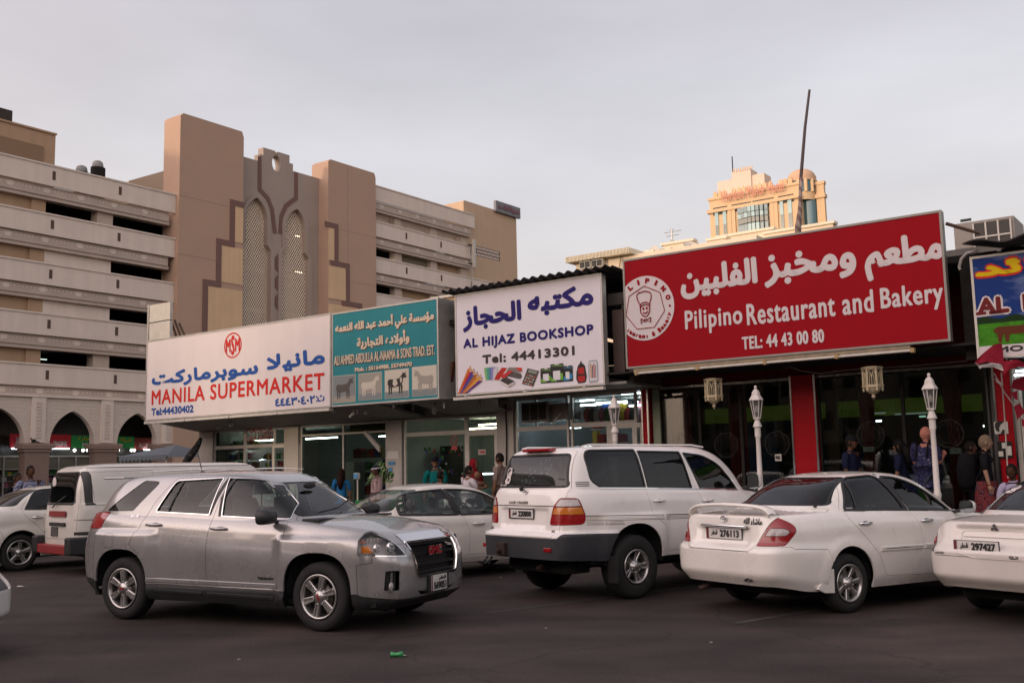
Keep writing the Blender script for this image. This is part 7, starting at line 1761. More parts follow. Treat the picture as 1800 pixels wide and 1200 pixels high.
def suv_details():
 b = MB(); N2 = 24
 def gp(y, z, dx=-.055):
  l_, n_ = sh.hit('front', y, z); return (l_.x+dx, y, z)
 back = [gp(-.48, .91, -.09), gp(.48, .91, -.09), gp(.40, .55, -.09), gp(-.40, .55, -.09)];
 b.add(back, [(0, 1, 2, 3)]); P('grille_back', b, m_liner, car)
 for z in (.875, .775, .665, .585):
  b = MB(); hw = .375+(z-.56)/.34*.085
  pts = [gp(-hw+2*hw*i/16, z, -.028) for i in range(17)];
  for (p, q) in zip(pts[:-1], pts[1:]): b.add([(p[0], p[1], p[2]-.013), (q[0], q[1], q[2]-.013), (q[0]+.008, q[1], q[2]+.013), (p[0]+.008, p[1], p[2]+.013), (p[0]-.03, p[1], p[2]), (q[0]-.03, q[1], q[2])], [(0, 1, 2, 3), (3, 2, 5, 4), (4, 5, 1, 0)])
  P('grille_bar', b, m_trimb, car)
 b = MB()
 for i in range(30):
  for j in range(14):
   z = .575+j*.022; hw = .37+(z-.56)/.34*.085; y = -hw+2*hw*(i+.5*(j % 2))/30;
   if abs(y) > hw-.015: continue
   p = gp(y, z, -.05); b.add([(p[0], y-.012, z), (p[0]+.006, y, z+.007), (p[0], y+.012, z), (p[0]+.006, y, z-.007)], [(0, 1, 2, 3)])
 P('grille_mesh', b, m_trimb, car, kind='stuff')
 gr_ = rounded([(-.49, .915), (-.40, .545), (.40, .545), (.49, .915)], .04); b = MB(); sh.strip(gr_+[gr_[0]], .028, .014, b, 'front'); P('grille_surround', b, m_chr, car)
 b = MB(); N3 = 20; vs = []
 for i in range(N3+1):        # broad chrome bonnet lip
  y = -.50+1.0*i/N3
  for z in (.915, .935, .955, .975, .99):
   l_, n_ = sh.hit('front', y, z); vs.append((l_+n_*.006) if l_ is not None else Vector((2.2, y, z)))
 b.smooth = True; b.add(vs, [(5*i+k, 5*i+5+k, 5*i+6+k, 5*i+1+k) for i in range(N3) for k in range(4)]); P('bonnet_lip', b, m_chr, car)
 b = MB(); l_, n_ = sh.hit('front', 0, .80); M = Matrix.Translation((l_.x+.005, 0, .80)) @ rotm('Z', 90)
 for dx, bo, mm_ in ((0, .014, m_chr), (-.006, .006, mat('badge_red', (.35, .01, .015), .3))): b.use(mm_); words(b, 'GMC', -.155+(.006 if dx else 0), .155-(.006 if dx else 0), -.052+(.006 if dx else 0), .052-(.006 if dx else 0), dx, bo, M=M)
 b.use(m_chr); P('badge', b, None, car)
 l_, n_ = sh.hit('front', -.02, .44); plate(car, Matrix.Translation((l_.x+.035, -.02, .455)) @ rotm('Z', 90), '569051', .33, .165, two=True)
 b = MB(); b.box(l_.x-.03, l_.x+.03, -.22, .2, .36, .55); P('plate_bracket', b, m_trimb, car)
 for s_ in (-1, 1):           # headlamp insides
  hb = MB(); y0, y1 = .60*s_, .87*s_
  def hp_(y, z, dx):
   l2, n2 = sh.hit('front', y, z); return Vector((l2.x+dx, y, z))
  hb.add([hp_(.55*s_, 1.03, -.12), hp_(.90*s_, 1.03, -.06), hp_(.90*s_, .79, -.06), hp_(.55*s_, .79, -.12)], [(0, 1, 2, 3)]); ho = P('headlight_housing', hb, mat('lamp_housing', (.50, .47, .45), .3, .2), car)
  for (y, z, r) in ((.66, .87, .058), (.76, .865, .05)):
   b = MB(); b.smooth = True; p = hp_(y*s_, z, -.075); M = Matrix.Translation(p) @ rotm('Y', 90); b.lathe([(r, .045), (r*.95, .02), (r*.6, -.02), (.01, -.03)], 20, M); b.ball(tuple(p+Vector((.01, 0, 0))), .022, n=10, m=8); P('reflector', b, m_refl, ho)
  b = MB();
  for k in range(9): y = (.62+k*.025)*s_; p = hp_(y, .96, -.09); b.box(p.x-.01, p.x+.012, y-.011, y+.011, .925, .965)
  P('indicator_lens', b, m_lclr, ho)
  b = MB(); p = hp_(.83*s_, .95, -.03)
  for za_, zb2, mm_ in ((.92, 1.0, mat('side_marker', (.25, .05, .01), .2)), (.82, .89, m_lamb)):
   b.use(mm_); q = [hp_(.80*s_, za_, -.012), hp_(.862*s_, za_, -.012), hp_(.862*s_, zb2, -.012), hp_(.80*s_, zb2, -.012)]; b.add(q, [(0, 1, 2, 3)])
  P('marker_lamp', b, None, ho)
  hl = [(.80*s_, .79), (.56*s_, .772), (.635*s_, .93), (.69*s_, 1.0)]; b = MB(); sh.strip(hl, .014, .004, b, 'front'); P('headlight_edge', b, m_chr, ho)
  fb = MB(); p = hp_(.71*s_, .55, -.06); fb.add([hp_(.775*s_, .64, -.07), hp_(.645*s_, .64, -.07), hp_(.645*s_, .42, -.07), hp_(.775*s_, .42, -.07)], [(0, 1, 2, 3)]); fo = P('fog_lamp_recess', fb, m_trimb, car)
  b = MB(); b.smooth = True; p = hp_(.71*s_, .475, -.03); b.lathe([(.042, .01), (.04, .02), (.02, .03), (.002, .032)], 18, Matrix.Translation(p) @ rotm('Y', 90)); P('fog_lamp', b, m_lclr, fo)
  p = hp_(.71*s_, .57, -.035)
  for q_ in ((p.x-.01, p.x+.02, .69*s_-.008, .69*s_+.008, .52, .615), (p.x-.01, p.x+.025, .71*s_-.045, .71*s_+.045, .425, .44)): P('fog_trim', MB().box(*q_), m_chr, fo)
 b = MB();
 for z, s_ in ((.66, 1),): sh.decal(b, 'TERRAIN', .72, .535, .22, .026, 'side', -1, .002); sh.decal(b, 'SLE', -1.30, 1.20, .13, .03, 'side', -1, .002)
 P('badge', b, m_chr, car)
 b = MB(); b.tube([(-1.15, .1, 1.70), (-1.22, .1, 1.93)], [.008, .004], 6); b.smooth = True; b.ball((-1.14, .1, 1.705), .035, .02, .015, 8, 6); P('aerial', b, m_trimb, car)
 for s_ in (-1, 1):
  b = MB(); b.tube([(-1.5, s_*.55, 1.715), (-1.0, s_*.57, 1.73), (-.3, s_*.575, 1.735), (.1, s_*.56, 1.715)], [.004, .01, .01, .004], 6); P('roof_rail', b, silver, car)
 b = MB(); b.smooth = True; b.tube([(1.16, -.55, 1.225), (1.10, -.1, 1.26), (.98, .30, 1.35)], .010, 5); b.tube([(1.18, .2, 1.235), (1.13, .5, 1.25), (1.0, .68, 1.33)], .010, 5); P('wiper', b, m_trimb, car)
 b = MB(); b.box(1.08, 1.30, -.72, .72, 1.14, 1.165); P('cowl', b, m_trimb, car)
 b = MB(); b.box(-2.16, -1.80, -.56, .56, 1.64, 1.665); b2 = P('roof_spoiler', b, silver, car, bevel=.01)
 b = MB(); b.smooth = True; b.ball((.62, .0, 1.52), .02, .12, .04, 10, 8); P('interior_mirror', b, m_trimb, car)
 for wz in car.children:
  if wz.name.startswith('wheel') and not wz.name.startswith('wheel_'):
   b = MB(); words(b, 'GMC', -.04, .04, -.012, .012, 0, .002, M=Matrix.Translation((0, 0, suv['ww']*.47+.011)) @ rotm('X', -90)); P('hub_badge', b, mat('badge_red', (.35, .01, .015), .3), wz)
suv_details()
# ---------------- shared spec pieces ----------------
white = paint('white_paint', (.80, .77, .73), 0.0, .30, .07); white2 = paint('pearl_white_paint', (.80, .77, .71), 0.0, .28, .05); whited = paint('dusty_white_paint', (.66, .63, .57), 0.0, .42, .14)
GLS = ['front_window', 'rear_window', 'windscreen', 'back_window']
def parts(gl=m_cgd, bg=None, **kw):
 p = {'front_door': dict(split='y'), 'rear_door': dict(split='y'), 'front_window': dict(m=gl, split='y', gap=.001, flange=0, offset=-.008, name='door_window'), 'rear_window': dict(m=gl, split='y', gap=.001, flange=0, offset=-.008, name='door_window'),
 'windscreen': dict(m=gl, gap=.001, flange=0, offset=-.006), 'back_window': dict(m=bg or gl, gap=.001, flange=0, offset=-.006), 'rear_bumper': dict(), 'front_bumper': dict(), 'tail_light': dict(m=m_lred, split='y', offset=.004), 'headlight': dict(m=m_lclr, split='y', offset=.002),
 'boot_lid': dict(), 'grille': dict(m=m_trimb, flange=0, offset=-.02), 'tail_clear': dict(m=m_lclr, split='y', offset=.006), 'tail_amber': dict(m=m_lamb, split='y', offset=.005)}
 for k, v in kw.items():
  if v is None: p.pop(k, None)
  else: p[k] = v
 return p
def roundtrim(poly, m=m_trimb, w=.022, h=.005, nm='window_seal'): return ('side', poly+[poly[0]], w, h, m, nm, True)
def fin(p, sh): return sh
# ---------------- white off-road wagon, rear three-quarter ----------------
def disp_lc(x, y, z, t):
 if x < -1.74 and z < .87: k = sst(-.88, -.84, -z)*sst(1.70, 1.80, -x); x = x-.10*k*sst(2.15, 2.4, -x); y *= 1+.035*k
 if abs(y) > .75:
  o = 0
  for xc in (-1.425, 1.425): o = max(o, .045*sst(-.62, -.50, -abs(x-xc))*sst(-1.08, -1.0, -z))
  y *= 1+(o-.01)/abs(y)
 if x < -2.3 and abs(y) < .60: x += .035*sst(.90, .94, z)*sst(-1.17, -1.13, -z)*sst(-.50, -.44, -abs(y))*(1-0)
 return x, y, z
qg = rounded([(-2.05, 1.50, .05), (-1.93, 1.412, .06), (-1.15, 1.39, .01), (-1.215, 1.875, .01), (-2.0, 1.875, .09), (-2.07, 1.80, .06)], .03)
rg = rounded([(-1.10, 1.375), (-1.165, 1.855), (-.385, 1.84), (-.275, 1.35)], .02); fg = rounded([(-.11, 1.335), (-.32, 1.825), (.05, 1.79, .1), (.38, 1.66, .12), (.62, 1.40, .1), (.68, 1.31, .02)], .02)
lc = dict(paint=white, M=120, NL=36, zs=[(-2.5, .54), (-1.8, .50), (-1, .50), (1, .48), (2.4, .48)], zb=[(-2.4, 1.40), (-1.15, 1.375), (.7, 1.30), (1.3, 1.22), (2.3, 1.12)],
 xf=[(0, 2.25), (.3, 2.36), (.8, 2.33), (1, 2.2)], xr=[(0, -2.51), (.3, -2.51), (.7, -2.48), (.9, -2.44), (1, -2.41)], w=[(0, .90), (.15, .93), (.5, .955), (.8, .945), (.93, .92), (1, .875)], nf=5, nr=7.5,
 crown=[(-2, .02), (1, .05), (2, .06)], gf=[(0, 1.20), (.5, .92), (.85, .62), (1, .35)], gr=[(0, -2.41), (.5, -2.34), (.9, -2.22), (1, -2.12)], gw=[(0, .875), (.4, .835), (.8, .775), (.93, .725), (1, .64)], gnf=5, gnr=7, zr=[(-2.3, 1.90), (-1.5, 1.925), (0, 1.91), (.6, 1.87), (1.2, 1.82)], rcrown=.02, disp=disp_lc,
 xw=(-1.425, 1.425), wr=.40, ww=.275, rr=.212, rim='fivetwin', arch=(.48, .50), arch_f=(.48, .50), arch_n=2.3, arch_dz=.04, track=.945, wmax=.95, floor=.46, xr0=-2.35, xf0=2.3,
 cuts=[('rear_bumper', 'side', [(-2.8, .3), (-1.80, .3), (-1.77, .60), (-1.74, .835), (-2.8, .865)]), ('rear_bumper', 'rear', [(-1.1, .3), (1.1, .3), (1.1, .865), (.80, .865), (.74, .80), (-.74, .80), (-.80, .865), (-1.1, .865)]),
 ('front_door', 'side', [(-.15, .56), (-.16, 1.18), (-.2, 1.33), (-.38, 1.90), (.1, 1.87), (.45, 1.70), (.75, 1.36), (.92, 1.2), (.95, .56)]),
 ('rear_door', 'side', [(-.15, .56), (-.16, 1.18), (-.2, 1.33), (-.38, 1.90), (-1.26, 1.90), (-1.19, 1.38), (-1.13, 1.15), (-1.10, 1.02), (-.93, .90), (-.83, .70), (-.80, .56)]),
 ('tailgate', 'rear', rounded([(-.72, 1.19), (.72, 1.19), (.74, 1.40), (.655, 1.875), (-.655, 1.875), (-.74, 1.40)], .05)), ('tail_flap', 'rear', rounded([(-.72, 1.185), (-.68, .81), (.68, .81), (.72, 1.185)], .04)),
 ('tail_light', 'rear', rounded([(-1.1, .95), (-.53, .95), (-.58, 1.20), (-.66, 1.295), (-1.1, 1.295)], .05), dict(mirror=True)), ('tail_light', 'side', rounded([(-2.8, .95), (-2.23, .965), (-2.20, 1.05), (-2.27, 1.285), (-2.8, 1.295)], .05)),
 ('tail_amber', 'rear', [(-1.1, 1.085), (-.565, 1.085), (-.60, 1.175), (-1.1, 1.175)], dict(mirror=True)), ('tail_amber', 'side', [(-2.8, 1.085), (-2.225, 1.085), (-2.25, 1.175), (-2.8, 1.175)]),
 ('tail_clear', 'rear', rounded([(-1.1, 1.185), (-.61, 1.185), (-.67, 1.28), (-1.1, 1.28)], .02), dict(mirror=True)), ('tail_clear', 'side', [(-2.8, 1.185), (-2.26, 1.185), (-2.28, 1.27), (-2.8, 1.28)]),
 ('front_window', 'side', fg), ('rear_window', 'side', rg), ('quarter_window', 'side', qg), ('back_window', 'rear', rounded([(-.715, 1.425), (.715, 1.425), (.62, 1.83), (-.62, 1.83)], .06)), ('windscreen', 'front', rounded([(-.78, 1.32), (.78, 1.32), (.64, 1.80), (-.64, 1.80)], .06))],
 parts=parts(rear_bumper=dict(m=m_trimg), tailgate=dict(flange=.02), tail_flap=dict(), boot_lid=None, headlight=None, grille=None, front_bumper=None, back_window=dict(m=glass('hazy_car_glass', (.45, .5, .5), .7, dark=(.06, .065, .065)), gap=.001, flange=0, offset=-.006), quarter_window=dict(m=m_cgd, split='y', gap=.001, flange=0, offset=-.006)), glass=GLS+['quarter_window'],
 trims=[roundtrim(qg, m_trimb, .03, .004), roundtrim(rg), roundtrim(fg), ('rear', rounded([(-.715, 1.425), (.715, 1.425), (.62, 1.83), (-.62, 1.83)], .06)*1+[(-.70, 1.43)], .03, .003, m_trimb, 'window_seal', False), ('side', [(-1.93, 1.398), (-1.15, 1.375), (.66, 1.30)], .018, .008, m_chr, 'chrome_trim', True)]
 +[('side', [(-2.20, 1.065-.018*k), (-1.95+.0*k, 1.06-.018*k), (-1.72+.012*k, 1.05-.018*k)] if k > 3 else [(-2.20, 1.065-.018*k), (-1.0, 1.028-.018*k), (.9, .975-.018*k)], .007 if k else .012, .001, mat('stripe_brown', (.10, .07, .045), .5) if k in (0, 3, 6) else mat('stripe_tan', (.34, .28, .20), .5), 'side_stripe', True) for k in range(7)]
 +[('side', [(-2.25, 1.475-.022*k), (-2.08, 1.475-.022*k)], .012, .006, mat('louvre_grey', (.16, .15, .14), .5), 'vent_louvre', True) for k in range(3)],
 handles=[(-.98, 1.21, .20, white), (-.05, 1.18, .20, white)], mirrors=[(.70, 1.42, white, (.13, .20, .22))], mir_y=1.03, seats=(.25, -.65), seat_z=.95, seat_h=.6, dash=.95, dash_z=1.28)
car, sh = build_car(lc, 'off_road_wagon', 'large white off-road wagon seen from behind, grey bumper and spotted sunshade in its back window', 'car', (2.074, 14.825), 37.5)
def zrot(x, y, z): return Matrix.Translation((x, y, z)) @ rotm('Z', -90)     # plane facing the rear of the car
l_, n_ = sh.hit('rear', .0, 1.08); plate(car, zrot(l_.x-.02, .075, 1.085), '220800', .50, .105, frame=.012)
b = MB(); b.box(-.26, .26, -.004, .02, 1.155, 1.175); b2 = P('plate_lamp', b, white, car); b2.matrix_local = zrot(l_.x-.02, .075, 0)
b = MB(); sh.decal(b, 'LAND CRUISER', .13, 1.225, .40, .035, 'rear', bold=.002); sh.decal(b, 'GXR', .70, .89, .11, .035, 'rear', bold=.002); P('badge', b, m_chr, car)
b = MB(); sh.decal(b, 'VX', -.60, .885, .06, .04, 'rear', bold=.003); sh.decal(b, 'TINTED', -.60, 1.52, .10, .02, 'rear', bold=.001); P('badge', b, m_trimb, car)
def emblem(sh, car, y, z, r, view='rear'):
 l_, n_ = sh.hit(view, y, z); b = MB(); b.smooth = True; M = zrot(l_.x-.008, y, z)
 for rx_, rz_, dz in ((1, .68, 0), (.30, .62, .0), (.62, .26, .28)): b.tube([(rx_*r*math.cos(2*PI*i/24), 0, (rz_*math.sin(2*PI*i/24)+dz)*r) for i in range(25)], r*.10, 5, M, cap=False)
 P('emblem', b, m_chr, car)
emblem(sh, car, .03, 1.36, .055)
b = MB(); b.smooth = True; l_, n_ = sh.hit('rear', .12, 1.43); b.ball((l_.x-.02, .13, 1.395), .03, .035, .03, 10, 6); b.tube([(l_.x-.04, .13, 1.40), (l_.x-.045, .02, 1.47), (l_.x+.0, -.12, 1.475)], .009, 5); b.tube([(l_.x-.03, -.02, 1.465), (l_.x-.02, -.42, 1.455)], .008, 5); P('rear_wiper', b, m_trimb, car)
l_, n_ = sh.hit('rear', 0, 1.87); b = MB(); b.box(-2.27, -2.15, -.28, .28, 1.875, 1.915); P('high_stop_lamp', b, m_lred, car, bevel=.008)
b = MB(); sh2 = [(-.05, 1.45), (.30, 1.45), (.33, 1.52), (.20, 1.66), (-.02, 1.76), (-.22, 1.78), (-.30, 1.70), (-.33, 1.58), (-.26, 1.47)]; b.add([(-2.32+(z-1.45)*.42, y*.95, z) for y, z in sh2]+[(-2.315+(z-1.45)*.42, y*.95, z) for y, z in sh2], [list(range(9)), list(range(17, 8, -1))]); m_sp = mat('spotted_shade', (.02, .02, .03), .8); t_ = m_sp.node_tree; vv = t_.nodes.new('ShaderNodeTexVoronoi'); vv.inputs['Scale'].default_value = 17; tt = t_.nodes.new('ShaderNodeTexCoord'); t_.links.new(tt.outputs['Object'], vv.inputs[0]); rr_ = t_.nodes.new('ShaderNodeValToRGB'); rr_.color_ramp.elements[0].position = .22; rr_.color_ramp.elements[0].color = (.45, .5, .52, 1); rr_.color_ramp.elements[1].position = .3; rr_.color_ramp.elements[1].color = (.015, .015, .03, 1); t_.links.new(vv.outputs[0], rr_.inputs[0]); t_.links.new(rr_.outputs[0], t_.nodes['Principled BSDF'].inputs['Base Color']); P('sunshade', b, m_sp, car)
def portrait(car, sh, y, z, s, name='portrait_sticker'):
 """small white portrait transfer on the glass"""
 l_, n_ = sh.hit('rear', y, z); ex = Vector((0, -1, 0)); ez = (Vector((0, 0, 1))-n_*n_.z).normalized(); b = MB()
 for m_, pts, k in ((m_signw, [(-.4, -1), (.25, -.95), (.4, -.5), (.3, -.1), (.45, .3), (.3, .85), (-.1, 1), (-.45, .7), (-.5, .2), (-.35, -.2), (-.6, -.6)], 1), (m_trimb, [(-.4, .6), (-.05, .85), (.2, .7), (.0, .45), (-.2, .35), (-.22, 0), (-.38, .1)], 2), (m_trimb, [(.0, .1), (.2, .15), (.2, .02)], 2), (m_trimb, [(-.2, -.4), (.15, -.3), (.2, -.55), (-.1, -.7)], 2)):
  b.use(m_); b.add([l_+n_*(.002+.001*k)+ex*(p*s)+ez*(q*s) for p, q in pts], [list(range(len(pts)))])
 P(name, b, None, car)
portrait(car, sh, .46, 1.57, .115)
b = MB(); sh.decal(b, 'bon voyage', .56, 1.445, .16, .025, 'rear', bold=.002); P('sticker', b, m_signw, car)
for y, nm in ((.80, 1), (-.60, 1)):
 l_, n_ = sh.hit('rear', y, .665); b = MB(); b.box(l_.x-.012, l_.x+.02, y-.065, y+.065, .64, .69); P('rear_reflector', b, m_lred, car, bevel=.006)
l_, n_ = sh.hit('rear', .27, .64); b = MB(); b.box(l_.x-.06, l_.x+.02, .20, .36, .56, .72); b.tube([(l_.x-.04, .28, .62), (l_.x-.12, .28, .62)], .03, 8); P('tow_hitch', b, mat('rusty_steel', (.05, .028, .02), .8, .4, var=.4, scale=20), car, bevel=.012)
b = MB(); b.smooth = True
for y in (.60, .70): b.tube([(l_.x+.05, y, .52), (l_.x-.0, y, .48), (l_.x-.03, y+.03, .44), (l_.x+.02, y+.05, .42), (l_.x+.05, y+.03, .45)], .014, 6)
P('tow_hook', b, m_trimb, car)
b = MB(); b.smooth = True; b.tube([(-2.1, -.15, .42), (-2.36, -.22, .44), (-2.48, -.26, .41)], .035, 10); P('exhaust', b, mat('rusty_steel', (.05, .028, .02), .8, .4), car)
for s_ in (-1, 1): b = MB(); b.box(-1.90, -1.875, s_*.94-.15, s_*.94+.02 if s_ < 0 else .96, .24, .56); P('mud_flap', b, m_trimb, car)
b = MB(); b.box(-2.3, -1.9, -.6, .6, .34, .5); b.box(-1.2, 1.2, -.35, .35, .32, .5); P('fuel_tank', b, m_liner, car, bevel=.03)
for s_ in (-1, 1):
 b = MB(); b.tube([(-2.0, s_*.62, 1.925), (-1.9, s_*.63, 1.945), (.0, s_*.63, 1.935), (.25, s_*.62, 1.905)], .012, 6); P('roof_rail', b, white, car)
# ---------------- saloons ----------------
def disp_sal(spin=0):
 def f(x, y, z, t):
  if abs(y) > .6:
   o = 0
   for xc in (-1.36, 1.36): r = math.hypot(x-xc, (z-.34)); o = max(o, .014*sst(-.52, -.44, -r))
   o -= .010*math.exp(-((z-.80)/.09)**2)
   y *= 1+o/abs(y)
  if x < -2.2 and abs(y) < .62: x += .03*sst(.74, .78, z)*sst(-.98, -.93, -z)*sst(-.44, -.38, -abs(y))
  if x < -1.6: k = sst(-.80, -.70, -z); y *= 1+.012*k; x -= .05*k*sst(2.1, 2.38, -x)
  return x, y, z
 return f
rgl = rounded([(-1.25, 1.12, .02), (-1.07, 1.40, .1), (-.92, 1.475, .08), (-.55, 1.492, .02), (-.49, 1.47, .02), (-.32, 1.24, .3), (-.24, 1.09, .01)], .02)
fgl = rounded([(-.40, 1.475, .01), (-.15, 1.46, .15), (.16, 1.36, .2), (.44, 1.205, .2), (.68, 1.045, .02), (-.14, 1.07, .01)], .02)
def saloon(**kw):
 d = dict(paint=white2, M=110, NL=34, zs=[(-2.3, .34), (-1.9, .27), (0, .24), (2, .23)], zb=[(-2.4, 1.08), (-1.3, 1.10), (0, 1.06), (.7, 1.02), (1.3, .97), (2.0, .86), (2.35, .74)],
 xf=[(0, 2.22), (.3, 2.38), (.7, 2.38), (1, 2.2)], xr=[(0, -2.36), (.2, -2.45), (.5, -2.45), (.62, -2.42), (1, -2.36)], w=[(0, .84), (.15, .885), (.5, .905), (.78, .89), (.92, .855), (1, .80)], nf=4.2, nr=7,
 crown=[(-2.1, .045), (-1.2, .07), (1, .06), (2, .05)], gf=[(0, 1.22), (.5, .80), (.85, .42), (1, .12)], gr=[(0, -1.92), (.5, -1.52), (.85, -1.17), (1, -.92)], gw=[(0, .80), (.4, .735), (.75, .655), (.92, .59), (1, .50)], gnf=4.0, gnr=4.2,
 zr=[(-1.9, 1.36), (-1.2, 1.48), (-.4, 1.512), (.2, 1.485), (1.0, 1.38)], rcrown=.03, disp=disp_sal(), xw=(-1.36, 1.36), wr=.325, ww=.205, rr=.205, rim='seven', arch=(.375, .385), arch_f=(.375, .385), arch_dz=.02, track=.865, wmax=.87, floor=.26, xr0=-2.2, xf0=2.25,
 cuts=[('rear_bumper', 'side', [(-2.8, .1), (-1.64, .1), (-1.64, .5), (-1.72, .715), (-2.16, .74), (-2.25, .80), (-2.8, .80)]), ('rear_bumper', 'rear', [(-1, .1), (1, .1), (1, .77), (.53, .755), (.47, .71), (-.47, .71), (-.53, .755), (-1, .77)]),
 ('front_bumper', 'side', [(2.8, .1), (1.78, .1), (1.76, .60), (2.1, .63), (2.8, .63)]), ('front_bumper', 'front', [(-1, .1), (1, .1), (1, .62), (-1, .62)]),
 ('headlight', 'front', rounded([(-.92, .62), (-.52, .62), (-.48, .76), (-.92, .84)], .04), dict(mirror=True)), ('headlight', 'side', [(2.8, .62), (2.05, .64), (1.80, .83), (2.8, .86)]), ('grille', 'front', rounded([(-.42, .60), (.42, .60), (.46, .74), (-.46, .74)], .03)),
 ('rear_door', 'side', [(-1.30, 1.16), (-1.325, 1.10), (-1.29, 1.0), (-1.03, .77), (-.86, .57), (-.77, .37), (-.15, .34), (-.10, .85), (-.20, 1.07), (-.45, 1.52), (-.92, 1.512), (-1.1, 1.43)]), ('front_door', 'side', [(-.15, .34), (-.10, .85), (-.20, 1.07), (-.45, 1.52), (-.12, 1.49), (.2, 1.385), (.5, 1.22), (.8, 1.04), (.93, .96), (.95, .36)]),
 ('boot_lid', 'rear', rounded([(-.70, 1.14), (-.70, 1.09), (-.50, .745), (-.46, .715), (.46, .715), (.50, .745), (.70, 1.09), (.70, 1.14)], .03)),
 ('tail_light', 'rear', rounded([(-1, .765), (-.525, .765), (-.70, 1.085), (-1, 1.10)], .03), dict(mirror=True)), ('tail_light', 'side', rounded([(-2.8, .765), (-2.25, .775), (-2.10, .93), (-2.12, .99), (-2.27, 1.09), (-2.8, 1.10)], .04)),
 ('tail_clear', 'rear', rounded([(-1, .865), (-.61, .865), (-.665, .965), (-1, .975)], .03), dict(mirror=True)), ('tail_clear', 'side', rounded([(-2.8, .865), (-2.22, .88), (-2.18, .92), (-2.22, .955), (-2.8, .975)], .03)),
 ('front_window', 'side', fgl), ('rear_window', 'side', rgl), ('back_window', 'rear', rounded([(-.68, 1.175), (.68, 1.175), (.50, 1.475), (-.50, 1.475)], .05)), ('windscreen', 'front', rounded([(-.68, 1.07), (.68, 1.07), (.50, 1.46), (-.50, 1.46)], .06), dict(lim=lambda c, n: c.z > 1.05))],
 parts=parts(), glass=GLS, holes=['grille'], trims=[roundtrim(rgl, w=.03), roundtrim(fgl, w=.03), ('side', [(-1.28, 1.105), (-.2, 1.075), (.72, 1.03)], .018, .006, m_trimb, 'window_seal', True), ('side', [(-1.0, 1.46), (-1.06, 1.12)], .022, .004, m_trimb, 'window_bar', True), ('side', [(-.205, 1.075), (-.45, 1.50)], .06, .003, m_trimb, 'pillar_trim', True),
 ('rear', rounded([(-.68, 1.175), (.68, 1.175), (.50, 1.475), (-.50, 1.475)], .05)+[(-.66, 1.175)], .022, .003, m_trimb, 'window_seal', False)],
 handles=[(-1.07, .965, .20, m_chr), (.02, .95, .20, m_chr)], mirrors=[(.60, 1.09, white2, (.13, .19, .15))], mir_y=.93, seats=(.15, -.72), seat_z=.55, dash=.85, dash_z=.98)
 d.update(kw); return d
cam_sp = saloon(); cam_sp['trims'] = cam_sp['trims']+[('side', [(-.86, .67), (-.12, .66)], .055, .014, white2, 'door_moulding', True), ('side', [(-.09, .66), (.92, .655)], .055, .014, white2, 'door_moulding', True), ('side', [(-.85, .67), (-.13, .66)], .010, .017, m_chr, 'moulding_strip', True), ('side', [(-.08, .66), (.91, .655)], .010, .017, m_chr, 'moulding_strip', True)]
car, sh = build_car(cam_sp, 'white_saloon', 'white saloon with boot spoiler and wrap-round red tail lights, right of the off-road wagon', 'car', (4.37, 13.017), 32)
l_, n_ = sh.hit('rear', 0, .88); plate(car, zrot(l_.x-.02, .0, .885), '276113', .56, .115)
b = MB(); b.smooth = True; b.tube([(l_.x-.02, -.36, .968), (l_.x-.035, -.33, .968), (l_.x-.035, .33, .968), (l_.x-.02, .36, .968)], [.012, .019, .019, .012], 8); P('plate_garnish', b, m_chr, car); emblem(sh, car, .0, 1.045, .055)
b = MB(); sh.decal(b, arabic('ماشاء الله'), -.44, 1.03, .26, .075, 'rear', bold=.003); P('sticker', b, m_trimb, car); b = MB(); sh.decal(b, 'GL', -.34, .96, .07, .03, 'rear', bold=.002); P('badge', b, m_chr, car)
b = MB(); b.smooth = True     # spoiler bridge
pr = [(-.0, -.013), (.055, -.018), (.13, -.010), (.15, .0), (.12, .012), (.04, .018), (-.0, .010)]; vs = []; ys = [-.64, -.62, -.58, -.52, -.42, -.2, 0, .2, .42, .52, .58, .62, .64]; zsp_ = [1.09, 1.125, 1.155, 1.175, 1.188, 1.20, 1.204]+[1.20, 1.188, 1.175, 1.155, 1.125, 1.09]
for y, z in zip(ys, zsp_):
 for px_, pz_ in pr: vs.append((-2.38+px_+.05*(abs(y)/.64)**2, y, z+pz_*1.3))
b.add(vs, [(7*i+k, 7*i+(k+1) % 7, 7*i+7+(k+1) % 7, 7*i+7+k) for i in range(12) for k in range(7)]); P('boot_spoiler', b, white2, car)
b = MB(); b.smooth = True; b.tube([(-1.55, -.60, 1.17), (-1.62, -.63, 1.20)], [.025, .004], 6); P('washer_nozzle', b, m_trimb, car)
for s_ in (-1, 1):
 b = MB(); b.prism([(-1.68, .50), (-1.62, .50), (-1.63, .24), (-1.78, .25), (-1.90, .30)], s_*.865-.018, s_*.865+.018); P('mud_flap', b, white2, car, bevel=.008)
b = MB(); b.smooth = True; b.tube([(-1.8, .35, .26), (-2.3, .38, .27), (-2.44, .38, .25)], .028, 10); P('exhaust', b, mat('rusty_steel', (.05, .028, .02), .8, .4), car)
b = MB(); l_, n_ = sh.hit('rear', -.42, .42); b.smooth = True;
for k in range(5): b.ball((l_.x-.001, -.38-.022*k, .40+.012*(k % 3)), .004, .02, .011, 8, 5)
P('bumper_scuff', b, m_trimb, car); b = MB(); sh.decal(b, 'Welcome', -1.17, 1.135, .09, .016, 'side', -1, .001); P('sticker', b, m_signw, car)
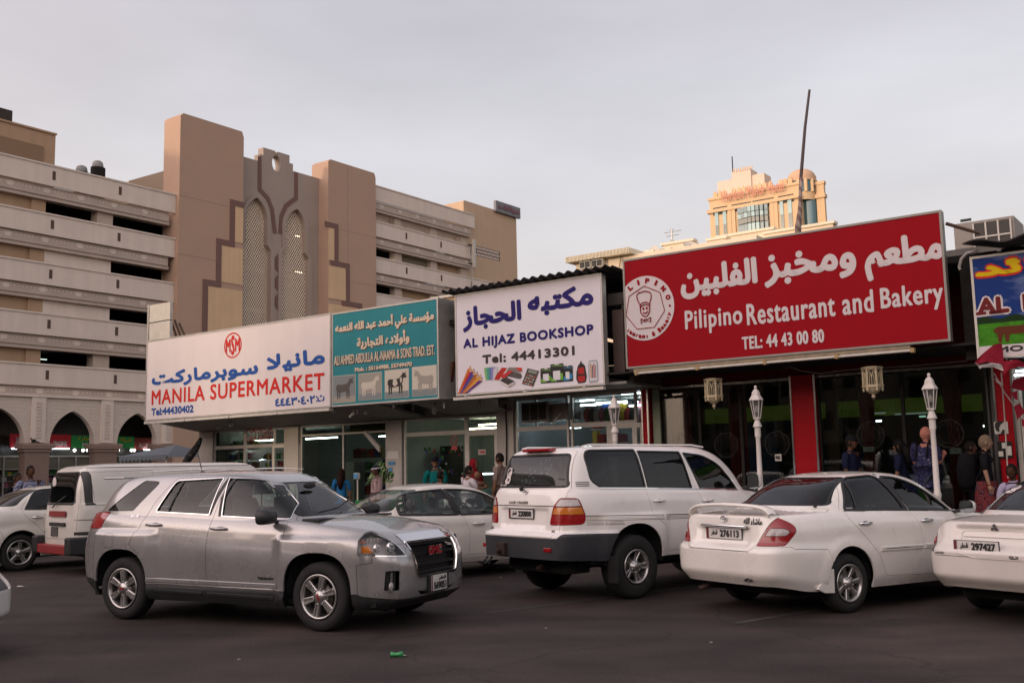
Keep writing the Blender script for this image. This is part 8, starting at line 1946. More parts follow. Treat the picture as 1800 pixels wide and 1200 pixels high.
lan = saloon(paint=paint('cream_white_paint', (.66, .62, .57), 0, .32, .08), zb=[(-2.2, 1.0), (-1.3, 1.03), (.7, .98), (1.3, .93), (2.3, .72)], xr=[(0, -2.27), (.2, -2.36), (.55, -2.36), (.65, -2.33), (1, -2.25)], w=[(0, .80), (.15, .845), (.5, .865), (.8, .85), (.93, .81), (1, .74)], gr=[(0, -1.86), (.5, -1.46), (.85, -1.12), (1, -.9)], gw=[(0, .75), (.4, .69), (.75, .62), (1, .48)], zr=[(-1.9, 1.30), (-1.2, 1.42), (-.4, 1.45), (.2, 1.43), (1, 1.33)], rim='five', wr=.315, track=.84, wmax=.84)
lan['cuts'] = [c for c in lan['cuts'] if c[0] not in ('tail_light', 'tail_clear', 'boot_lid', 'back_window')]+[('boot_lid', 'rear', rounded([(-.76, 1.09), (-.74, 1.0), (-.62, .66), (.62, .66), (.74, 1.0), (.76, 1.09)], .03)), ('tail_light', 'rear', rounded([(-1, .665), (-.615, .665), (-.70, .88), (-1, .89)], .02), dict(mirror=True)), ('tail_light', 'side', [(-2.8, .68), (-2.10, .70), (-2.17, .88), (-2.8, .89)]), ('back_window', 'rear', rounded([(-.64, 1.10), (.64, 1.10), (.47, 1.415), (-.47, 1.415)], .05))]
lan['parts'] = parts(m_cgd, glass('clear_back_glass', (.5, .57, .58), .78, dark=(.06, .075, .08)), tail_light=dict(m=m_lblk, split='y', offset=.003))
lan['trims'] = lan['trims'][:5]
car, sh = build_car(lan, 'cream_saloon', 'cream white saloon at the right edge with round tail lamps and a portrait sticker', 'car', (6.78, 11.82), 32)
l_, n_ = sh.hit('rear', .165, .76); plate(car, zrot(l_.x-.05, .12, .765), '297427', .50, .11)
b = MB(); sh.strip(rounded([(.36, .915), (-.12, .93), (-.60, .915), (-.52, .68), (-.42, .655), (.14, .655), (.34, .70)], .05)+[(.36, .90)], .012, .006, b, 'rear'); P('plate_recess_edge', b, lan['paint'], car); b = MB(); sh.strip([(.33, .86), (-.55, .86)], .016, .012, b, 'rear'); P('plate_garnish', b, lan['paint'], car)
b = MB(); l_, n_ = sh.hit('rear', .02, .96)
for a in (90, 210, 330): M = zrot(l_.x-.01, -.02, .955) @ rotm('Y', -a+90); b.prism([(0, 0), (.024, .021), (0, .042), (-.024, .021)] if a == 90 else [(0, 0), (.018, .026), (0, .048), (-.018, .026)], -.004, .004, M)
P('emblem', b, m_chr, car)
b = MB(); sh.decal(b, 'LANCER', .54, .685, .12, .018, 'rear', bold=.001); sh.decal(b, 'GLX', -.30, .68, .10, .028, 'rear', bold=.002); P('badge', b, m_trimb, car)
for s_ in (-1, 1):
 for y, z, r in ((.80, .80, .045), (.72, .79, .05)):
  l_, n_ = sh.hit('rear', s_*y, z)
  if l_ is None: continue
  b = MB(); b.smooth = True; b.lathe([(r, -.004), (r*.95, .008), (r*.5, .013), (.002, .015)], 20, Matrix.Translation(l_+n_*.004) @ n_.to_track_quat('Z', 'Y').to_matrix().to_4x4()); P('round_tail_lamp', b, m_lred, car)
portrait(car, sh, .40, 1.31, .09); b = MB(); sh.decal(b, 'Qatar Welcomes You', .58, 1.125, .26, .03, 'rear', bold=.001); P('sticker', b, m_signw, car)
S('dashboard_papers', MB().box(-.22, .22, -.1, .1, 0, .02), mat('paper_blue', (.15, .42, .55), .7), frame(6.867, 11.792, 32), (-1.62, .40, 1.02), 'light blue paper lying behind the back window of the right-hand car', 'paper')
civ = saloon(paint=whited, zb=[(-2.2, 1.0), (-1.3, .985), (0, .945), (.8, .92), (1.6, .85), (2.2, .70)], xr=[(0, -2.15), (.3, -2.25), (.6, -2.24), (1, -2.15)], xf=[(0, 2.0), (.3, 2.2), (.7, 2.2), (1, 2.0)], w=[(0, .82), (.15, .86), (.5, .872), (.8, .86), (.93, .83), (1, .79)],
 gf=[(0, 1.45), (.5, .95), (.85, .48), (1, .15)], gr=[(0, -1.95), (.5, -1.5), (.85, -1.1), (1, -.85)], gw=[(0, .785), (.4, .73), (.75, .655), (1, .52)], zr=[(-1.9, 1.22), (-1.2, 1.375), (-.4, 1.43), (.2, 1.415), (1, 1.28)], crown=[(-2, .06), (2, .05)], xw=(-1.35, 1.35), wr=.315, track=.84, wmax=.84, rim='five', handles=[(-1.02, .86, .20, whited), (.06, .825, .22, whited)], seat_z=.44)
rgc = rounded([(-1.30, 1.01, .02), (-1.315, 1.12, .08), (-1.20, 1.265, .1), (-.96, 1.345, .15), (-.46, 1.37, .01), (-.30, .975, .01)], .02); fgc = rounded([(-.40, 1.37, .01), (0, 1.355, .2), (.35, 1.28, .2), (.95, .96, .02), (-.22, .97, .01)], .02)
civ['cuts'] = [c for c in civ['cuts'] if c[0] in ('rear_bumper', 'front_bumper', 'headlight', 'grille')]+[('rear_door', 'side', [(-1.33, 1.0), (-1.2, .8), (-1.0, .55), (-.8, .36), (-.15, .36), (-.11, .7), (-.2, .96), (-.42, 1.40), (-.95, 1.38), (-1.24, 1.29), (-1.35, 1.12)]), ('front_door', 'side', [(-.15, .36), (-.11, .7), (-.2, .96), (-.42, 1.40), (.0, 1.385), (.4, 1.30), (1.02, .97), (1.0, .36)]), ('front_window', 'side', fgc), ('rear_window', 'side', rgc), ('tail_light', 'rear', [(-1, .75), (-.55, .75), (-.6, .95), (-1, .95)], dict(mirror=True)), ('back_window', 'rear', rounded([(-.66, 1.06), (.66, 1.06), (.50, 1.38), (-.50, 1.38)], .05)), ('windscreen', 'front', rounded([(-.68, .98), (.68, .98), (.50, 1.37), (-.50, 1.37)], .05), dict(lim=lambda c, n: c.z > .97))]
civ['trims'] = [roundtrim(rgc, w=.035), roundtrim(fgc, w=.03), ('side', [(-1.02, 1.33), (-1.10, 1.01)], .02, .004, m_trimb, 'window_bar', True), ('side', [(-.25, .97), (-.43, 1.37)], .08, .003, m_trimb, 'pillar_trim', True)]
civ['parts'] = parts(m_cgl, m_cgl)
car, sh = build_car(civ, 'off_white_saloon', 'off-white saloon with see-through windows parked behind the silver vehicle and left of the off-road wagon', 'car', (-1.147, 16.991), 37)
ls_sp = saloon(paint=whited, rim='five', wr=.335, rr=.225)
ls_sp['trims'] = ls_sp['trims'][:1]+ls_sp['trims'][2:3]
car, sh = build_car(ls_sp, 'white_saloon', 'white saloon at the far left standing beside the delivery van', 'car', (-8.84, 20.78), 46)
fc_sp = saloon(rim='five'); fc_sp['parts'] = parts(headlight=dict(m=m_lblk, split='y', offset=.002)); fc_sp['paint'] = white
car, sh = build_car(fc_sp, 'white_saloon', 'white car whose front corner just enters the picture at the lower left', 'car', (-7.36, 9.85), 2)
for s_ in (-1, 1):
 l_, n_ = sh.hit('front', s_*.66, .42); b = MB(); b.smooth = True; b.lathe([(.07, -.03), (.06, .0), (.03, .012), (.002, .014)], 16, Matrix.Translation(l_) @ rotm('Y', 90)); P('fog_lamp', b, m_lclr, car); b = MB(); sh.strip(rounded([(s_*.76, .48), (s_*.58, .46), (s_*.56, .37), (s_*.74, .36)], .02)+[(s_*.76, .47)], .02, .01, b, 'front'); P('fog_lamp_surround', b, m_trimb, car)
# ---------------- delivery van ----------------
wp = rounded([(-2.07, 1.22), (-2.09, 1.73), (-.9, 1.75), (-.9, 1.24)], .06); dgv = rounded([(.95, 1.72), (1.25, 1.72), (1.72, 1.28), (.95, 1.28)], .05)
van = dict(paint=paint('van_white_paint', (.64, .61, .55), 0, .4, .12), M=90, NL=30, zs=[(-2.3, .42), (2.3, .30)], zb=[(-2.3, 1.24), (1.2, 1.24), (2.1, 1.10)], xf=[(0, 2.05), (.4, 2.15), (1, 2.05)], xr=[(0, -2.22), (.5, -2.23), (1, -2.20)], w=[(0, .82), (.2, .84), (.7, .845), (1, .83)], nf=4.5, nr=9, crown=[(-2, .01), (2, .03)],
 gf=[(0, 2.03), (.5, 1.75), (.9, 1.45), (1, 1.3)], gr=[(0, -2.20), (.5, -2.16), (.9, -2.07), (1, -1.95)], gw=[(0, .828), (.5, .80), (.85, .755), (.95, .70), (1, .62)], gnf=5, gnr=8, zr=[(-2.2, 1.87), (-1, 1.90), (1, 1.90), (2, 1.84)], rcrown=.03,
 xw=(-1.15, 1.20), wr=.32, ww=.19, rr=.18, rim='five', arch=(.37, .37), track=.80, wmax=.83, floor=.36, xr0=-2.2, xf0=2.1,
 cuts=[('tailgate', 'rear', rounded([(-.70, .62), (.70, .62), (.70, 1.2), (.62, 1.84), (-.62, 1.84), (-.70, 1.2)], .04)), ('front_door', 'side', [(.9, .5), (.9, 1.8), (1.3, 1.8), (1.75, 1.3), (1.75, .5)]), ('side_panel', 'side', [(-1.90, 1.19), (-1.98, 1.77), (-.86, 1.79), (-.86, 1.21)]), ('recess', 'side', [(-2.06, 1.20), (-2.09, 1.78), (-1.99, 1.78), (-1.96, 1.72), (-1.94, 1.25), (-1.89, 1.2)]),
 ('tail_light', 'rear', [(-.84, .74), (-.72, .74), (-.72, .93), (-.84, .93)], dict(mirror=True)), ('tail_amber', 'rear', [(-.84, .96), (-.72, .96), (-.72, 1.07), (-.84, 1.07)], dict(mirror=True)), ('tail_light', 'side', [(-2.4, .74), (-2.19, .74), (-2.19, .93), (-2.4, .93)]), ('tail_amber', 'side', [(-2.4, .96), (-2.19, .96), (-2.19, 1.07), (-2.4, 1.07)]),
 ('back_window', 'rear', rounded([(-.60, 1.22), (.60, 1.22), (.54, 1.77), (-.54, 1.77)], .06)), ('front_window', 'side', dgv), ('windscreen', 'front', rounded([(-.70, 1.25), (.70, 1.25), (.62, 1.80), (-.62, 1.80)], .06))],
 parts=dict(tailgate=dict(), front_door=dict(split='y'), side_panel=dict(split='y'), recess=dict(m=m_trimb, split='y', offset=-.004), tail_light=dict(m=m_lred, split='y', offset=.004), tail_amber=dict(m=mat('lamp_brown', (.16, .05, .012), .2), split='y', offset=.004), back_window=dict(m=m_cgd, gap=.001, flange=0, offset=-.006), front_window=dict(m=m_cgd, split='y', gap=.001, flange=0, offset=-.006), windscreen=dict(m=m_cgd, gap=.001, flange=0, offset=-.006)),
 glass=['back_window', 'front_window', 'windscreen'], trims=[('rear', rounded([(-.60, 1.22), (.60, 1.22), (.54, 1.77), (-.54, 1.77)], .06)+[(-.58, 1.22)], .03, .006, m_trimb, 'window_seal', False), ('side', [(-2.2, .72), (-1.6, .72)], .06, .006, m_trimb, 'rub_strip', True), ('side', [(-2.2, .95), (2.0, .95)], .012, .004, m_trimb, 'panel_line', True), ('side', [(-2.18, 1.845), (1.2, 1.85)], .012, .006, m_trimb, 'roof_gutter', True)],
 handles=[], seats=(.9,), seat_z=.8, dash=1.5, dash_z=1.15)
car, sh = build_car(van, 'delivery_van', 'old white panel van seen from behind at the left with a red bumper strip', 'van', (-7.5-(-2.2)*.7071-.84*.7071, 17.8-(-2.2)*.7071+.84*.7071), 45)
l_, n_ = sh.hit('rear', 0, .8); b = MB(); b.box(l_.x-.02, l_.x, -.36, .36, 1.00, 1.10); P('red_panel', b, mat('van_red', (.22, .02, .02), .5), car); b = MB(); b.box(l_.x-.035, l_.x, -.36, .30, .84, .90); P('plate_garnish', b, m_trimb, car)
b = MB(); b.box(l_.x-.015, l_.x, -.03, .27, .66, .82); P('number_plate', b, mat('dull_plate', (.07, .065, .06), .6), car, bevel=.004)
b = MB(); b.box(-2.34, -2.2, -.80, .84, .36, .52); P('rear_bumper', b, mat('van_red', (.22, .02, .02), .5), car, bevel=.02)
for s_ in (-1, 1): b = MB(); b.box(-2.36, -2.0, s_*.74-.12, s_*.74+.12, .36, .66); P('bumper_end', b, m_trimb, car, bevel=.03)
b = MB(); b.smooth = True; b.tube([(-2.26, .18, 1.16), (-2.24, .12, 1.22), (-2.20, -.25, 1.36)], .012, 5); P('rear_wiper', b, m_trimb, car); b = MB(); b.smooth = True; l_, n_ = sh.hit('rear', .42, 1.60); b.ball((l_.x-.004, .42, 1.60), .004, .09, .10, 14, 8); P('round_sticker', b, m_signw, car)
S('van_cargo_sheet', MB().prismx([(-.5, 1.2), (.1, 1.25), (.0, 1.62), (-.2, 1.5), (-.35, 1.68), (-.5, 1.6)], -1.9, -1.8), mat('cargo_grey', (.22, .22, .21), .7), frame(-7.5+2.2*.7071-.84*.7071, 17.8+2.2*.7071+.84*.7071, 45), (-1.9, 0, 1.2), 'crumpled pale sheet showing behind the back window of the van', 'sheet')
# ======================= PEOPLE =======================
def skin_mesh(name, pts, edges, radii, mats_, lv=1):
 me = bpy.data.meshes.new(name); me.from_pydata(pts, edges, []); o = bpy.data.objects.new(name, me); COL.objects.link(o)
 sk = o.modifiers.new('s', 'SKIN'); sk.use_smooth_shade = True; sk.branch_smoothing = .6
 for i, r in enumerate(radii):
  v = me.skin_vertices[0].data[i]; v.radius = r if isinstance(r, tuple) else (r, r); v.use_root = (i == 0)
 su = o.modifiers.new('u', 'SUBSURF'); su.levels = lv; su.render_levels = lv
 m = bpy.data.meshes.new_from_object(o.evaluated_get(bpy.context.evaluated_depsgraph_get())); m.name = name; bpy.data.objects.remove(o); m.materials.clear()
 for q in mats_: m.materials.append(q)
 m.polygons.foreach_set('use_smooth', [True]*len(m.polygons)); return m
def head_pt(t, a, k=1.0):
 """t polar from the crown, a azimuth from the face"""
 x, y, z = math.sin(t)*math.cos(a), math.sin(t)*math.sin(a), math.cos(t)
 w = .077*(1-.16*max(0, -z)**1.2*1.6); d = .098 if x > 0 else .102
 X, Y, Z = x*d, y*w, z*.122
 if x > 0:
  n = math.exp(-(a/.20)**2)*math.exp(-((z+.12)/.17)**2); X += .026*n
  X += .007*math.exp(-(a/.5)**2)*math.exp(-((z-.22)/.10)**2)-.007*math.exp(-((abs(a)-.38)/.16)**2)*math.exp(-((z-.06)/.10)**2)
  X += .009*math.exp(-(a/.28)**2)*math.exp(-((z+.52)/.10)**2)+.016*math.exp(-(a/.40)**2)*math.exp(-((z+.82)/.16)**2)
 return X*k, Y*k, Z*k
SKIN = {'tan': (.20, .105, .065), 'brown': (.10, .05, .032), 'dark': (.055, .028, .018), 'pink': (.36, .15, .11), 'light': (.30, .18, .125)}
def cloth_mat(key, col, check=None):
 m = mat('cloth_'+key, col, .9, var=.2, scale=9)
 if check and not m.get('done'):
  t = m.node_tree; n = t.nodes; l = t.links; tcn = n.new('ShaderNodeTexCoord'); m['done'] = 1
  if check[0] == 'camo':
   v = n.new('ShaderNodeTexNoise'); v.inputs['Scale'].default_value = 16; v.inputs['Detail'].default_value = 3; v.inputs['Distortion'].default_value = 1.2; l.new(tcn.outputs['Object'], v.inputs['Vector']); r = n.new('ShaderNodeValToRGB'); r.color_ramp.interpolation = 'CONSTANT'; e = r.color_ramp.elements; e[0].color = (*col, 1); e[1].position = .5; e[1].color = (*check[1], 1); k = e.new(.6); k.color = (.10, .10, .16, 1); l.new(v.outputs[0], r.inputs[0]); l.new(r.outputs[0], n['Principled BSDF'].inputs['Base Color'])
  else:
   b = n.new('ShaderNodeTexBrick'); b.inputs['Scale'].default_value = check[2]; b.offset = 0; b.inputs['Mortar Size'].default_value = .09; b.inputs['Brick Width'].default_value = .5; b.inputs['Row Height'].default_value = .5; b.inputs['Color1'].default_value = (*col, 1); b.inputs['Color2'].default_value = (*col, 1); b.inputs['Mortar'].default_value = (*check[1], 1)
   mpn = n.new('ShaderNodeMapping'); mpn.inputs['Rotation'].default_value = (PI/2, 0, 0); l.new(tcn.outputs['Object'], mpn.inputs[0]); l.new(mpn.outputs[0], b.inputs[0]); l.new(b.outputs[0], n['Principled BSDF'].inputs['Base Color'])
 return m
def person(label, px, ptop, y, ground, face, skin, shirt, trou, hair='short', haircol=(.012, .010, .009), pose='stand', build=1.0, turn=0, sleeves='short', fr=SHOP, extra=None, group=None, cap=None, dress=False):
 """stands at depth y of the frame with the crown at the photographed pixel; face: heading in degrees in the frame (0 = +x, -90 = towards the street)"""
 u, zt = on(fr, px, ptop, y); H = zt-ground
 seated = pose == 'sit'
 if seated: H = 1.70
 k = H/1.75; t = T('person', label, 'person', fr, (u, y, ground), group, math.radians(face)); b_ = build
 zo = -.62*k if seated else 0
 sk = mat('skin_'+skin, SKIN[skin], .55, var=.12, scale=20); hc = mat('hair_%.3f' % haircol[0], haircol, .6)
 def J(x, yy, z): return (x*k, yy*k, z*k+zo)
 hip, kn, an, toe = .92, .49, .09, .04
 sh_z, sh_y = 1.44, .185*b_
 P0 = [J(0, 0, .97), J(0, 0, 1.12), J(.01, 0, 1.30), J(0, 0, 1.44), J(.0, 0, 1.53), J(.015, 0, 1.60)]; Rr = [(.12*b_, .15*b_), (.105*b_, .14*b_), (.115*b_, .165*b_), (.075, .10*b_), .052, .05]; E_ = [(0, 1), (1, 2), (2, 3), (3, 4), (4, 5)]
 arms = {'stand': ((.02, .235, 1.17), (.07, .24, .92)), 'fold': ((.06, .235, 1.17), (.24, .05, 1.16)), 'hold': ((.03, .235, 1.18), (.25, .10, 1.22)), 'sit': ((.05, .23, 1.18), (.27, .16, 1.04)), 'reach': ((.10, .25, 1.22), (.34, .20, 1.26)), 'straps': ((.0, .24, 1.18), (.20, .17, 1.30)), 'hip': ((-.06, .30, 1.18), (.04, .20, 1.02))}[pose]
 def arm(s_, base, pts, rad, edges, hand=True, infl=0, cut=None):
  seq = [J(0, s_*sh_y, sh_z-.02), J(arms[0][0]*.5, s_*(sh_y+arms[0][1])*.55, 1.31), J(arms[0][0], s_*arms[0][1], arms[0][2]), J(*[(arms[0][i]*.45+arms[1][i]*.55)*(s_ if i == 1 else 1) for i in range(3)]), J(arms[1][0], s_*arms[1][1], arms[1][2])]
  rr_ = [.066, .052, .043, .037, .028]; n = len(seq) if cut is None else cut; last = base
  for q, r_ in zip(seq[:n], rr_[:n]): pts.append(q); rad.append(r_*b_+infl); edges.append((last, len(pts)-1)); last = len(pts)-1
  return seq
 pts, rad, ed = list(P0), list(Rr), list(E_)
 sa = [arm(s_, 3, pts, rad, ed) for s_ in (-1, 1)]
 legs = []
 for s_ in (-1, 1):
  if seated: lg = [J(.02, s_*.09, .93), J(.42, s_*.13, .96), J(.44, s_*.12, .56), J(.52, s_*.12, .50)]
  else: lg = [J(0, s_*.09, .90), J(.015, s_*.10, .50), J(-.01, s_*.10, .09), J(.12, s_*.11, .035)]
  legs.append(lg); last = 0
  for q, r_ in zip(lg, (.092*b_, .062*b_, .040, .032)): pts.append(q); rad.append(r_); ed.append((last, len(pts)-1)); last = len(pts)-1
 body = skin_mesh('body', pts, ed, [(r if isinstance(r, tuple) else (r, r)) for r in [tuple(q*k for q in r) if isinstance(r, tuple) else r*k for r in rad]], [sk])
 b = MB(); b.smooth = True; hs = 1.0*k**.35; hz = 1.655*k+zo; hx = .03*k; M = Matrix.Translation((hx, 0, hz)) @ Matrix.Rotation(math.radians(turn), 4, 'Z')
 nA, nT = 30, 20
 def cap_faces(keep, scale, mb, lift=0):
  vs = [head_pt(PI*i/nT, -PI+2*PI*j/nA, scale) for i in range(nT+1) for j in range(nA)]; vs = [(x*hs, yy*hs, z*hs+lift) for x, yy, z in vs]
  fs = []
  for i in range(nT):
   for j in range(nA):
    if keep(PI*(i+.5)/nT, -PI+2*PI*(j+.5)/nA): fs.append((i*nA+j, (i+1)*nA+j, (i+1)*nA+(j+1) % nA, i*nA+(j+1) % nA))
  mb.add(vs, fs, M)
 cap_faces(lambda t_, a: True, 1, b)
 for s_ in (-1, 1): b.ball((-.005*hs, s_*.078*hs, -.005), .018, .012, .032, 8, 6, M)
 for s_, sq in zip((-1, 1), sa):       # palms and five fingers
  w = Vector(sq[-1]); d = (w-Vector(sq[-2])).normalized(); side = d.cross(Vector((0, s_, .2))).normalized(); nrm = d.cross(side).normalized()
  b.tube([w, w+d*.045*k, w+d*.085*k], [.026*k, .034*k, .030*k], 8)
  for f in range(4):
   o_ = side*((f-1.5)*.018*k); L4 = (.072, .080, .075, .058)[f]*k; a0 = w+d*.08*k+o_; b.tube([a0, a0+d*L4*.45+nrm*.006, a0+d*L4*.8+nrm*.018, a0+d*L4*.92+nrm*.032], [.009, .0085, .008, .006], 6)
  a0 = w+d*.03*k-side*.03*k; b.tube([a0, a0-side*.02*k+d*.03*k, a0-side*.022*k+d*.058*k], [.011, .010, .007], 6)
 hm = b.mesh('h'); hm.materials.append(sk); bm = bmesh.new(); bm.from_mesh(body); bm.from_mesh(hm); bm.to_mesh(body); bm.free(); bpy.data.meshes.remove(hm)
 body.polygons.foreach_set('use_smooth', [True]*len(body.polygons)); P('body', body, None, t)
 b = MB(); dk = mat('eye_dark', (.01, .008, .007), .3)
 for s_ in (-1, 1):
  b.smooth = True; x, yy, z = head_pt(1.51, s_*.40, 1.0); b.ball((x*hs, yy*hs, z*hs), .006, .013, .006, 8, 6, M); x, yy, z = head_pt(1.34, s_*.42, 1.02); b.ball((x*hs, yy*hs, z*hs), .005, .018, .004, 8, 5, M)
 P('eyes', b, dk, t); b = MB(); x, yy, z = head_pt(2.16, 0, 1.0); b.smooth = True; b.ball((x*hs, 0, z*hs), .006, .022, .006, 10, 5, M); P('mouth', b, mat('lips_'+skin, tuple(c*.6 for c in SKIN[skin]), .5), t)
 sc_ = {'short': 3, 'long': 5}[sleeves]; pts, ed = list(P0[:4]), [(0, 1), (1, 2), (2, 3)]; rad = [(.135*b_, .165*b_), (.122*b_, .155*b_), (.13*b_, .18*b_), (.082, .115*b_)]; pts[3] = J(0, 0, 1.455)
 pts.append(J(0, 0, .86)); rad.append((.125*b_, .16*b_)); ed.append((0, 4))
 for s_ in (-1, 1): arm(s_, 3, pts, rad, ed, infl=.016, cut=sc_)
 sm_ = skin_mesh('shirt', pts, ed, [tuple(q*k for q in (r if isinstance(r, tuple) else (r, r))) for r in rad], [shirt]); so = P('shirt', sm_, None, t)
 b = MB(); b.smooth = True; cz = 1.50*k+zo; b.tube([(.055*k*math.cos(a)-.0+.012, .062*k*math.sin(a), cz+.012*math.cos(a+PI)) for a in [2*PI*i/18 for i in range(19)]], .013, 6, cap=False); P('collar', b, shirt, so)
 if dress:
  b = MB(); b.smooth = True; b.lathe([(.17*k, 1.0*k), (.20*k, .8*k), (.24*k, .4*k), (.27*k, .06*k)], 24); P('skirt', b, trou, t)
 else:
  pts = [J(0, 0, .98)]; rad = [(.13*b_, .16*b_)]; ed = []
  for lg in legs:
   last = 0
   for q, r_ in zip(lg[:3], (.105*b_, .078*b_, .062)): pts.append(q); rad.append(r_); ed.append((last, len(pts)-1)); last = len(pts)-1
  P('trousers', skin_mesh('trousers', pts, ed, [tuple(q*k for q in (r if isinstance(r, tuple) else (r, r))) for r in rad], [trou]), None, t)
 b = MB(); b.smooth = True
 for lg in legs: a_, c_ = Vector(lg[2]), Vector(lg[3]); b.ball(tuple((a_*.4+c_*.6)+Vector((0, 0, .005))), .135*k, .05*k, .042*k, 12, 8)
 P('shoe', b, m_trimb, t)
 b = MB(); b.smooth = True
 if hair in ('short', 'grey'):
  cap_faces(lambda t_, a: t_ < (.95 if abs(a) < .9 else 1.35 if abs(a) < 1.35 else 2.0), 1.09, b); P('hair', b, hc, t)
 elif hair == 'long':
  cap_faces(lambda t_, a: t_ < (.95 if abs(a) < .7 else 2.6 if abs(a) > 1.0 else 1.5), 1.13, b); b.tube([(-.05*k, 0, 1.66*k), (-.11*k, 0, 1.55*k), (-.13*k, 0, 1.38*k), (-.12*k, 0, 1.22*k)], [.075*k, .095*k, .10*k, .04*k], 12)
  for s_ in (-1, 1): b.tube([(.0, s_*.075*k, 1.68*k), (.0, s_*.085*k, 1.56*k), (-.01, s_*.09*k, 1.40*k)], [.028*k, .034*k, .02*k], 8)
  P('hair', b, hc, t)
 elif hair == 'hijab':
  m_h = cloth_mat('hijab', (.17, .008, .014)); cap_faces(lambda t_, a: abs(a) > .62 or t_ < .8 or t_ > 2.55, 1.17, b); b.lathe([(.085*k, 1.60*k), (.11*k, 1.52*k), (.20*k, 1.42*k), (.24*k, 1.28*k), (.235*k, 1.20*k)], 20); P('headscarf', b, m_h, t)
 if cap:
  cm_, brim = cap; b = MB(); b.smooth = True; cap_faces(lambda t_, a: t_ < 1.22, 1.16, b)
  if brim:
   q = [(.085*math.cos(a)+.0, .085*math.sin(a), .048) for a in [-1.1+2.2*i/8 for i in range(9)]]+[(.10+.075*math.cos(a), .075*math.sin(a), .030) for a in [1.2-2.4*i/8 for i in range(9)]]; b.add([(x, yy, z) for x, yy, z in q]+[(x, yy, z-.006) for x, yy, z in q], [list(range(18)), list(range(35, 17, -1))]+[(i, (i+1) % 18, 18+(i+1) % 18, 18+i) for i in range(18)], M)
  P('cap', b, cm_, t)
  if not brim: b = MB(); b.smooth = True; b.tube([(M @ Vector((.104*math.cos(a), .092*math.sin(a), .050-.012*math.cos(a)))) for a in [2*PI*i/20 for i in range(21)]], .016, 6, cap=False); P('headband', b, cloth_mat('headband', (.5, .48, .48)), t)
 if hair == 'moustache' or extra == 'moustache':
  b = MB(); b.smooth = True; x, yy, z = head_pt(2.0, 0, 1.02); b.ball((x*hs, 0, z*hs), .009, .032, .008, 10, 6, M); P('moustache', b, hc, t); b = MB(); b.smooth = True; cap_faces(lambda t_, a: abs(a) > 1.2 and t_ < 1.9, 1.07, b); P('hair', b, hc, t)
 if extra == 'glasses':
  b = MB(); b.smooth = True
  for s_ in (-1, 1): x, yy, z = head_pt(1.53, s_*.40, 1.10); b.tube([(x*hs, (yy+.02*math.cos(a))*hs, (z+.013*math.sin(a))*hs) for a in [2*PI*i/14 for i in range(15)]], .0025, 4, M, cap=False)
  P('spectacles', b, dk, t)
 if extra == 'baby':
  bt_ = T('person', 'bald baby in a patterned top carried by the woman in the red headscarf', 'person', fr, (u, y, ground)); bt_.matrix_world = t.matrix_world @ Matrix.Translation((.20*k, -.06, 1.12*k));
  bb = skin_mesh('body', [(0, 0, 0), (0, 0, .12), (0, 0, .20), (0, .09, .16), (.05, .14, .08), (0, -.09, .16), (.05, -.14, .08), (.05, .07, -.10), (.05, -.07, -.10)], [(0, 1), (1, 2), (2, 3), (3, 4), (2, 5), (5, 6), (0, 7), (0, 8)], [.075, .075, .04, .032, .025, .032, .025, .04, .04], [cloth_mat('baby', (.25, .16, .15), ('check', (.1, .05, .05), 14))]); P('clothed_body', bb, None, bt_)
  b = MB(); b.smooth = True; vs = [head_pt(PI*i/14, -PI+2*PI*j/18, .72) for i in range(15) for j in range(18)]; b.add(vs, [(i*18+j, (i+1)*18+j, (i+1)*18+(j+1) % 18, i*18+(j+1) % 18) for i in range(14) for j in range(18)], Matrix.Translation((.01, 0, .285)) @ rotm('Z', 60)); P('head', b, mat('skin_tan', SKIN['tan']), bt_)
 return t, k
DKB = cloth_mat('black', (.010, .010, .012)); NVY = cloth_mat('navy', (.012, .014, .035)); DEN = cloth_mat('denim', (.03, .035, .055)); GRY = cloth_mat('grey', (.08, .075, .07))
person('man in a blue and white checked shirt with folded arms, leaning by the left saloon', 54, 820, 8.0, .0, -70, 'brown', cloth_mat('blue_check', (.30, .31, .36), ('check', (.05, .06, .14), 22)), DEN, fr=frame(-11.5, 17.5, 0) if False else frame(-10, 14.5, 0), pose='fold', turn=25, build=1.05)
person('man in black standing behind the man in the checked shirt at the far left', 29, 833, 9.5, .0, -30, 'brown', DKB, DKB, fr=frame(-10, 14.5, 0), turn=10)
person('woman with long dark hair behind the bonnet of the silver vehicle', 600, 826, 1.5, .15, 120, 'tan', cloth_mat('blue_top', (.02, .13, .30)), DKB, hair='long', haircol=(.022, .010, .008))
person('moustached man in a pale checked shirt and white-banded dark cap', 663, 820, .35, .15, -115, 'brown', cloth_mat('pink_check', (.33, .26, .25), ('check', (.17, .10, .10), 20)), GRY, hair='none', extra='moustache', cap=(cloth_mat('cap_dark', (.02, .022, .03)), False), turn=-10, build=1.05, sleeves='long')
person('man in a teal polo shirt, dark cap and glasses by the butcher shop', 765, 805, 1.2, .15, -60, 'tan', cloth_mat('teal', (.004, .11, .105)), GRY, hair='short', cap=(DKB, True), extra='glasses', turn=10, pose='stand')
person('black-haired person seen from behind in front of the teal shirt', 773, 830, .7, .15, 90, 'tan', DKB, DKB)
person('dark-haired man in a white shirt seen from behind beyond the off-white saloon', 822, 821, .4, .15, 70, 'tan', cloth_mat('white', (.50, .46, .48)), GRY, build=1.1, pose='reach', turn=-20)
person('woman in a dark red headscarf carrying a baby', 831, 809, .95, .15, -10, 'tan', DKB, DKB, hair='hijab', extra='baby', pose='hold', dress=True, turn=10)
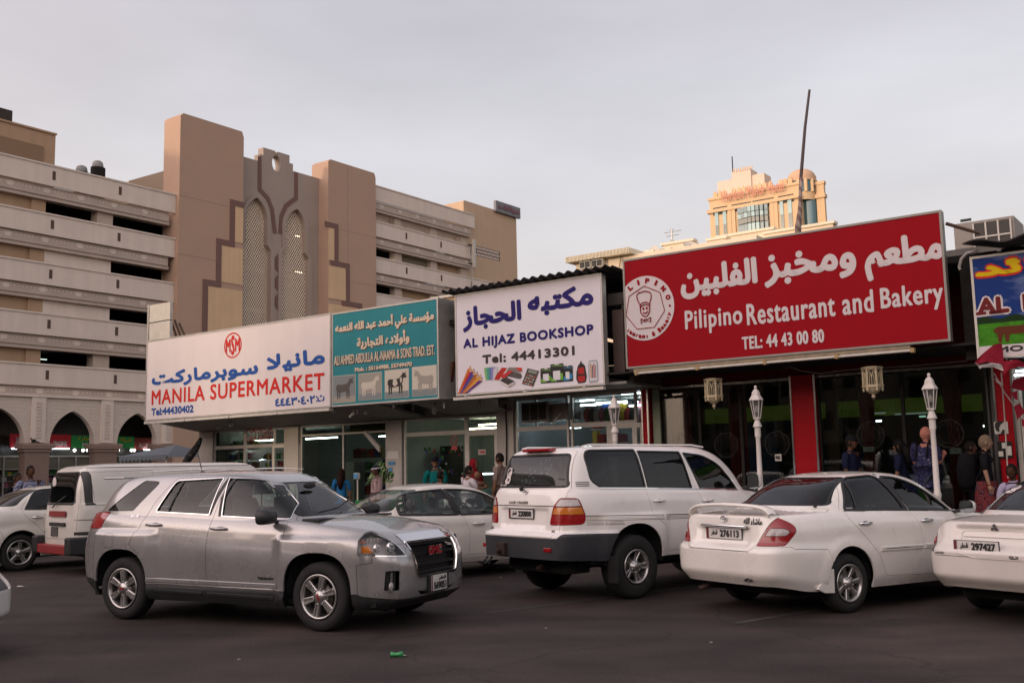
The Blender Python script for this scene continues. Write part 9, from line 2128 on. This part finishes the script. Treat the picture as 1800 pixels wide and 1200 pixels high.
person('dark-haired man in profile just left of the off-road wagon roof', 880, 798, 1.2, .15, 190, 'tan', cloth_mat('pale_stripe', (.30, .24, .21), ('check', (.14, .09, .08), 12)), GRY, turn=-5)
person('man in a navy polo shirt and cap just right of the red column', 1493, 768, 1.3, .36, -10, 'brown', NVY, NVY, cap=(DKB, True), turn=8)
person('woman with long black hair facing left in front of the restaurant', 1583, 775, 1.5, .36, 178, 'tan', NVY, DKB, hair='long', haircol=(.008, .007, .007))
camo = cloth_mat('camo', (.028, .028, .075), ('camo', (.012, .012, .03)))
tb, kb = person('bald man in a mottled blue shirt with rucksack straps behind the right lantern post', 1624, 752, 1.1, .36, 60, 'pink', camo, DEN, hair='none', build=1.15, pose='straps', turn=-10)
for s_ in (-1, 1): P('strap', MB().tube([(-.10*kb, s_*.11*kb, 1.28*kb), (-.06*kb, s_*.12*kb, 1.50*kb), (.10*kb, s_*.12*kb, 1.46*kb), (.15*kb, s_*.12*kb, 1.30*kb)], .018, 6), DKB, tb)
person('dark-clothed person half hidden beyond the blonde woman with the backpack', 1702, 778, 1.9, .36, 20, 'brown', DKB, DKB)
tw, kw = person('blonde short-haired woman in a black top and red skirt', 1728, 768, .8, .36, 5, 'light', DKB, cloth_mat('red_skirt', (.14, .03, .03), ('camo', (.06, .012, .015))), hair='grey', haircol=(.15, .11, .075), dress=True, turn=15, build=.95)
u, y = tw.matrix_world.translation.x, tw.matrix_world.translation.y
bp = T('backpack', 'big black backpack worn by the blonde woman', 'backpack', WORLD, (u, y, .36)); bp.matrix_world = tw.matrix_world.copy(); b = MB(); b.smooth = True
b.tube([(-.27*kw, 0, .86*kw), (-.29*kw, 0, .92*kw), (-.30*kw, 0, 1.2*kw), (-.27*kw, 0, 1.42*kw), (-.24*kw, 0, 1.47*kw)], [.10*kw, .16*kw, .17*kw, .15*kw, .08*kw], 14); P('pack', b, cloth_mat('pack_black', (.008, .008, .009)), bp)
for s_ in (-1, 1): P('strap', MB().tube([(-.16*kw, s_*.10*kw, 1.0*kw), (-.1*kw, s_*.13*kw, 1.1*kw)], .015, 5).tube([(-.17*kw, s_*.10*kw, 1.44*kw), (.0, s_*.11*kw, 1.53*kw), (.12*kw, s_*.11*kw, 1.36*kw), (-.1*kw, s_*.14*kw, 1.1*kw)], .017, 6), DKB, bp)
tp, kp = person('man in a pale lavender shirt sitting low by the right red column', 1779, 815, .6, .36, -110, 'dark', cloth_mat('lavender', (.36, .33, .45)), GRY, pose='sit', turn=10, sleeves='long')
x0, y0 = tp.matrix_world.translation.x, tp.matrix_world.translation.y
zt_ = on(SHOP, 1779, 815, .6)[1]; tp.location.z = zt_-(1.70*(1.655/1.75)+.122-.62*(1.70/1.75))-.0
st_ = T('stool', 'low box seat under the seated man', 'stool', WORLD, (x0, y0, .36)); b = MB(); b.box(x0-.2, x0+.2, y0-.2, y0+.2, .15, tp.location.z+.22); P('seat_block', b, m_dark, st_, (x0, y0, .36))
vg = Rt('vegetable_stand', 'heap of leafy green vegetables on a stand beside the moustached man', 'stand', SHOP, (on(SHOP, 655, 830, .9)[0], .9, .15))
u0 = on(SHOP, 650, 820, .9)[0]; b = MB()
for k in range(260):
 a = R.uniform(0, 6.28); r = R.uniform(0, .42); z = on(SHOP, 670, 812, .9)[1]-.05-r*.9+R.uniform(-.1, .05); x = u0+.25+r*math.cos(a)*.9; yy = 1.0+r*math.sin(a)*.5; s_ = R.uniform(.04, .09); q = R.uniform(0, 3)
 b.use((mat('leaf_green', (.04, .13, .02), .7), mat('leaf_pale', (.16, .22, .08), .7), mat('leaf_dark', (.015, .05, .012), .7))[k % 3]); b.add([(x, yy, z), (x+s_*math.cos(q), yy+s_*.3, z+s_), (x+s_*1.6*math.cos(q), yy, z+s_*.4), (x+s_*math.cos(q), yy-s_*.3, z-s_*.2)], [(0, 1, 2, 3)])
vg.p('leaves', b, kind='stuff'); vg.p('crate', MB().box(u0-.3, u0+.7, .7, 1.3, .8, 1.0), mat('crate_green', (.01, .16, .04), .5)); vg.p('trestle', MB().box(u0-.25, u0+.65, .75, 1.25, .15, .8), m_dark)
sc2 = Rt('scale', 'small shop scale with a blue display on a white post behind the silver vehicle', 'scale', SHOP, (on(SHOP, 626, 840, .8)[0], .8, .15)); u0, zz = on(SHOP, 626, 836, .8)
sc2.p('display', MB().box(u0-.07, u0+.07, .78, .84, zz-.06, zz+.06), MATS['sticker_blue']); sc2.p('display_frame', MB().box(u0-.085, u0+.085, .80, .85, zz-.075, zz+.075), m_cream); sc2.p('post', MB().tube([(u0, .85, .15), (u0, .85, zz-.05)], .02, 6), m_cream)
